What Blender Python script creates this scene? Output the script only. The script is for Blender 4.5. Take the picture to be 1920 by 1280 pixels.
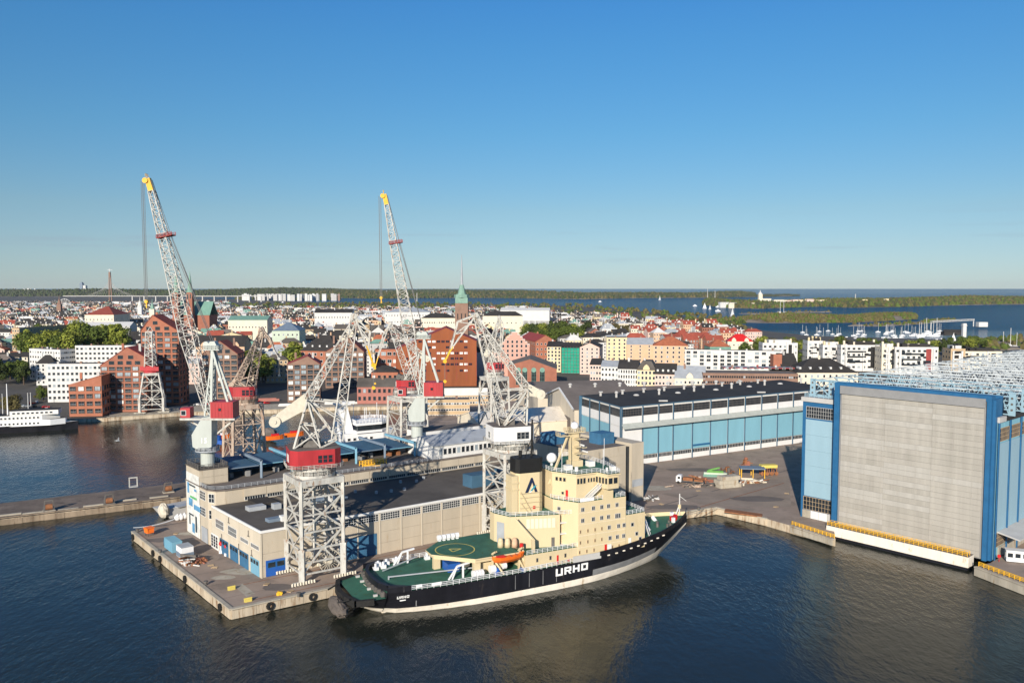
import bpy, math, random
from mathutils import Vector, geometry
R = random.Random(11)
sc = bpy.context.scene
for o in list(bpy.data.objects): bpy.data.objects.remove(o)
rad = math.radians
# ---------------------------------------------------------------- camera
FPX, CAMH, HOR = 1550.0, 80.0, 540.0          # focal length in photo pixels, height in m, horizon row
TH = math.atan((640-HOR)/FPX)
cam = bpy.data.objects.new('camera', bpy.data.cameras.new('camera'))
sc.collection.objects.link(cam)
cam.data.sensor_width = 36; cam.data.lens = FPX/1920*36
cam.data.clip_start = 1; cam.data.clip_end = 200000
cam.location = (0, 0, CAMH); cam.rotation_euler = (math.pi/2-TH, 0, 0)
sc.camera = cam
# ---------------------------------------------------------------- sky and sun
SUN_AZ, SUN_EL = 75.0, 20.0                   # direction the light travels on the ground (deg from +X), elevation
w = bpy.data.worlds.new('World'); sc.world = w; w.use_nodes = True
nt = w.node_tree; nt.nodes.clear()
sky = nt.nodes.new('ShaderNodeTexSky'); sky.sky_type = 'NISHITA'; sky.sun_disc = False
sky.sun_elevation = rad(SUN_EL); sky.altitude = 50; sky.air_density = 1.0; sky.dust_density = 0.0; sky.ozone_density = 4.0
# towards the sun is SUN_AZ+180; nishita rotation 0 = +Y, clockwise positive
sky.sun_rotation = rad(90-(SUN_AZ+180))
bg = nt.nodes.new('ShaderNodeBackground'); bg.inputs['Strength'].default_value = 0.0765
out = nt.nodes.new('ShaderNodeOutputWorld')
tint = nt.nodes.new('ShaderNodeMixRGB'); tint.blend_type = 'MULTIPLY'; tint.inputs[0].default_value = 1; tint.inputs[2].default_value = (.74, .98, 1.22, 1)   # white balance of the air
nt.links.new(sky.outputs[0], tint.inputs[1])
# air colour by height above the horizon, the same all round
tc = nt.nodes.new('ShaderNodeTexCoord'); sx = nt.nodes.new('ShaderNodeSeparateXYZ'); nt.links.new(tc.outputs['Generated'], sx.inputs[0])
rmp = nt.nodes.new('ShaderNodeValToRGB'); nt.links.new(sx.outputs['Z'], rmp.inputs[0])
e = rmp.color_ramp.elements; e[0].position = 0; e[0].color = (.82, .77, .85, 1); e[1].position = .36; e[1].color = (.56, 1.01, 1.1, 1)
for p_, c_ in ((.05, (.92, .79, .75, 1)), (.09, (.96, .83, .71, 1)), (.18, (.78, .93, .83, 1)), (.275, (.67, 1.0, .965, 1))): q_ = e.new(p_); q_.color = c_
grade = nt.nodes.new('ShaderNodeMixRGB'); grade.blend_type = 'MULTIPLY'; grade.inputs[0].default_value = 1
nt.links.new(tint.outputs[0], grade.inputs[1]); nt.links.new(rmp.outputs[0], grade.inputs[2]); # thin wisps of cloud low over the horizon
wm_ = nt.nodes.new('ShaderNodeMapping'); wm_.inputs['Scale'].default_value = (2.2, 2.2, 42); nt.links.new(tc.outputs['Generated'], wm_.inputs[0])
wn_ = nt.nodes.new('ShaderNodeTexNoise'); wn_.inputs['Scale'].default_value = 2.4; wn_.inputs['Detail'].default_value = 7; wn_.inputs['Roughness'].default_value = .62; nt.links.new(wm_.outputs[0], wn_.inputs[0])
wr_ = nt.nodes.new('ShaderNodeMapRange'); wr_.inputs['From Min'].default_value = .56; wr_.inputs['From Max'].default_value = .8; wr_.inputs['To Max'].default_value = .6; nt.links.new(wn_.outputs[0], wr_.inputs[0])
wz_ = nt.nodes.new('ShaderNodeValToRGB'); nt.links.new(sx.outputs['Z'], wz_.inputs[0]); e = wz_.color_ramp.elements; e[0].position = .015; e[0].color = (0, 0, 0, 1); e[1].position = .1; e[1].color = (0, 0, 0, 1); q_ = e.new(.045); q_.color = (1, 1, 1, 1)
wk_ = nt.nodes.new('ShaderNodeMath'); wk_.operation = 'MULTIPLY'; nt.links.new(wr_.outputs[0], wk_.inputs[0]); nt.links.new(wz_.outputs[0], wk_.inputs[1])
cl_ = nt.nodes.new('ShaderNodeMixRGB'); cl_.inputs[2].default_value = (3.4, 4.4, 5.4, 1); nt.links.new(wk_.outputs[0], cl_.inputs[0]); nt.links.new(grade.outputs[0], cl_.inputs[1]); nt.links.new(cl_.outputs[0], bg.inputs[0]); nt.links.new(bg.outputs[0], out.inputs[0])
sun = bpy.data.objects.new('sun', bpy.data.lights.new('sun', 'SUN')); sc.collection.objects.link(sun)
sun.data.energy = 5.0; sun.data.angle = rad(0.5); sun.data.color = (1.0, 0.91, 0.78)
ld = Vector((math.cos(rad(SUN_AZ))*math.cos(rad(SUN_EL)), math.sin(rad(SUN_AZ))*math.cos(rad(SUN_EL)), -math.sin(rad(SUN_EL))))
sun.rotation_euler = ld.to_track_quat('-Z', 'Y').to_euler()
sc.view_settings.view_transform = 'Standard'; sc.view_settings.look = 'None'
sc.view_settings.exposure = 0.31; sc.view_settings.gamma = 1.0
sc.render.engine = 'CYCLES'
# ---------------------------------------------------------------- photo geometry helpers
CT, ST = math.cos(TH), math.sin(TH)
def ray(x, y):
    u = (x-960)/FPX; v = (y-640)/FPX
    return (u, CT-v*ST, -(ST+v*CT))
def P(x, y, z=2.5):
    d = ray(x, y); t = (z-CAMH)/d[2]
    return Vector((t*d[0], t*d[1], z))
def PD(x, y, Y):
    d = ray(x, y); t = Y/d[1]
    return Vector((t*d[0], Y, CAMH+t*d[2]))
def PL(x, y, o, phi):                          # pixel ray met with the upright plane through o with ground direction phi
    n = (-math.sin(rad(phi)), math.cos(rad(phi))); d = ray(x, y)
    t = (o[0]*n[0]+o[1]*n[1])/(d[0]*n[0]+d[1]*n[1])
    return Vector((t*d[0], t*d[1], CAMH+t*d[2]))
def dirv(a): return Vector((math.cos(rad(a)), math.sin(rad(a)), 0))
# ---------------------------------------------------------------- mesh helpers
class MB:
    def __init__(s): s.v = []; s.f = []; s.m = []
    def face(s, pts, mi=0):
        n = len(s.v); s.v += [tuple(p) for p in pts]; s.f.append(list(range(n, n+len(pts)))); s.m.append(mi)
    def prism(s, poly, z0, z1, mi=0, top=None, bottom=True):
        n = len(poly); a = sum(poly[i][0]*poly[(i+1) % n][1]-poly[(i+1) % n][0]*poly[i][1] for i in range(n))
        if a < 0: poly = poly[::-1]
        b = len(s.v)
        s.v += [(p[0], p[1], z0) for p in poly]+[(p[0], p[1], z1) for p in poly]
        for i in range(n):
            j = (i+1) % n; s.f.append([b+i, b+j, b+n+j, b+n+i]); s.m.append(mi)
        s.f.append([b+n+i for i in range(n)]); s.m.append(mi if top is None else top)
        if bottom: s.f.append([b+n-1-i for i in range(n)]); s.m.append(mi)
        return s
    def box(s, x0, x1, y0, y1, z0, z1, mi=0, top=None):
        return s.prism([(x0, y0), (x1, y0), (x1, y1), (x0, y1)], z0, z1, mi, top)
    def bar(s, p, q, w=.3, mi=0, h=None, cap=False):
        p = Vector(p); q = Vector(q); d = q-p
        if d.length < 1e-6: return s
        d.normalize(); u = Vector((0, 0, 1)) if abs(d.z) < .95 else Vector((1, 0, 0))
        a = d.cross(u).normalized(); c = a.cross(d).normalized(); a = a*w/2; c = c*(h or w)/2
        b = len(s.v)
        for e in (p, q): s.v += [tuple(e+a+c), tuple(e-a+c), tuple(e-a-c), tuple(e+a-c)]
        for i in range(4):
            j = (i+1) % 4; s.f.append([b+i, b+j, b+4+j, b+4+i]); s.m.append(mi)
        if cap: s.f += [[b+3, b+2, b+1, b], [b+4, b+5, b+6, b+7]]; s.m += [mi, mi]
        return s
    def tube(s, p, q, r, r2=None, n=10, mi=0, cap=True):
        p = Vector(p); q = Vector(q); d = (q-p).normalized(); r2 = r if r2 is None else r2
        u = Vector((0, 0, 1)) if abs(d.z) < .95 else Vector((1, 0, 0))
        a = d.cross(u).normalized(); c = a.cross(d).normalized(); b = len(s.v)
        for e, rr in ((p, r), (q, r2)):
            for i in range(n):
                t = 2*math.pi*i/n; s.v.append(tuple(e+a*math.cos(t)*rr+c*math.sin(t)*rr))
        for i in range(n):
            j = (i+1) % n; s.f.append([b+j, b+i, b+n+i, b+n+j]); s.m.append(mi)
        if cap: s.f += [[b+i for i in range(n)], [b+n+n-1-i for i in range(n)]]; s.m += [mi, mi]
        return s
    def poly3(s, pts, thick, mi=0):            # planar outline given a thickness vector
        t = Vector(thick); a = [Vector(p) for p in pts]; n = len(a); b = len(s.v)
        s.v += [tuple(p) for p in a]+[tuple(p+t) for p in a]
        s.f.append([b+n-1-i for i in range(n)]); s.m.append(mi); s.f.append([b+n+i for i in range(n)]); s.m.append(mi)
        for i in range(n):
            j = (i+1) % n; s.f.append([b+i, b+j, b+n+j, b+n+i]); s.m.append(mi)
        return s
    def truss(s, p, q, a, b, n, side, w=.22, ch=.36, mi=0):   # four-chord lattice from p to q, half sizes a and b = (side, up)
        p = Vector(p); q = Vector(q); side = Vector(side).normalized(); d = (q-p).normalized(); up = side.cross(d).normalized()
        def c(t, k):
            hw = a[0]+(b[0]-a[0])*t; hh = a[1]+(b[1]-a[1])*t
            sx, uy = ((1, 1), (-1, 1), (-1, -1), (1, -1))[k]
            return p+(q-p)*t+side*hw*sx+up*hh*uy
        for k in range(4): s.bar(c(0, k), c(1, k), ch, mi)
        for i in range(n):
            t0, t1 = i/n, (i+1)/n
            for k in range(4):
                k2 = (k+1) % 4
                if (i+k) % 2: s.bar(c(t0, k), c(t1, k2), w, mi)
                else: s.bar(c(t0, k2), c(t1, k), w, mi)
                s.bar(c(t1, k), c(t1, k2), w*.8, mi)
        return s
    def rail(s, pts, hgt=1.1, step=1.6, w=.09, mi=0, rows=3, close=False):
        pts = [Vector(p) for p in pts]
        if close: pts.append(pts[0])
        for p, q in zip(pts, pts[1:]):
            n = max(1, round((q-p).length/step))
            for i in range(n+1):
                e = p.lerp(q, i/n); s.bar(e, e+Vector((0, 0, hgt)), w*1.1, mi)
            for r in range(1, rows+1):
                z = Vector((0, 0, hgt*r/rows)); s.bar(p+z, q+z, w, mi)
        return s
    def sphere(s, c, r, n=8, m=6, mi=0, sz=1):
        b = len(s.v)
        for i in range(m+1):
            a = math.pi*i/m
            for j in range(n):
                t = 2*math.pi*j/n; s.v.append((c[0]+r*math.sin(a)*math.cos(t), c[1]+r*math.sin(a)*math.sin(t), c[2]+r*sz*math.cos(a)))
        for i in range(m):
            for j in range(n):
                k = (j+1) % n; s.f.append([b+i*n+j, b+(i+1)*n+j, b+(i+1)*n+k, b+i*n+k]); s.m.append(mi)
        return s
    def mesh(s, name, mats, smooth=False):
        me = bpy.data.meshes.new(name); me.from_pydata(s.v, [], s.f)
        for m in (mats if isinstance(mats, (list, tuple)) else [mats]): me.materials.append(M[m] if isinstance(m, str) else m)
        me.polygons.foreach_set('material_index', s.m)
        if smooth: me.polygons.foreach_set('use_smooth', [True]*len(s.f))
        me.update(); return me
LINK = sc.collection.objects.link
def ob(name, data, parent=None, loc=None, rz=0, **kw):
    o = bpy.data.objects.new(name, data); LINK(o)
    if parent is not None: o.parent = parent
    if loc is not None: o.location = loc
    if rz: o.rotation_euler = (0, 0, rz)
    for k, v in kw.items(): o[k] = v
    return o
def part(name, mb, mats, parent, smooth=False, **kw):
    return ob(name, mb.mesh(name, mats, smooth), parent, **kw)
def thing(name, label, cat, loc=(0, 0, 0), rz=0, group=None):
    o = ob(name, None, None, loc, rz, label=label, category=cat)
    o.empty_display_size = .5
    if group: o['group'] = group
    return o
def single(name, mb, mats, label, cat, loc=(0, 0, 0), rz=0, group=None, smooth=False):
    o = ob(name, mb.mesh(name, mats, smooth), None, loc, rz, label=label, category=cat)
    if group: o['group'] = group
    return o
def struct(name, mb, mats, smooth=False, kind='structure', loc=(0, 0, 0)):
    return ob(name, mb.mesh(name, mats, smooth), None, loc, kind=kind)
def copy_tree(o, parent=None):
    c = o.copy(); LINK(c); c.parent = parent
    for ch in o.children: copy_tree(ch, c)
    return c
# ---------------------------------------------------------------- materials
M = {}
def mat(name, c, r=.75, var=.14, scl=.35, metal=0, streak=0, bump=0, spec=.3, dirt=None, dirt_amt=.0):
    m = bpy.data.materials.new(name); m.use_nodes = True; n = m.node_tree; b = n.nodes['Principled BSDF']
    b.inputs['Roughness'].default_value = r; b.inputs['Metallic'].default_value = metal
    b.inputs['Specular IOR Level'].default_value = spec
    g = n.nodes.new('ShaderNodeNewGeometry'); mp = n.nodes.new('ShaderNodeVectorMath'); mp.operation = 'MULTIPLY'
    mp.inputs[1].default_value = (1, 1, 1/(1+streak)); n.links.new(g.outputs['Position'], mp.inputs[0])
    t = n.nodes.new('ShaderNodeTexNoise'); t.inputs['Scale'].default_value = scl; t.inputs['Detail'].default_value = 6; t.inputs['Roughness'].default_value = .65
    n.links.new(mp.outputs[0], t.inputs['Vector'])
    rp = n.nodes.new('ShaderNodeValToRGB'); rp.color_ramp.elements[0].position = .3; rp.color_ramp.elements[1].position = .7
    rp.color_ramp.elements[0].color = tuple(x*(1-var) for x in c)+(1,); rp.color_ramp.elements[1].color = tuple(min(1, x*(1+var)) for x in c)+(1,)
    n.links.new(t.outputs[0], rp.inputs[0]); last = rp.outputs[0]
    if dirt:
        t2 = n.nodes.new('ShaderNodeTexNoise'); t2.inputs['Scale'].default_value = scl*2.3; t2.inputs['Detail'].default_value = 8; t2.inputs['Roughness'].default_value = .7
        n.links.new(mp.outputs[0], t2.inputs['Vector'])
        r2 = n.nodes.new('ShaderNodeValToRGB'); r2.color_ramp.elements[0].position = .62-dirt_amt; r2.color_ramp.elements[1].position = .72-dirt_amt*.6
        n.links.new(t2.outputs[0], r2.inputs[0])
        mx = n.nodes.new('ShaderNodeMixRGB'); mx.inputs[2].default_value = tuple(dirt)+(1,)
        n.links.new(r2.outputs[0], mx.inputs[0]); n.links.new(last, mx.inputs[1]); last = mx.outputs[0]
    n.links.new(last, b.inputs['Base Color'])
    if bump:
        bm = n.nodes.new('ShaderNodeBump'); bm.inputs['Strength'].default_value = bump; bm.inputs['Distance'].default_value = .1
        n.links.new(t.outputs[0], bm.inputs['Height']); n.links.new(bm.outputs[0], b.inputs['Normal'])
    M[name] = m; return m
for a in [
 ('asphalt', (.32, .25, .20), .95, .22, .06, 0, 0, .3, .2, (.225, .178, .142), .1), ('concrete', (.40, .36, .29), .9, .2, .3, 0, 3, .2, .2, (.26, .17, .09), .06),
 ('quay_face', (.50, .42, .31), .9, .25, .3, 0, 5, .2, .2, (.22, .13, .07), .12), ('beige_wall', (.485, .42, .325), .85, .1, .25, 0, 6, 0, .2, (.40, .31, .21), .03),
 ('cream_wall', (.56, .495, .39), .85, .08, .3, 0, 4), ('roof_felt', (.10, .088, .076), .9, .3, .08, 0, 0, .2), ('roof_dark', (.036, .033, .031), .9, .3, .06, 0, 0, .1),
 ('roof_brown', (.16, .135, .118), .9, .2, .1), ('white', (.70, .69, .66), .6, .06, .4, 0, 4), ('white_panel', (.72, .71, .69), .6, .05, .3, 0, 4),
 ('blue_door', (.045, .14, .25), .6, .15, .5), ('deep_blue', (.022, .115, .25), .5, .12, .4), ('vivid_blue', (.02, .10, .38), .5, .1, .4),
 ('sky_blue', (.20, .41, .50), .6, .06, .25, 0, 4), ('pale_blue', (.27, .41, .485), .6, .05, .2, 0, 3), ('mid_blue', (.17, .36, .47), .6, .06, .3, 0, 3),
 ('steel_blue_roof', (.05, .115, .18), .7, .2, .2), ('canopy_grey', (.40, .42, .38), .7, .12, .4),
 ('crane_white', (.47, .46, .42), .6, .22, .5, 0, 2, 0, .3, (.27, .17, .11), .085), ('crane_rust', (.42, .33, .26), .7, .25, .6, 0, 2, 0, .3, (.22, .10, .05), .1),
 ('crane_grey', (.44, .47, .435), .5, .08, .4, 0, 3), ('crane_red', (.38, .03, .036), .5, .2, .35, 0, 3, 0, .35, (.30, .04, .03), .04), ('crane_yellow', (.75, .42, .03), .5, .15, .6),
 ('machinery', (.12, .11, .10), .7, .3, .8), ('rust', (.26, .11, .05), .85, .3, .8), ('cable', (.12, .12, .12), .5, .1, 1),
 ('glass', (.02, .026, .032), .12, .3, .2, 0, 0, 0, .6), ('pane_light', (.30, .35, .38), .2, .3, .15, 0, 0, 0, .6), ('curtain_white', (.7, .68, .63), .7, .2, .1),
 ('hull_black', (.012, .012, .016), .45, .4, .3, 0, 4, 0, .3, (.045, .036, .032), .02), ('hull_white', (.76, .69, .58), .6, .12, .3, 0, 3, 0, .3, (.42, .28, .15), .03), ('hull_grey', (.22, .22, .22), .6, .15, .4),
 ('ship_cream', (.61, .50, .31), .55, .05, .3, 0, 5, 0, .3, (.52, .41, .24), .03), ('deck_green', (.04, .135, .085), .7, .25, .25, 0, 0, 0, .3, (.05, .09, .03), .05), ('helideck', (.04, .13, .085), .7, .25, .3, 0, 0, 0, .3, (.05, .09, .03), .08),
 ('paint_yellow', (.62, .5, .12), .6, .1, 1), ('orange', (.85, .17, .02), .5, .08, .6), ('red', (.55, .02, .02), .5, .1, .6), ('letter_white', (.82, .82, .8), .6, .02, 1),
 ('logo_navy', (.012, .022, .06), .5, .05, 1), ('logo_teal', (.05, .28, .34), .5, .05, 1), ('black', (.012, .012, .012), .6, .2, .6), ('rubber', (.02, .019, .018), .9, .3, 1), ('canvas', (.12, .10, .085), .95, .3, .6, 0, 0, .5),
 ('pale_canvas', (.58, .53, .43), .9, .12, .8), ('grey_curtain_b', (.355, .335, .295), .85, .16, .45, 0, 14, .05, .2, (.33, .305, .275), .08), ('grey_curtain_c', (.40, .382, .345), .85, .1, .5, 0, 14, .05, .2, (.39, .37, .34), .05), ('grey_curtain', (.375, .353, .312), .85, .13, .45, 0, 14, .05, .2, (.38, .355, .32), .06), ('grey_box', (.25, .25, .25), .7, .1, .4),
 ('brick_red', (.31, .125, .082), .9, .14, .25), ('brick_orange', (.36, .14, .085), .9, .14, .25), ('brick_brown', (.25, .155, .115), .9, .14, .25), ('brick_pink', (.36, .15, .12), .9, .12, .25),
 ('corten', (.25, .075, .028), .8, .2, .1, 0, 6), ('tile_red', (.30, .07, .045), .85, .2, .3), ('tile_orange', (.38, .12, .06), .85, .2, .3), ('roof_maroon', (.28, .05, .045), .8, .15, .3),
 ('metal_grey', (.36, .38, .40), .5, .15, .25), ('metal_green', (.16, .30, .24), .7, .15, .3), ('metal_bluegrey', (.17, .22, .28), .6, .15, .25), ('copper', (.20, .33, .265), .7, .18, .5),
 ('pl_cream', (.70, .62, .48), .9, .08, .2), ('pl_yellow', (.66, .54, .33), .9, .08, .2), ('pl_white', (.60, .59, .565), .9, .06, .2), ('pl_pink', (.64, .46, .39), .9, .08, .2), ('pl_peach', (.60, .40, .26), .9, .08, .2),
 ('pl_grey', (.46, .45, .43), .9, .1, .2), ('pl_salmon', (.58, .33, .26), .9, .08, .2), ('pl_tan', (.48, .35, .21), .9, .1, .2), ('pl_mint', (.48, .55, .44), .9, .08, .2), ('net_green', (.012, .27, .18), .8, .25, .2),
 ('bark', (.09, .065, .045), .95, .3, 1), ('city_ground', (.10, .09, .078), .95, .25, .03), ('rock', (.21, .175, .14), .95, .35, .03), ('shore', (.30, .25, .19), .95, .3, .02), ('snow_plastic', (.76, .76, .76), .5, .03, 1), ('truss_white', (.52, .56, .57), .6, .15, .4, 0, 0, 0, .3, (.32, .33, .32), .04)]:
    mat(*a)
def leafmat(name, c):
    m = mat(name, c, .8, .45, .16, 0, 0, 0, .15); b = m.node_tree.nodes['Principled BSDF']
    b.inputs['Subsurface Weight'].default_value = 0
leafmat('leaf_lime', (.20, .225, .035)); leafmat('leaf_mid', (.085, .115, .022)); leafmat('leaf_dark', (.05, .068, .018)); leafmat('leaf_olive', (.115, .098, .038))
leafmat('forest_far', (.055, .062, .03)); leafmat('heath', (.12, .115, .055))
# water: dark body, wind ripples as relief
def water():
    m = bpy.data.materials.new('water'); m.use_nodes = True; n = m.node_tree; b = n.nodes['Principled BSDF']
    b.inputs['Base Color'].default_value = (.017, .02, .015, 1); b.inputs['Roughness'].default_value = .1; b.inputs['IOR'].default_value = 1.333
    g = n.nodes.new('ShaderNodeNewGeometry'); prev = None
    sp = n.nodes.new('ShaderNodeSeparateXYZ'); n.links.new(g.outputs['Position'], sp.inputs[0])      # rougher open sea beyond the sheltered harbour
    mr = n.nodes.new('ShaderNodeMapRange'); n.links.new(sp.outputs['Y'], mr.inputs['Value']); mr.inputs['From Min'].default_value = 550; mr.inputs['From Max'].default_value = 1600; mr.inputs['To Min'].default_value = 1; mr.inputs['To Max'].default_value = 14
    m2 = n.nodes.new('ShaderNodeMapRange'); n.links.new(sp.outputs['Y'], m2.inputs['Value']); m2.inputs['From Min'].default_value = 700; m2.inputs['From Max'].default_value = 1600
    cx_ = n.nodes.new('ShaderNodeMixRGB'); cx_.inputs[1].default_value = (.017, .02, .015, 1); cx_.inputs[2].default_value = (.0, .085, .19, 1); n.links.new(m2.outputs[0], cx_.inputs[0]); n.links.new(cx_.outputs[0], b.inputs['Base Color'])  # far body coloured bluer in place of the high sky it would reflect
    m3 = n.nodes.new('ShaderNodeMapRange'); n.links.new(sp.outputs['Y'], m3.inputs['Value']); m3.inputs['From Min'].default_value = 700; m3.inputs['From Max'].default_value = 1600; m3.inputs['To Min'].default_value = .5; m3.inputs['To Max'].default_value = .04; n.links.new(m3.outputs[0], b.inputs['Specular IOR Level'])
    m4 = n.nodes.new('ShaderNodeMapRange'); n.links.new(sp.outputs['Y'], m4.inputs['Value']); m4.inputs['From Min'].default_value = 700; m4.inputs['From Max'].default_value = 1600; m4.inputs['To Min'].default_value = 1.333; m4.inputs['To Max'].default_value = 1.018; n.links.new(m4.outputs[0], b.inputs['IOR'])     # low-sky mirroring weakened outright, standing in for steep wind waves
    wn = n.nodes.new('ShaderNodeTexNoise'); wn.inputs['Scale'].default_value = .012; wn.inputs['Detail'].default_value = 4; wv = n.nodes.new('ShaderNodeMapping'); wv.inputs['Rotation'].default_value = (0, 0, rad(-30)); wv.inputs['Scale'].default_value = (.6, 2.2, 1)
    n.links.new(g.outputs['Position'], wv.inputs['Vector']); n.links.new(wv.outputs[0], wn.inputs['Vector'])      # wind lanes: calmer and rougher patches
    wr = n.nodes.new('ShaderNodeMapRange'); wr.inputs['From Min'].default_value = .32; wr.inputs['From Max'].default_value = .68; wr.inputs['To Min'].default_value = .45; wr.inputs['To Max'].default_value = 1.35; n.links.new(wn.outputs[0], wr.inputs['Value'])
    wmul = n.nodes.new('ShaderNodeMath'); wmul.operation = 'MULTIPLY'; n.links.new(wr.outputs[0], wmul.inputs[0]); n.links.new(mr.outputs[0], wmul.inputs[1])
    for s, st, dist, stretch in ((1.9, .7, .11, (1, .4, 1)), (.62, .75, .30, (.9, .4, 1)), (.035, .35, 1.6, (1, .7, 1))):
        vm = n.nodes.new('ShaderNodeMapping'); vm.inputs['Rotation'].default_value = (0, 0, rad(24)); vm.inputs['Scale'].default_value = stretch
        n.links.new(g.outputs['Position'], vm.inputs['Vector'])
        t = n.nodes.new('ShaderNodeTexNoise'); t.inputs['Scale'].default_value = s; t.inputs['Detail'].default_value = 4; t.inputs['Roughness'].default_value = .55
        n.links.new(vm.outputs[0], t.inputs['Vector'])
        bm = n.nodes.new('ShaderNodeBump'); bm.inputs['Strength'].default_value = st; bm.inputs['Distance'].default_value = dist
        ml = n.nodes.new('ShaderNodeMath'); ml.operation = 'MULTIPLY'; ml.inputs[1].default_value = dist; n.links.new(wmul.outputs[0], ml.inputs[0]); n.links.new(ml.outputs[0], bm.inputs['Distance'])
        n.links.new(t.outputs[0], bm.inputs['Height'])
        if prev: n.links.new(prev.outputs[0], bm.inputs['Normal'])
        prev = bm
    n.links.new(prev.outputs[0], b.inputs['Normal']); M['water'] = m
water()
# ---------------------------------------------------------------- shared small pieces
_wc = {}
def window_mesh(w, h, frame='white', pane='glass', nx=1, ny=1, fw=.12, fd=.1, bal=False):
    k = (round(w, 2), round(h, 2), frame, pane, nx, ny, fd, bal)
    if k not in _wc:
        b = MB(); b.box(-w/2, w/2, -.04, 0.02, 0, h, 1)
        b.box(-w/2-fw, -w/2, -fd, .02, -fw, h+fw, 0); b.box(w/2, w/2+fw, -fd, .02, -fw, h+fw, 0)
        b.box(-w/2, w/2, -fd, .02, -fw, 0, 0); b.box(-w/2, w/2, -fd, .02, h, h+fw, 0)
        if bal:
            b.box(-w/2, w/2, -fd*.8, -fd*.7, h*.4, h*.45, 2)
            for i in range(6): b.box(-w/2+w*(i+.5)/6-.03, -w/2+w*(i+.5)/6+.03, -fd*.8, -fd*.7, 0, h*.4, 2)
        for i in range(1, nx): b.box(-w/2+w*i/nx-.045, -w/2+w*i/nx+.045, -.08, .02, 0, h, 0)
        for i in range(1, ny): b.box(-w/2, w/2, -.075, .02, h*i/ny-.045, h*i/ny+.045, 0)
        _wc[k] = b.mesh('window', [frame, pane, 'metal_grey'])
    return _wc[k]
def put_window(parent, p, ang, w, h, frame='white', pane='glass', nx=1, ny=1, name='window'):
    # p is the sill centre (in the parent's space), ang the outward normal direction in radians
    return ob(name, window_mesh(w, h, frame, pane, nx, ny), parent, p, ang+math.pi/2)
def panel_mesh(w, h, t, mats):
    k = ('p', round(w, 2), round(h, 2), round(t, 2), mats)
    if k not in _wc: _wc[k] = MB().box(-w/2, w/2, -t, 0, 0, h).mesh('panel', mats)
    return _wc[k]
def put_panel(name, parent, p, ang, w, h, m, t=.12):
    return ob(name, panel_mesh(w, h, t, m), parent, p, ang+math.pi/2)
def text_mesh(s, size, m, ext=.04, bold=0.0, xs=1.0):
    c = bpy.data.curves.new('t', 'FONT'); c.body = s; c.size = size; c.extrude = ext; c.offset = bold; c.align_x = 'CENTER'; c.resolution_u = 2
    o = bpy.data.objects.new('t', c); LINK(o); bpy.context.view_layer.update()
    me = bpy.data.meshes.new_from_object(o.evaluated_get(bpy.context.evaluated_depsgraph_get()))
    bpy.data.objects.remove(o); me.name = 'lettering'; me.materials.clear(); me.materials.append(M[m])
    for v in me.vertices: v.co.x *= xs
    return me
# ================================================================ SEA, PIERS, GROUND
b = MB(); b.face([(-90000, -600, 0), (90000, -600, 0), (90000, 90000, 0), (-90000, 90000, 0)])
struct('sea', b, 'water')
def flat(name, pts, z0, z1, side, top, kind='structure'):
    b = MB(); n = len(pts); pts = [Vector((p[0], p[1], 0)) for p in pts]
    a = sum(pts[i].x*pts[(i+1) % n].y-pts[(i+1) % n].x*pts[i].y for i in range(n))
    if a < 0: pts = pts[::-1]
    for i in range(n):
        p, q = pts[i], pts[(i+1) % n]; b.face([(p.x, p.y, z0), (q.x, q.y, z0), (q.x, q.y, z1), (p.x, p.y, z1)], 0)
    for t in geometry.tessellate_polygon([pts]):
        p, q, r = [pts[i] for i in t]
        if (q-p).cross(r-p).z < 0: q, r = r, q
        b.face([(p.x, p.y, z1), (q.x, q.y, z1), (r.x, r.y, z1)], 1)
    return struct(name, b, [side, top], kind=kind)
# warehouse frame: corner, long direction, cross direction (measured angles)
WC = Vector((-67.2, 217.1, 0)); WU = dirv(35.6); WV = dirv(130.4)
def Wp(u, v, z=0): return WC+WU*u+WV*v+Vector((0, 0, z))
A0 = P(248, 996); B0 = P(433, 1142); C2 = P(1290, 958); C3 = P(1343, 951); C4 = P(1437, 972); C5 = P(1483, 985); C6 = P(1562, 1011)
HU = dirv(-48.8); HV = dirv(41.2)               # dock hall: across the door, into the hall
D0 = Vector((105.3, 264.9, 0))                  # foot of the door's left edge
def Hp(u, v, z=0): return D0+HU*u+HV*v+Vector((0, 0, z))
EASTP = Hp(44.5+60, -6); 
pier = flat('shipyard_pier', [A0, B0, C2, C3, C4, C5, C6+HV*1.5, Hp(-2, 2.5), Hp(-2, 60), Hp(46, 60), Hp(46.5, -1.0), P(1828, 1062), P(1925, 1099), Hp(150, 30), Hp(150, 330), Hp(-60, 330), P(1100, 742), P(760, 765), P(735, 805, 2.5), Wp(12, 91), Wp(9, 79)], -4, 2.5, 'quay_face', 'asphalt')
def quay_blocks(p, q, step, z0=.2, z1=2.3, t=.3, m='quay_face', par=pier, cm='concrete'):
    d = (q-p); d.z = 0; n = max(1, int(d.length/step)); ang = math.atan2(d.y, d.x)
    w = d.length/n; me = MB().box(-w/2+.05, w/2-.05, -t, .0, z0, z1).mesh('quay_block', m)
    mc = MB().box(-w/2+.02, w/2-.02, -t-.1, .7, 2.38, 2.72).mesh('coping', cm)
    for i in range(n):
        c = p+d*((i+.5)/n); ob('quay_block', me, par, (c.x, c.y, R.uniform(-.12, .05)), ang)
        ob('coping_stone', mc, par, (c.x, c.y, R.uniform(-.02, .02)), ang)
quay_blocks(A0, B0, 6.0); quay_blocks(B0, C2, 6.0); quay_blocks(C2, C3, 5.5); quay_blocks(C3, C4, 6)
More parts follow.
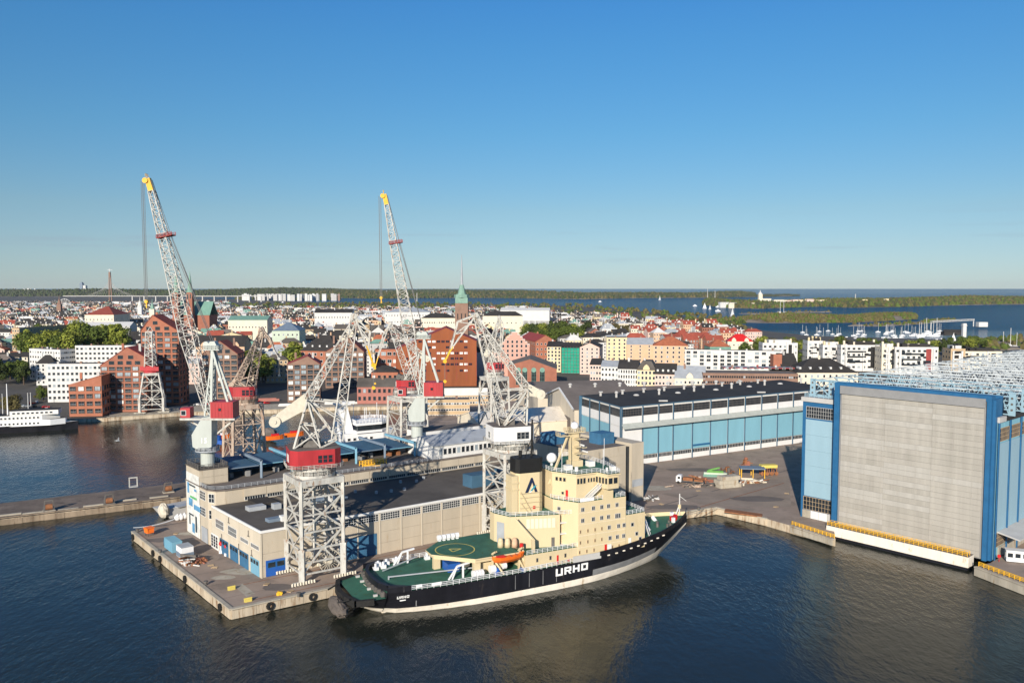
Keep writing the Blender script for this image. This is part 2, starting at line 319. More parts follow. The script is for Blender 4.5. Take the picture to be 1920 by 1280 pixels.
quay_blocks(C5, C6, 5.0, .6, 2.3, .4, 'concrete'); quay_blocks(P(1828, 1062), P(1925, 1099), 5, .2, 2.3, .3, 'concrete')
tyre = MB()
for k in range(14):
    a, a2 = 2*math.pi*k/14, 2*math.pi*(k+1)/14
    tyre.bar((.75*math.cos(a), 0, .75*math.sin(a)), (.75*math.cos(a2), 0, .75*math.sin(a2)), .5)
tyre = tyre.mesh('tyre_fender', 'rubber')
def fenders(p, q, ts):
    d = q-p; ang = math.atan2(d.y, d.x)
    for t in ts:
        c = p.lerp(q, t)-Vector((-d.y, d.x, 0)).normalized()*.55
        o = ob('tyre_fender', tyre, None, (c.x, c.y, 1.4), ang, label='black rubber tyre fender hung on the concrete quay edge', category='fender', group='tyre fenders along the pier')
fenders(A0, B0, [.03, .28, .36, .62, .93]); fenders(B0, C2, [.06, .13, .92])
# lines and seams on the quay deck
def strip(name, pts, w, z, m, par=None):
    b = MB()
    for p, q in zip(pts, pts[1:]):
        d = (q-p).normalized(); s = Vector((-d.y, d.x, 0))*w/2
        b.face([(p-s).to_tuple()[:2]+(z,), (q-s).to_tuple()[:2]+(z,), (q+s).to_tuple()[:2]+(z,), (p+s).to_tuple()[:2]+(z,)])
    return ob(name, b.mesh(name, m), par) if par else struct(name, b, m)
U35 = dirv(34.3); N35 = Vector((-U35.y, U35.x, 0))
for off in (3.2, 15.4): strip('crane_rail', [B0+U35*6+N35*off, B0+U35*150+N35*off], .35, 2.512, 'rust')
strip('rail_track', [P(1195, 960), P(1480, 880)], .7, 2.51, 'roof_brown'); strip('rail_track', [P(1215, 978), P(1470, 905)], .5, 2.51, 'rust')
mat('asphalt_new', (.28, .225, .178), .95, .2, .1)
b = MB(); q = [P(605, 1100), P(640, 1092), P(665, 1115), P(628, 1124)]
pp = [P(440, 1099), P(455, 1094), P(478, 1112), P(462, 1118)]
b.face([(v.x, v.y, 2.515) for v in pp]); struct('quay_hatch', b, 'concrete')
b = MB(); pp = [P(1240, 925), P(1480, 890), P(1483, 950), P(1330, 948)]; b.face([(v.x, v.y, 2.506) for v in pp]); struct('yard_paving', b, 'asphalt_new')
b = MB(); pp = [P(1360, 955), P(1430, 965), P(1428, 970), P(1358, 960)]; b.prism([(v.x, v.y) for v in pp], 2.5, 2.9); single('steel_plates', b, 'rust', 'rusty brown steel plates lying along the quay edge of the yard', 'steel plates')
# second jetty behind the warehouse
jp = [Wp(-140, 121), Wp(-43, 109), Wp(13, 103), Wp(150, 112), Wp(150, 136), Wp(28, 128), Wp(-40, 134), Wp(-140, 147)]
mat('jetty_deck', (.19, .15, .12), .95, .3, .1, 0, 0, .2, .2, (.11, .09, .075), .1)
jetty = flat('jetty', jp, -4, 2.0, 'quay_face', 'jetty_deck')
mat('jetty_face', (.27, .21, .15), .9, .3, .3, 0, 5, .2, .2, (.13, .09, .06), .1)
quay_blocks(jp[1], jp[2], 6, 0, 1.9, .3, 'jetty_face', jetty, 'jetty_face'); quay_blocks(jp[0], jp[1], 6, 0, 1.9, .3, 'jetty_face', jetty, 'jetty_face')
for (x, y) in ((398, 922), (205, 950), (88, 968)):
    pass
def jetty_house(px, py, label, lit):
    p = P(px, py, 2); t = thing('jetty_winch', label, 'winch', p, rad(30))
    b = MB()
    for s in (-1, 1): b.bar((s*1.6, 0, 0), (s*1.2, 0, 3.8), .35); b.bar((s*1.6, 1.6, 0), (s*1.2, 0, 3.8), .3)
    b.bar((-1.4, 0, 3.8), (1.4, 0, 3.8), .4); part('frame', b, 'canvas' if lit else 'machinery', t)
    part('drum', MB().tube((-1.1, .4, 1.5), (1.1, .4, 1.5), 1.0, n=12), 'rust', t); part('base', MB().box(-2, 2, -.8, 2, 0, .35), 'concrete', t)
jetty_house(316, 923, 'pale frame winch on the sunlit end of the jetty', 1); jetty_house(205, 946, 'winch with shade-toned frame halfway along the jetty', 0); jetty_house(92, 958, 'winch with shade-toned frame near the outer end of the jetty', 0)
b = MB(); b.box(-1.6, 1.6, -1.2, 1.2, 0, .3); 
for s in (-1, 1):
    b.bar((s*1.4, 0, 0), (s*1.4, 0, 3.6), .4)
b.bar((-1.6, 0, 3.6), (1.6, 0, 3.6), .4); single('jetty_sign', b, 'crane_white', 'empty white sign frame standing at the back edge of the jetty', 'sign', P(250, 912, 2), .5)
# small concrete ledges along the jetty
for i, (x, y) in enumerate([(20, 965), (62, 962), (128, 955), (175, 948), (238, 938), (298, 932)]):
    p = P(x, y, 2); single('jetty_ledge', MB().box(-3.2, 3.2, -.5, .5, 0, .45), 'concrete', 'low concrete ledge along the front edge of the jetty', 'ledge', p, rad(29), 'concrete ledges on the jetty')
# ================================================================ WAREHOUSE
wr = thing('warehouse', 'long beige concrete warehouse on the pier with flat dark roof and blue doors', 'warehouse', WC)
def wl(u, v, z=0): return WU*u+WV*v+Vector((0, 0, z))      # warehouse-local
def wq(us, vs): return [wl(us[0], vs[0]).to_tuple()[:2], wl(us[1], vs[0]).to_tuple()[:2], wl(us[1], vs[1]).to_tuple()[:2], wl(us[0], vs[1]).to_tuple()[:2]]
AF = math.atan2(WU.y, WU.x)-math.pi/2      # outward normal of the long wall
AL = math.atan2(WV.y, WV.x)+math.pi/2      # outward normal of the left wall
part('wall', MB().prism(wq((.2, 118), (.2, 36)), 2.5, 14.6, 0), 'beige_wall', wr)
part('roof', MB().prism(wq((.25, 118), (.25, 34.9)), 14.6, 14.95, 0), 'roof_felt', wr)
# parapet kerbs
b = MB()
b.prism(wq((0, 118), (-.1, .35)), 14.6, 15.25); b.prism(wq((-.1, .3), (.36, 35)), 14.6, 15.25); part('parapet', b, 'white', wr)
# long wall: pilasters, wall panels, window band
L = 7.0; n = 17
for i in range(n):
    u0 = i*L+.0; c = wl(u0+L/2, 0)
    nr = Vector((math.cos(AF), math.sin(AF), 0))
    win = i >= 3
    ztop = 12.2 if win else 14.55
    zz = [2.5, 5.6, 8.9, ztop]
    for k in range(3): put_panel('wall_panel', wr, c+nr*(.06)+Vector((0, 0, zz[k]+.02)), AF, L-.55, zz[k+1]-zz[k]-.05, 'beige_wall', .06)
    if win: put_window(wr, c+nr*.1+Vector((0, 0, 12.4)), AF, L-.9, 1.95, 'white', 'glass', 8, 3)
    e = wl(u0, 0)+nr*.1; put_panel('pilaster', wr, e+Vector((0, 0, 2.5)), AF, .42, 12.0, 'cream_wall', .22)
nr = Vector((math.cos(AF), math.sin(AF), 0)); nl = Vector((math.cos(AL), math.sin(AL), 0))
put_panel('roller_door', wr, wl(4.0, 0)+nr*.18+Vector((0, 0, 2.6)), AF, 5.6, 4.4, 'vivid_blue', .1)
put_window(wr, wl(2.8, 0)+nr*.25+Vector((0, 0, 5.0)), AF, 2.0, 1.3, 'deep_blue', 'glass'); put_window(wr, wl(5.3, 0)+nr*.25+Vector((0, 0, 5.0)), AF, 2.0, 1.3, 'deep_blue', 'glass')
put_panel('loading_door', wr, wl(28, 0)+nr*.18+Vector((0, 0, 2.6)), AF, 12, 6.2, 'blue_door', .1)
# left wall: panels, windows, doors
for k in range(5):
    v = 3.5+k*7.0; c = wl(0, v)
    put_panel('wall_panel', wr, c+nl*.06+Vector((0, 0, 2.52)), AL, 6.9, 6.5, 'cream_wall', .06)
    put_panel('wall_panel', wr, c+nl*.05+Vector((0, 0, 9.05)), AL, 6.9, 5.5, 'cream_wall', .06)
for v, w_, m, in ((3.6, 5.6, 'mid_blue'), (11, 6.0, 'blue_door'), (18.0, 5.8, 'blue_door'), (25.4, 6.2, 'blue_door'), (32.6, 5.6, 'white')):
    d = put_panel('door', wr, wl(0, v)+nl*.14+Vector((0, 0, 2.55)), AL, w_, 4.4, m, .1)
    if m != 'white':
        for s in (-1, 0, 1): put_window(d, (s*w_/3.1, -.12, 3.0), -math.pi/2, w_/3.6, 1.1, m, 'glass')
    else:
        for s in (-1, 0, 1): put_window(d, (s*w_/3.1, -.12, .6), -math.pi/2, w_/3.8, 3.4, 'white', 'glass', 1, 4)
for v in (19.0, 28.5): put_window(wr, wl(0, v)+nl*.16+Vector((0, 0, 9.6)), AL, 6.0, 2.4, 'white', 'glass', 8, 2)
for v in (3.4, 10.5): put_window(wr, wl(0, v)+nl*.16+Vector((0, 0, 9.8)), AL, 5.2, 1.0, 'white', 'glass', 9, 1)
# second tier
t2 = MB(); t2.prism([tuple(wl(*q))[:2] for q in ((0, 38), (1.5, 35.6), (4, 35), (118, 35), (118, 70), (8, 70), (0, 57))], 2.5, 19.0)
part('upper_wall', t2, 'beige_wall', wr)
t2 = MB(); t2.prism([tuple(wl(*q))[:2] for q in ((-.2, 38), (1.3, 35.3), (4, 34.6), (118, 34.6), (118, 70), (8, 70), (-.2, 57))], 19.0, 19.4); part('upper_roof', t2, 'roof_brown', wr)
b = MB(); b.rail([wl(0, 44, 19.4), wl(0, 38, 19.4), wl(1.4, 35.8, 19.4), wl(4, 35, 19.4), wl(78, 35, 19.4)], 1.1, 2.0, .1); part('roof_railing', b, 'metal_grey', wr)
for i in range(14):
    u = 13+i*7; c = wl(u, 35)+nr*.12
    if i < 13:
        put_panel('wall_panel', wr, c+Vector((0, 0, 16.5)), AF, 6.9, 2.4, 'beige_wall', .5)
    put_window(wr, c+nr*.02+Vector((0, 0, 15.35)), AF, 6.2, .95, 'white', 'glass', 8, 1)
for z in (8.0, 13.6, 17.4):
    pass
for v, z in ((42.2, 15.6), (42.2, 10.6)): put_window(wr, wl(0, v)+nl*.08+Vector((0, 0, z)), AL, 4.6, 2.5, 'white', 'glass', 4, 3)
for v, z in ((37.2, 15.6), (37.2, 10.6)):
    put_window(wr, wl(.75, 36.8)+nl*.1+Vector((0, 0, z)), AL+rad(30), 1.9, 2.5, 'white', 'glass', 2, 2)
put_panel('door', wr, wl(0, 41)+nl*.12+Vector((0, 0, 2.6)), AL, 5.0, 4.6, 'metal_grey', .1)
# tower under the tall crane
part('tower', MB().prism(wq((0, 8.7), (44.7, 56.3)), 2.5, 24.0), 'beige_wall', wr)
tw = MB().prism(wq((-.2, 8.9), (44.5, 56.5)), 24.0, 24.35); part('tower_roof', tw, 'roof_felt', wr)
b = MB(); b.rail([wl(0, 44.7, 24.35), wl(8.7, 44.7, 24.35), wl(8.7, 56.3, 24.35), wl(0, 56.3, 24.35)], 1.3, 1.5, .12, close=True); part('tower_railing', b, 'machinery', wr)
for u in (2.2, 6.5): 
    for z in (19.6, 21.8): put_panel('wall_panel', wr, wl(u, 44.7)+nr*.08+Vector((0, 0, z)), AF, 4.2, 2.1, 'beige_wall', .06)
# painted wall on the tower: abstract patches of white, blue, teal, green
mat('mural_white', (.62, .62, .58), .9, .25, .5); mat('mural_blue', (.10, .27, .45), .9, .3, .5); mat('mural_dark', (.03, .045, .055), .9, .3, .6); mat('mural_green', (.10, .38, .14), .9, .3, .6)
put_panel('mural', wr, wl(0, 50.4)+nl*.1+Vector((0, 0, 2.6)), AL, 11.2, 19.5, 'mural_white', .05)
for k, (v, z, w_, h_, m) in enumerate([(47, 11.0, 5.5, 1.6, 'mural_blue'), (52.5, 11.6, 3.4, 2.4, 'mural_blue'), (48.0, 4.0, 1.4, 5.0, 'mural_dark'), (50.5, 3.4, 2.2, 3.0, 'mural_blue'), (53.6, 5.5, 1.0, 3.0, 'mural_dark'), (50, 14.2, 5.8, .7, 'mural_green'), (54.4, 15.4, 1.6, 3.4, 'mural_blue'), (51, 18.0, 6, .5, 'mural_dark'), (48.2, 16.8, 2.2, .7, 'mural_blue'), (52.2, 8.6, 4.2, .5, 'mural_dark')]):
    put_panel('mural_patch', wr, wl(0, v)+nl*.16+Vector((0, 0, z)), AL, w_, h_, m, .03)
# chevron brackets and wall lamps: thin bars on the left wall
for v, z in ((7.6, 12.2), (14.5, 6.9), (21.5, 12.9), (27, 6.8), (5.6, 7.3)):
    b = MB(); o = wl(0, v)+nl*.25; b.bar(o+Vector((0, 0, z)), o+Vector((0, 0, z+1.6)), .16); b.bar(o+Vector((0, 0, z))-WV*.6, o+Vector((0, 0, z))+WV*.6, .16); part('wall_bracket', b, 'machinery', wr)
# roof gear
def roofbox(u, v, w_, d, h, m, z=14.95, name='roof_unit'):
    b = MB(); b.prism(wq((u, u+w_), (v, v+d)), z, z+h); part(name, b, m, wr)
roofbox(6, 22, 5, 3, 1.2, 'metal_grey'); roofbox(12.5, 20, 2.2, 2, 1.6, 'metal_grey'); roofbox(5.5, 7.5, 4.5, 2.4, .9, 'metal_bluegrey'); roofbox(8.8, 6.5, 1.8, 1.8, 1.5, 'white'); roofbox(24, 19.5, 5, 2.6, 1.3, 'metal_bluegrey'); roofbox(28.5, 18.5, 2.4, 2.4, 2.0, 'white'); roofbox(30.9, 19, 4.5, 1.6, .7, 'metal_bluegrey')
b = MB(); b.prism(wq((10, 16), (26, 33)), 14.95, 15.9); part('skylight', b, 'roof_dark', wr); b = MB(); b.prism(wq((19, 26), (26, 33)), 14.95, 15.7); part('skylight', b, 'roof_felt', wr)
roofbox(73, 8, 9, 5, 4.0, 'steel_blue_roof'); roofbox(84, 5, 12, 6, 4.6, 'steel_blue_roof')
for i in range(8): roofbox(36+i*4.6, 24+R.uniform(-6, 5), .7, .7, .9, 'metal_grey', name='roof_vent')
# blue open sheds standing on the upper roof
for k, (u0, u1, v0, v1, z) in enumerate([(9.5, 19, 44, 62, 4.2), (20, 30, 46, 63, 4.0), (31, 41, 46, 63, 4.0), (43, 53, 46, 64, 4.0), (54, 64, 46, 64, 4.0), (65, 76, 46, 66, 3.6)]):
    t = thing('blue_shed', 'blue roofed open shed on the warehouse upper roof, number of bays from the painted tower', 'shed', Wp(u0, v0, 19.4), 0, 'blue sheds on the warehouse roof')
    t['label'] = ['first', 'second', 'third', 'fourth', 'fifth', 'sixth'][k]+' blue open-fronted shed on the warehouse roof counted from the painted tower'
    o = wl(u0, v0); f = lambda u, v, zz: wl(u, v, zz)-o
    b = MB(); w_ = u1-u0; d = v1-v0
    b.poly3([f(u0, v0+2, z-.6), f(u1, v0+2, z-.6), f(u1, v1, z), f(u0, v1, z)], (0, 0, .3)); part('roof', b, 'steel_blue_roof', t)
    b = MB(); b.bar(f(u1, v0, 0), f(u1, v0, z+1.2), .7); b.bar(f(u1, v0, z+1.2), f(u1, v1, z+1.5), .8); b.bar(f(u0, v0+2, z-.5), f(u1, v0+2, z-.5), .3); part('frame', b, 'mid_blue' if k % 2 else 'metal_bluegrey', t)
    b = MB(); b.prism([tuple(f(u, v, 0))[:2] for u, v in ((u0+.5, v1-4), (u1-.5, v1-4), (u1-.5, v1), (u0+.5, v1))], 0, z-.4); part('back_wall', b, 'blue_door', t)
    b = MB(); 
    for q in range(5): uu = u0+1+R.random()*(w_-2); vv = v0+R.uniform(3, 8); hh = R.uniform(.6, 1.8); b.prism([tuple(f(a, c, 0))[:2] for a, c in ((uu, vv), (uu+1.3, vv), (uu+1.3, vv+1.2), (uu, vv+1.2))], 0, hh)
    part('stored_gear', b, R.choice(['machinery', 'rust', 'metal_grey', 'grey_box']), t)
b = MB(); o = Wp(52, 40, 19.4); b.rail([(0, 0, 0), tuple(WU*9)], 1.6, 1.2, .2); b.rail([tuple(WV*2), tuple(WU*9+WV*2)], 1.6, 1.2, .2); b.box(0, 6, .2, 2, .2, .5)
single('yellow_gangway', b, 'crane_yellow', 'yellow railed gangway lying on the warehouse roof before the blue sheds', 'gangway', o)
# white roof house with windows on the upper roof
t = thing('roof_house', 'white annex with pale grey metal roof and a window row on the warehouse roof', 'annex', Wp(77, 36, 19.4))
f = lambda u, v, z: wl(u-77, v-36, z)
b = MB(); b.prism([tuple(f(u, v, 0))[:2] for u, v in ((77, 36), (108, 36), (108, 52), (77, 52))], 0, 4.6); part('wall', b, 'white', t)
b = MB(); b.poly3([f(76.7, 35.6, 4.6), f(108.3, 35.6, 4.6), f(108.3, 44, 7.2), f(76.7, 44, 7.2)], (0, 0, .25)); b.poly3([f(76.7, 44, 7.2), f(108.3, 44, 7.2), f(108.3, 52.4, 4.6), f(76.7, 52.4, 4.6)], (0, 0, .25)); part('roof', b, 'metal_grey', t)
b = MB(); b.poly3([f(77, 36, 4.6), f(77, 44, 7.2), f(77, 52, 4.6)], (.1, 0, 0)); part('gable', b, 'white', t)
for i in range(15): put_window(t, f(80+i*1.9, 36, 1.4)+nr*.06, AF, 1.3, 2.0, 'white', 'glass' if i % 4 else 'pane_light')
b = MB(); b.prism([tuple(f(u, v, 0))[:2] for u, v in ((84, 54), (112, 54), (112, 64), (84, 64))], 0, 6.6, 0, 1); part('rear_block', b, ['white', 'roof_brown'], t)
# tall end block
t = thing('concrete_block', 'tall beige concrete end block of the warehouse with blue boxes on top', 'building', Wp(118, 0, 2.5))
f = lambda u, v, z: wl(u-118, v, z)
pr = lambda us, vs: [tuple(f(u, v, 0))[:2] for u, v in ((us[0], vs[0]), (us[1], vs[0]), (us[1], vs[1]), (us[0], vs[1]))]
b = MB(); b.prism(pr((112, 133.6), (.5, 34)), 0, 21.0, 0, 1); part('wall', b, ['beige_wall', 'roof_brown'], t)
b = MB(); b.prism(pr((136, 142), (0, 30)), 0, 21.4); part('end_wall', b, 'beige_wall', t)
b = MB(); b.prism(pr((133.6, 136), (1.2, 30)), 0, 20.2); part('glazed_slot', b, 'glass', t)
for z in (3.4, 7, 10.6, 14.2, 17.6):
    for u in (116, 122.5, 129): put_panel('wall_panel', t, f(u, .5, z-.0)+nr*.05, AF, 6.4, 3.3, 'beige_wall', .05)
put_panel('wall_panel', t, f(139, 0, 5.4)+nr*.06, AF, 5.4, 2.6, 'metal_grey', .05)
for u0, u1, v0 in ((113, 119, 16), (127, 133.4, 6)):
    b = MB(); b.prism(pr((u0, u1), (v0, v0+6)), 21.0, 25.0); part('roof_box', b, 'blue_door', t)
b = MB(); b.prism(pr((133.6, 142), (30, 62)), 0, 15); b.prism(pr((100, 133.6), (34, 68)), 0, 17.5, 0, 0); part('rear_hall', b, 'roof_brown', t)
# ================================================================ CRANES
def portal(t, rot, a, z0, z1, m, brace_n=4, leg=.85, foot=1.5, zf=9.0, top=1.0, w=.34):
    # four legs with lattice sides; a = half size
    c = [dirv(rot)*sx*a+dirv(rot+90)*sy*a for sx, sy in ((-1, -1), (1, -1), (1, 1), (-1, 1))]
    Z = lambda p, z: Vector((p.x, p.y, z))
    for p in c:
        b = MB(); q = p*top
        b.bar(Z(p, z0+.8), Z(p, z0+zf), foot); b.bar(Z(p, z0+zf), Z(q, z1), leg); b.bar(Z(p, z0+zf-.2), Z(p, z0+zf+.5), foot*1.15); part('leg', b, m, t)
        b = MB(); d = dirv(rot)
        b.bar(Z(p, z0+.5)-d*2.6, Z(p, z0+.5)+d*2.6, 1.0, 0, .7)
        for k in range(-2, 3): b.tube(Z(p, z0+.45)+d*k-dirv(rot+90)*.6, Z(p, z0+.45)+d*k+dirv(rot+90)*.6, .42, n=8)
        for k in range(-4, 5): b.bar(Z(p, z0+.35)+d*k*.75-dirv(rot+90)*.9, Z(p, z0+1.1)+d*k*.75-dirv(rot+90)*.8, .42, 1)
        part('bogie', b, [m, 'pale_canvas'], t)
    for i in range(4):
        p, q = c[i], c[(i+1) % 4]; b = MB()
        lv = [z0+2.6, z0+zf*.62, z0+zf]+[z0+zf+(z1-z0-zf)*k/brace_n for k in range(1, brace_n+1)]
        for k, z in enumerate(lv):
            f = 1+(top-1)*max(0, (z-z0-zf)/(z1-z0-zf)); b.bar(Z(p*f, z), Z(q*f, z), w*1.15)
        f2 = lambda z: 1+(top-1)*max(0, (z-z0-zf)/(z1-z0-zf))
        mid = (p+q)/2
        b.bar(Z(p, lv[0]), Z(mid, lv[2]), w*1.1); b.bar(Z(q, lv[0]), Z(mid, lv[2]), w*1.1)
        for k in range(2, len(lv)-1):
            za, zb = lv[k], lv[k+1]
            if k % 2: b.bar(Z(p*f2(za), za), Z(mid*f2(zb), zb), w); b.bar(Z(q*f2(za), za), Z(mid*f2(zb), zb), w)
            else: b.bar(Z(mid*f2(za), za), Z(p*f2(zb), zb), w); b.bar(Z(mid*f2(za), za), Z(q*f2(zb), zb), w)
        part('bracing', b, m, t)
    b = MB()
    n = len(c)
    for i in range(4): b.bar(Z(c[i]*top, z1-.6), Z(c[(i+1) % 4]*top, z1-.6), 1.0, 0, 1.6, True)
    part('top_beam', b, m, t)
    # inner stair and gear
    b = MB()
    for k in range(6):
        za = z0+2.6+(z1-z0-4)*k/6; zb = z0+2.6+(z1-z0-4)*(k+1)/6; s = 1 if k % 2 else -1
        b.bar(Z(dirv(rot)*s*a*.55+dirv(rot+90)*a*.3, za), Z(-dirv(rot)*s*a*.55+dirv(rot+90)*a*.3, zb), .7, 0, .15)
        b.bar(Z(dirv(rot)*s*a*.55+dirv(rot+90)*a*.3, za+1), Z(-dirv(rot)*s*a*.55+dirv(rot+90)*a*.3, zb+1), .12)
        b.box(-a*.6, a*.6, -.4, .4, zb-.1, zb)
    b.tube((0, 0, z0+4), (0, 0, z1), .5, n=8); part('stair', b, m, t)
def ringpoly(r, n, ph=0): return [(r*math.cos(ph+2*math.pi*k/n), r*math.sin(ph+2*math.pi*k/n)) for k in range(n)]
def link_crane(label, c, z0, rot, a, z1, phi, px, cab_m='crane_red', m='crane_white', cabz=(34.4, 38.9), cab=(6.6, 5.8), name='harbour_crane', top=1.0, tipm='crane_yellow', thick=1.0, cab_rot=None, group=None):
    # px: pixel outline of the luffing gear in the plane phi: foot, apex, tie, tip, mid (yellow start), cw, head
    t = thing(name, label, 'crane', (c.x, c.y, 0), 0, group)
    portal(t, rot, a, z0, z1, m, top=top, w=.36*thick)
    q = {k: PL(v[0], v[1], c, phi)-Vector((c.x, c.y, 0)) for k, v in px.items()}
    side = dirv(phi+90)
    b = MB(); b.prism(ringpoly(a*top*.98, 20), z1-.2, z1+.9); b.prism(ringpoly(a*top*.8, 20), z1+.9, cabz[0]-1.1); b.prism(ringpoly(a*top*.95, 20), cabz[0]-1.1, cabz[0]-.1); part('slewing_ring', b, m, t)
    b = MB(); b.rail([(x, y, z1+.9) for x, y in ringpoly(a*top*1.02, 14)], 1.1, 1.6, .12, close=True); part('ring_railing', b, m, t)
    cr = phi if cab_rot is None else cab_rot
    d, s = dirv(cr), dirv(cr+90); L_, W_ = cab; ch = 1.8
    poly = [tuple(d*x+s*y)[:2] for x, y in ((-L_, -W_+ch), (-L_+ch, -W_), (L_-ch, -W_), (L_, -W_+ch), (L_, W_-ch), (L_-ch, W_), (-L_+ch, W_), (-L_, W_-ch))]
    b = MB(); b.prism(poly, cabz[0], cabz[1], 0, 1); cabin = part('machine_house', b, [cab_m, 'roof_brown'], t)
    an = math.atan2(-s.y, -s.x)
    for k in (0, 1, 2): put_window(cabin, d*(.9+k*1.35)-s*(W_+.03)+Vector((0, 0, cabz[0]+1.5)), an, 1.05, 1.9, cab_m if cab_m != 'white_panel' else 'grey_box', 'glass', 1, 2)
    put_window(cabin, d*(L_+.03)+Vector((0, 0, cabz[0]+1.4)), math.atan2(d.y, d.x), 2.4, 2.0, 'white', 'glass', 3, 2)
    put_window(cabin, -d*(L_+.03)+Vector((0, 0, cabz[0]+1.4)), math.atan2(-d.y, -d.x), 2.0, 1.8, 'white', 'glass', 2, 2)
    b = MB(); b.rail([Vector((x, y, cabz[0]-.1))*1.0+Vector((x, y, 0)).normalized()*.8 for x, y in poly], 1.1, 1.5, .1, close=True); part('gallery', b, m, t)
    zt = cabz[1]; foot, apex, tie, tip, mid, cw, head = [q[k] for k in ('foot', 'apex', 'tie', 'tip', 'mid', 'cw', 'head')]
    hw = 2.1*thick
    b = MB(); b.truss(foot, apex, (hw*1.35, 1.5), (hw*.55, .8), 13, side, .15*thick, .28*thick); part('jib', b, m, t)
    b = MB()
    for sg in (-1, 1): b.truss(tie+side*sg*hw*.8, apex+side*sg*hw*.3+(head-apex)*.12, (.5, 1.15), (.35, .6), 12, side, .13*thick, .22*thick)
    part('tie_truss', b, m, t)
    b = MB()
    for sg in (-1, 1):
        o = side*sg*hw*.55
        b.bar(apex+o, head+o*.9, .42*thick); b.bar(head+o*.9, mid+o*.6, .5*thick); b.bar(apex+o, apex.lerp(mid, .55)+o*.8, .45*thick); b.bar(apex.lerp(mid, .5)+o*.8, head.lerp(mid, .45)+o*.8, .26*thick); b.bar(apex.lerp(mid, .25)+o*.8, head+o*.9, .26*thick); b.bar(apex.lerp(mid, .25)+o*.8, head.lerp(mid, .45)+o*.8, .22*thick)
        b.bar(apex.lerp(mid, .5)+o*.8, mid+o*.5, .45*thick)
    for k in range(5): e = head.lerp(mid, k/4); b.bar(e+side*hw*.5, e-side*hw*.5, .24*thick)
    b.tube(apex-side*hw*.7, apex+side*hw*.7, .8*thick, n=10); part('fly_jib', b, m, t)
    b = MB()
    for sg in (-1, 1):
        o = side*sg*hw*.45
        b.bar(mid+o, tip+o*.7, .42*thick); b.bar(mid+o+(apex-mid).normalized()*1.2, tip+o*.7+(apex-mid).normalized()*.4, .3*thick); b.bar(mid+o, tip+o*.7+(apex-mid).normalized()*1.1, .3*thick)
    b.bar(mid-side*hw*.5, mid+side*hw*.5, .4); b.tube(tip-side*hw*.4, tip+side*hw*.4, .6*thick, n=12); part('jib_tip', b, tipm, t)
    # counterweight lever: two tapered plates with a round end
    b = MB(); dd = (cw-tie).normalized(); up = side.cross(dd)
    up = up if up.z > 0 else -up
    for sg in (-1, 1):
        o = side*sg*1.3*thick
        b.poly3([tie+o+up*1.6*thick, tie+o-up*2.1*thick, cw+o-up*1.1*thick, cw+o+up*1.1*thick], side*.28)
    b.tube(cw-side*1.9*thick, cw+side*1.9*thick, 1.5*thick, n=16); b.tube(cw-side*2.2*thick, cw-side*1.9*thick, .5, n=8); part('counterweight', b, 'pale_canvas' if m == 'crane_white' else m, t)
    # gantry frame on the house
    b = MB(); base = Vector((0, 0, zt)); dp = dirv(phi); sgn = 1 if (foot-tie).dot(dp) > 0 else -1
    for sg in (-1, 1):
        o = side*sg*hw*1.25; f1 = foot+o*.6; rear = base-dp*sgn*cab[0]*.75+o; frnt = base+dp*sgn*cab[0]*.3+o
        b.bar(rear, tie+o*.7, .5*thick); b.bar(frnt, tie+o*.7, .42*thick); b.bar(frnt, foot+o*.5, .4); b.bar(rear, foot.lerp(tie, .35)+o*.5, .34); b.bar(rear.lerp(tie, .5), frnt.lerp(tie, .45)+o*.1, .3*thick); b.bar(tie+o*.7, foot+o*.7, .36*thick)
        b.bar(rear.lerp(tie+o, .5), frnt, .28); b.bar(tie+o*.7, foot.lerp(apex, .3)+o*.7, .34*thick); b.bar(tie+o*.7, foot.lerp(apex, .16)+o*.8, .26*thick)
    for k in range(5): e = rear.lerp(tie, k/4); b.bar(e, e-side*hw*2.2, .26*thick)
    part('gantry', b, m, t)
    b = MB(); b.box(-2.2, 1.6, -1.8, 1.8, zt, zt+1.8); b.tube((-3.2, -1.5, zt+1.2), (-3.2, 1.5, zt+1.2), 1.1, n=12); part('winch', b, 'machinery', t)
    b = MB()
    for sg in (-1, 1): b.bar(tie+side*sg*.3, apex+side*sg*.3, .07); b.bar(head+side*sg*.3, tip+side*sg*.3, .07); b.bar(tip+side*sg*.4, tip+side*sg*.4-Vector((0, 0, 6)), .08)
    part('cable', b, 'cable', t)
    b = MB(); b.tube(tip-Vector((0, 0, 6.2))-side*.4, tip-Vector((0, 0, 6.2))+side*.4, .5*thick, n=10); part('hook_block', b, tipm, t)
    return t
c1 = P(567, 1096); c1 = Vector((c1.x, c1.y, 0))+dirv(35)*5.8+dirv(125)*5.8
k1 = link_crane('white lattice portal crane with red machine house at the pier corner beside the ship stern', c1, 2.5, 35, 5.8, 29.8, 12,
    dict(foot=(632, 822), apex=(664, 592), tie=(577, 748), cw=(516, 789), head=(694, 622), mid=(690, 655), tip=(700, 684)), cab_rot=22, cabz=(32.7, 37.6))
b = MB()
for k in range(20):
    a = 2*math.pi*k/20; b.bar((0, 0, 0), (3.0*math.cos(a), 0, 3.0*math.sin(a)), .1)
for k in range(20):
    a, a2 = 2*math.pi*k/20, 2*math.pi*(k+1)/20; b.bar((3*math.cos(a), 0, 3*math.sin(a)), (3*math.cos(a2), 0, 3*math.sin(a2)), .14)
b.tube((0, -.6, 0), (0, .6, 0), .6, n=10); ob('cable_reel', b.mesh('cable_reel', 'pale_canvas'), k1, tuple(dirv(35)*2.4+dirv(125)*-4.4+Vector((0, 0, 7.0))), rad(35))
c2 = c1+dirv(34.5)*64; c2.z = 0
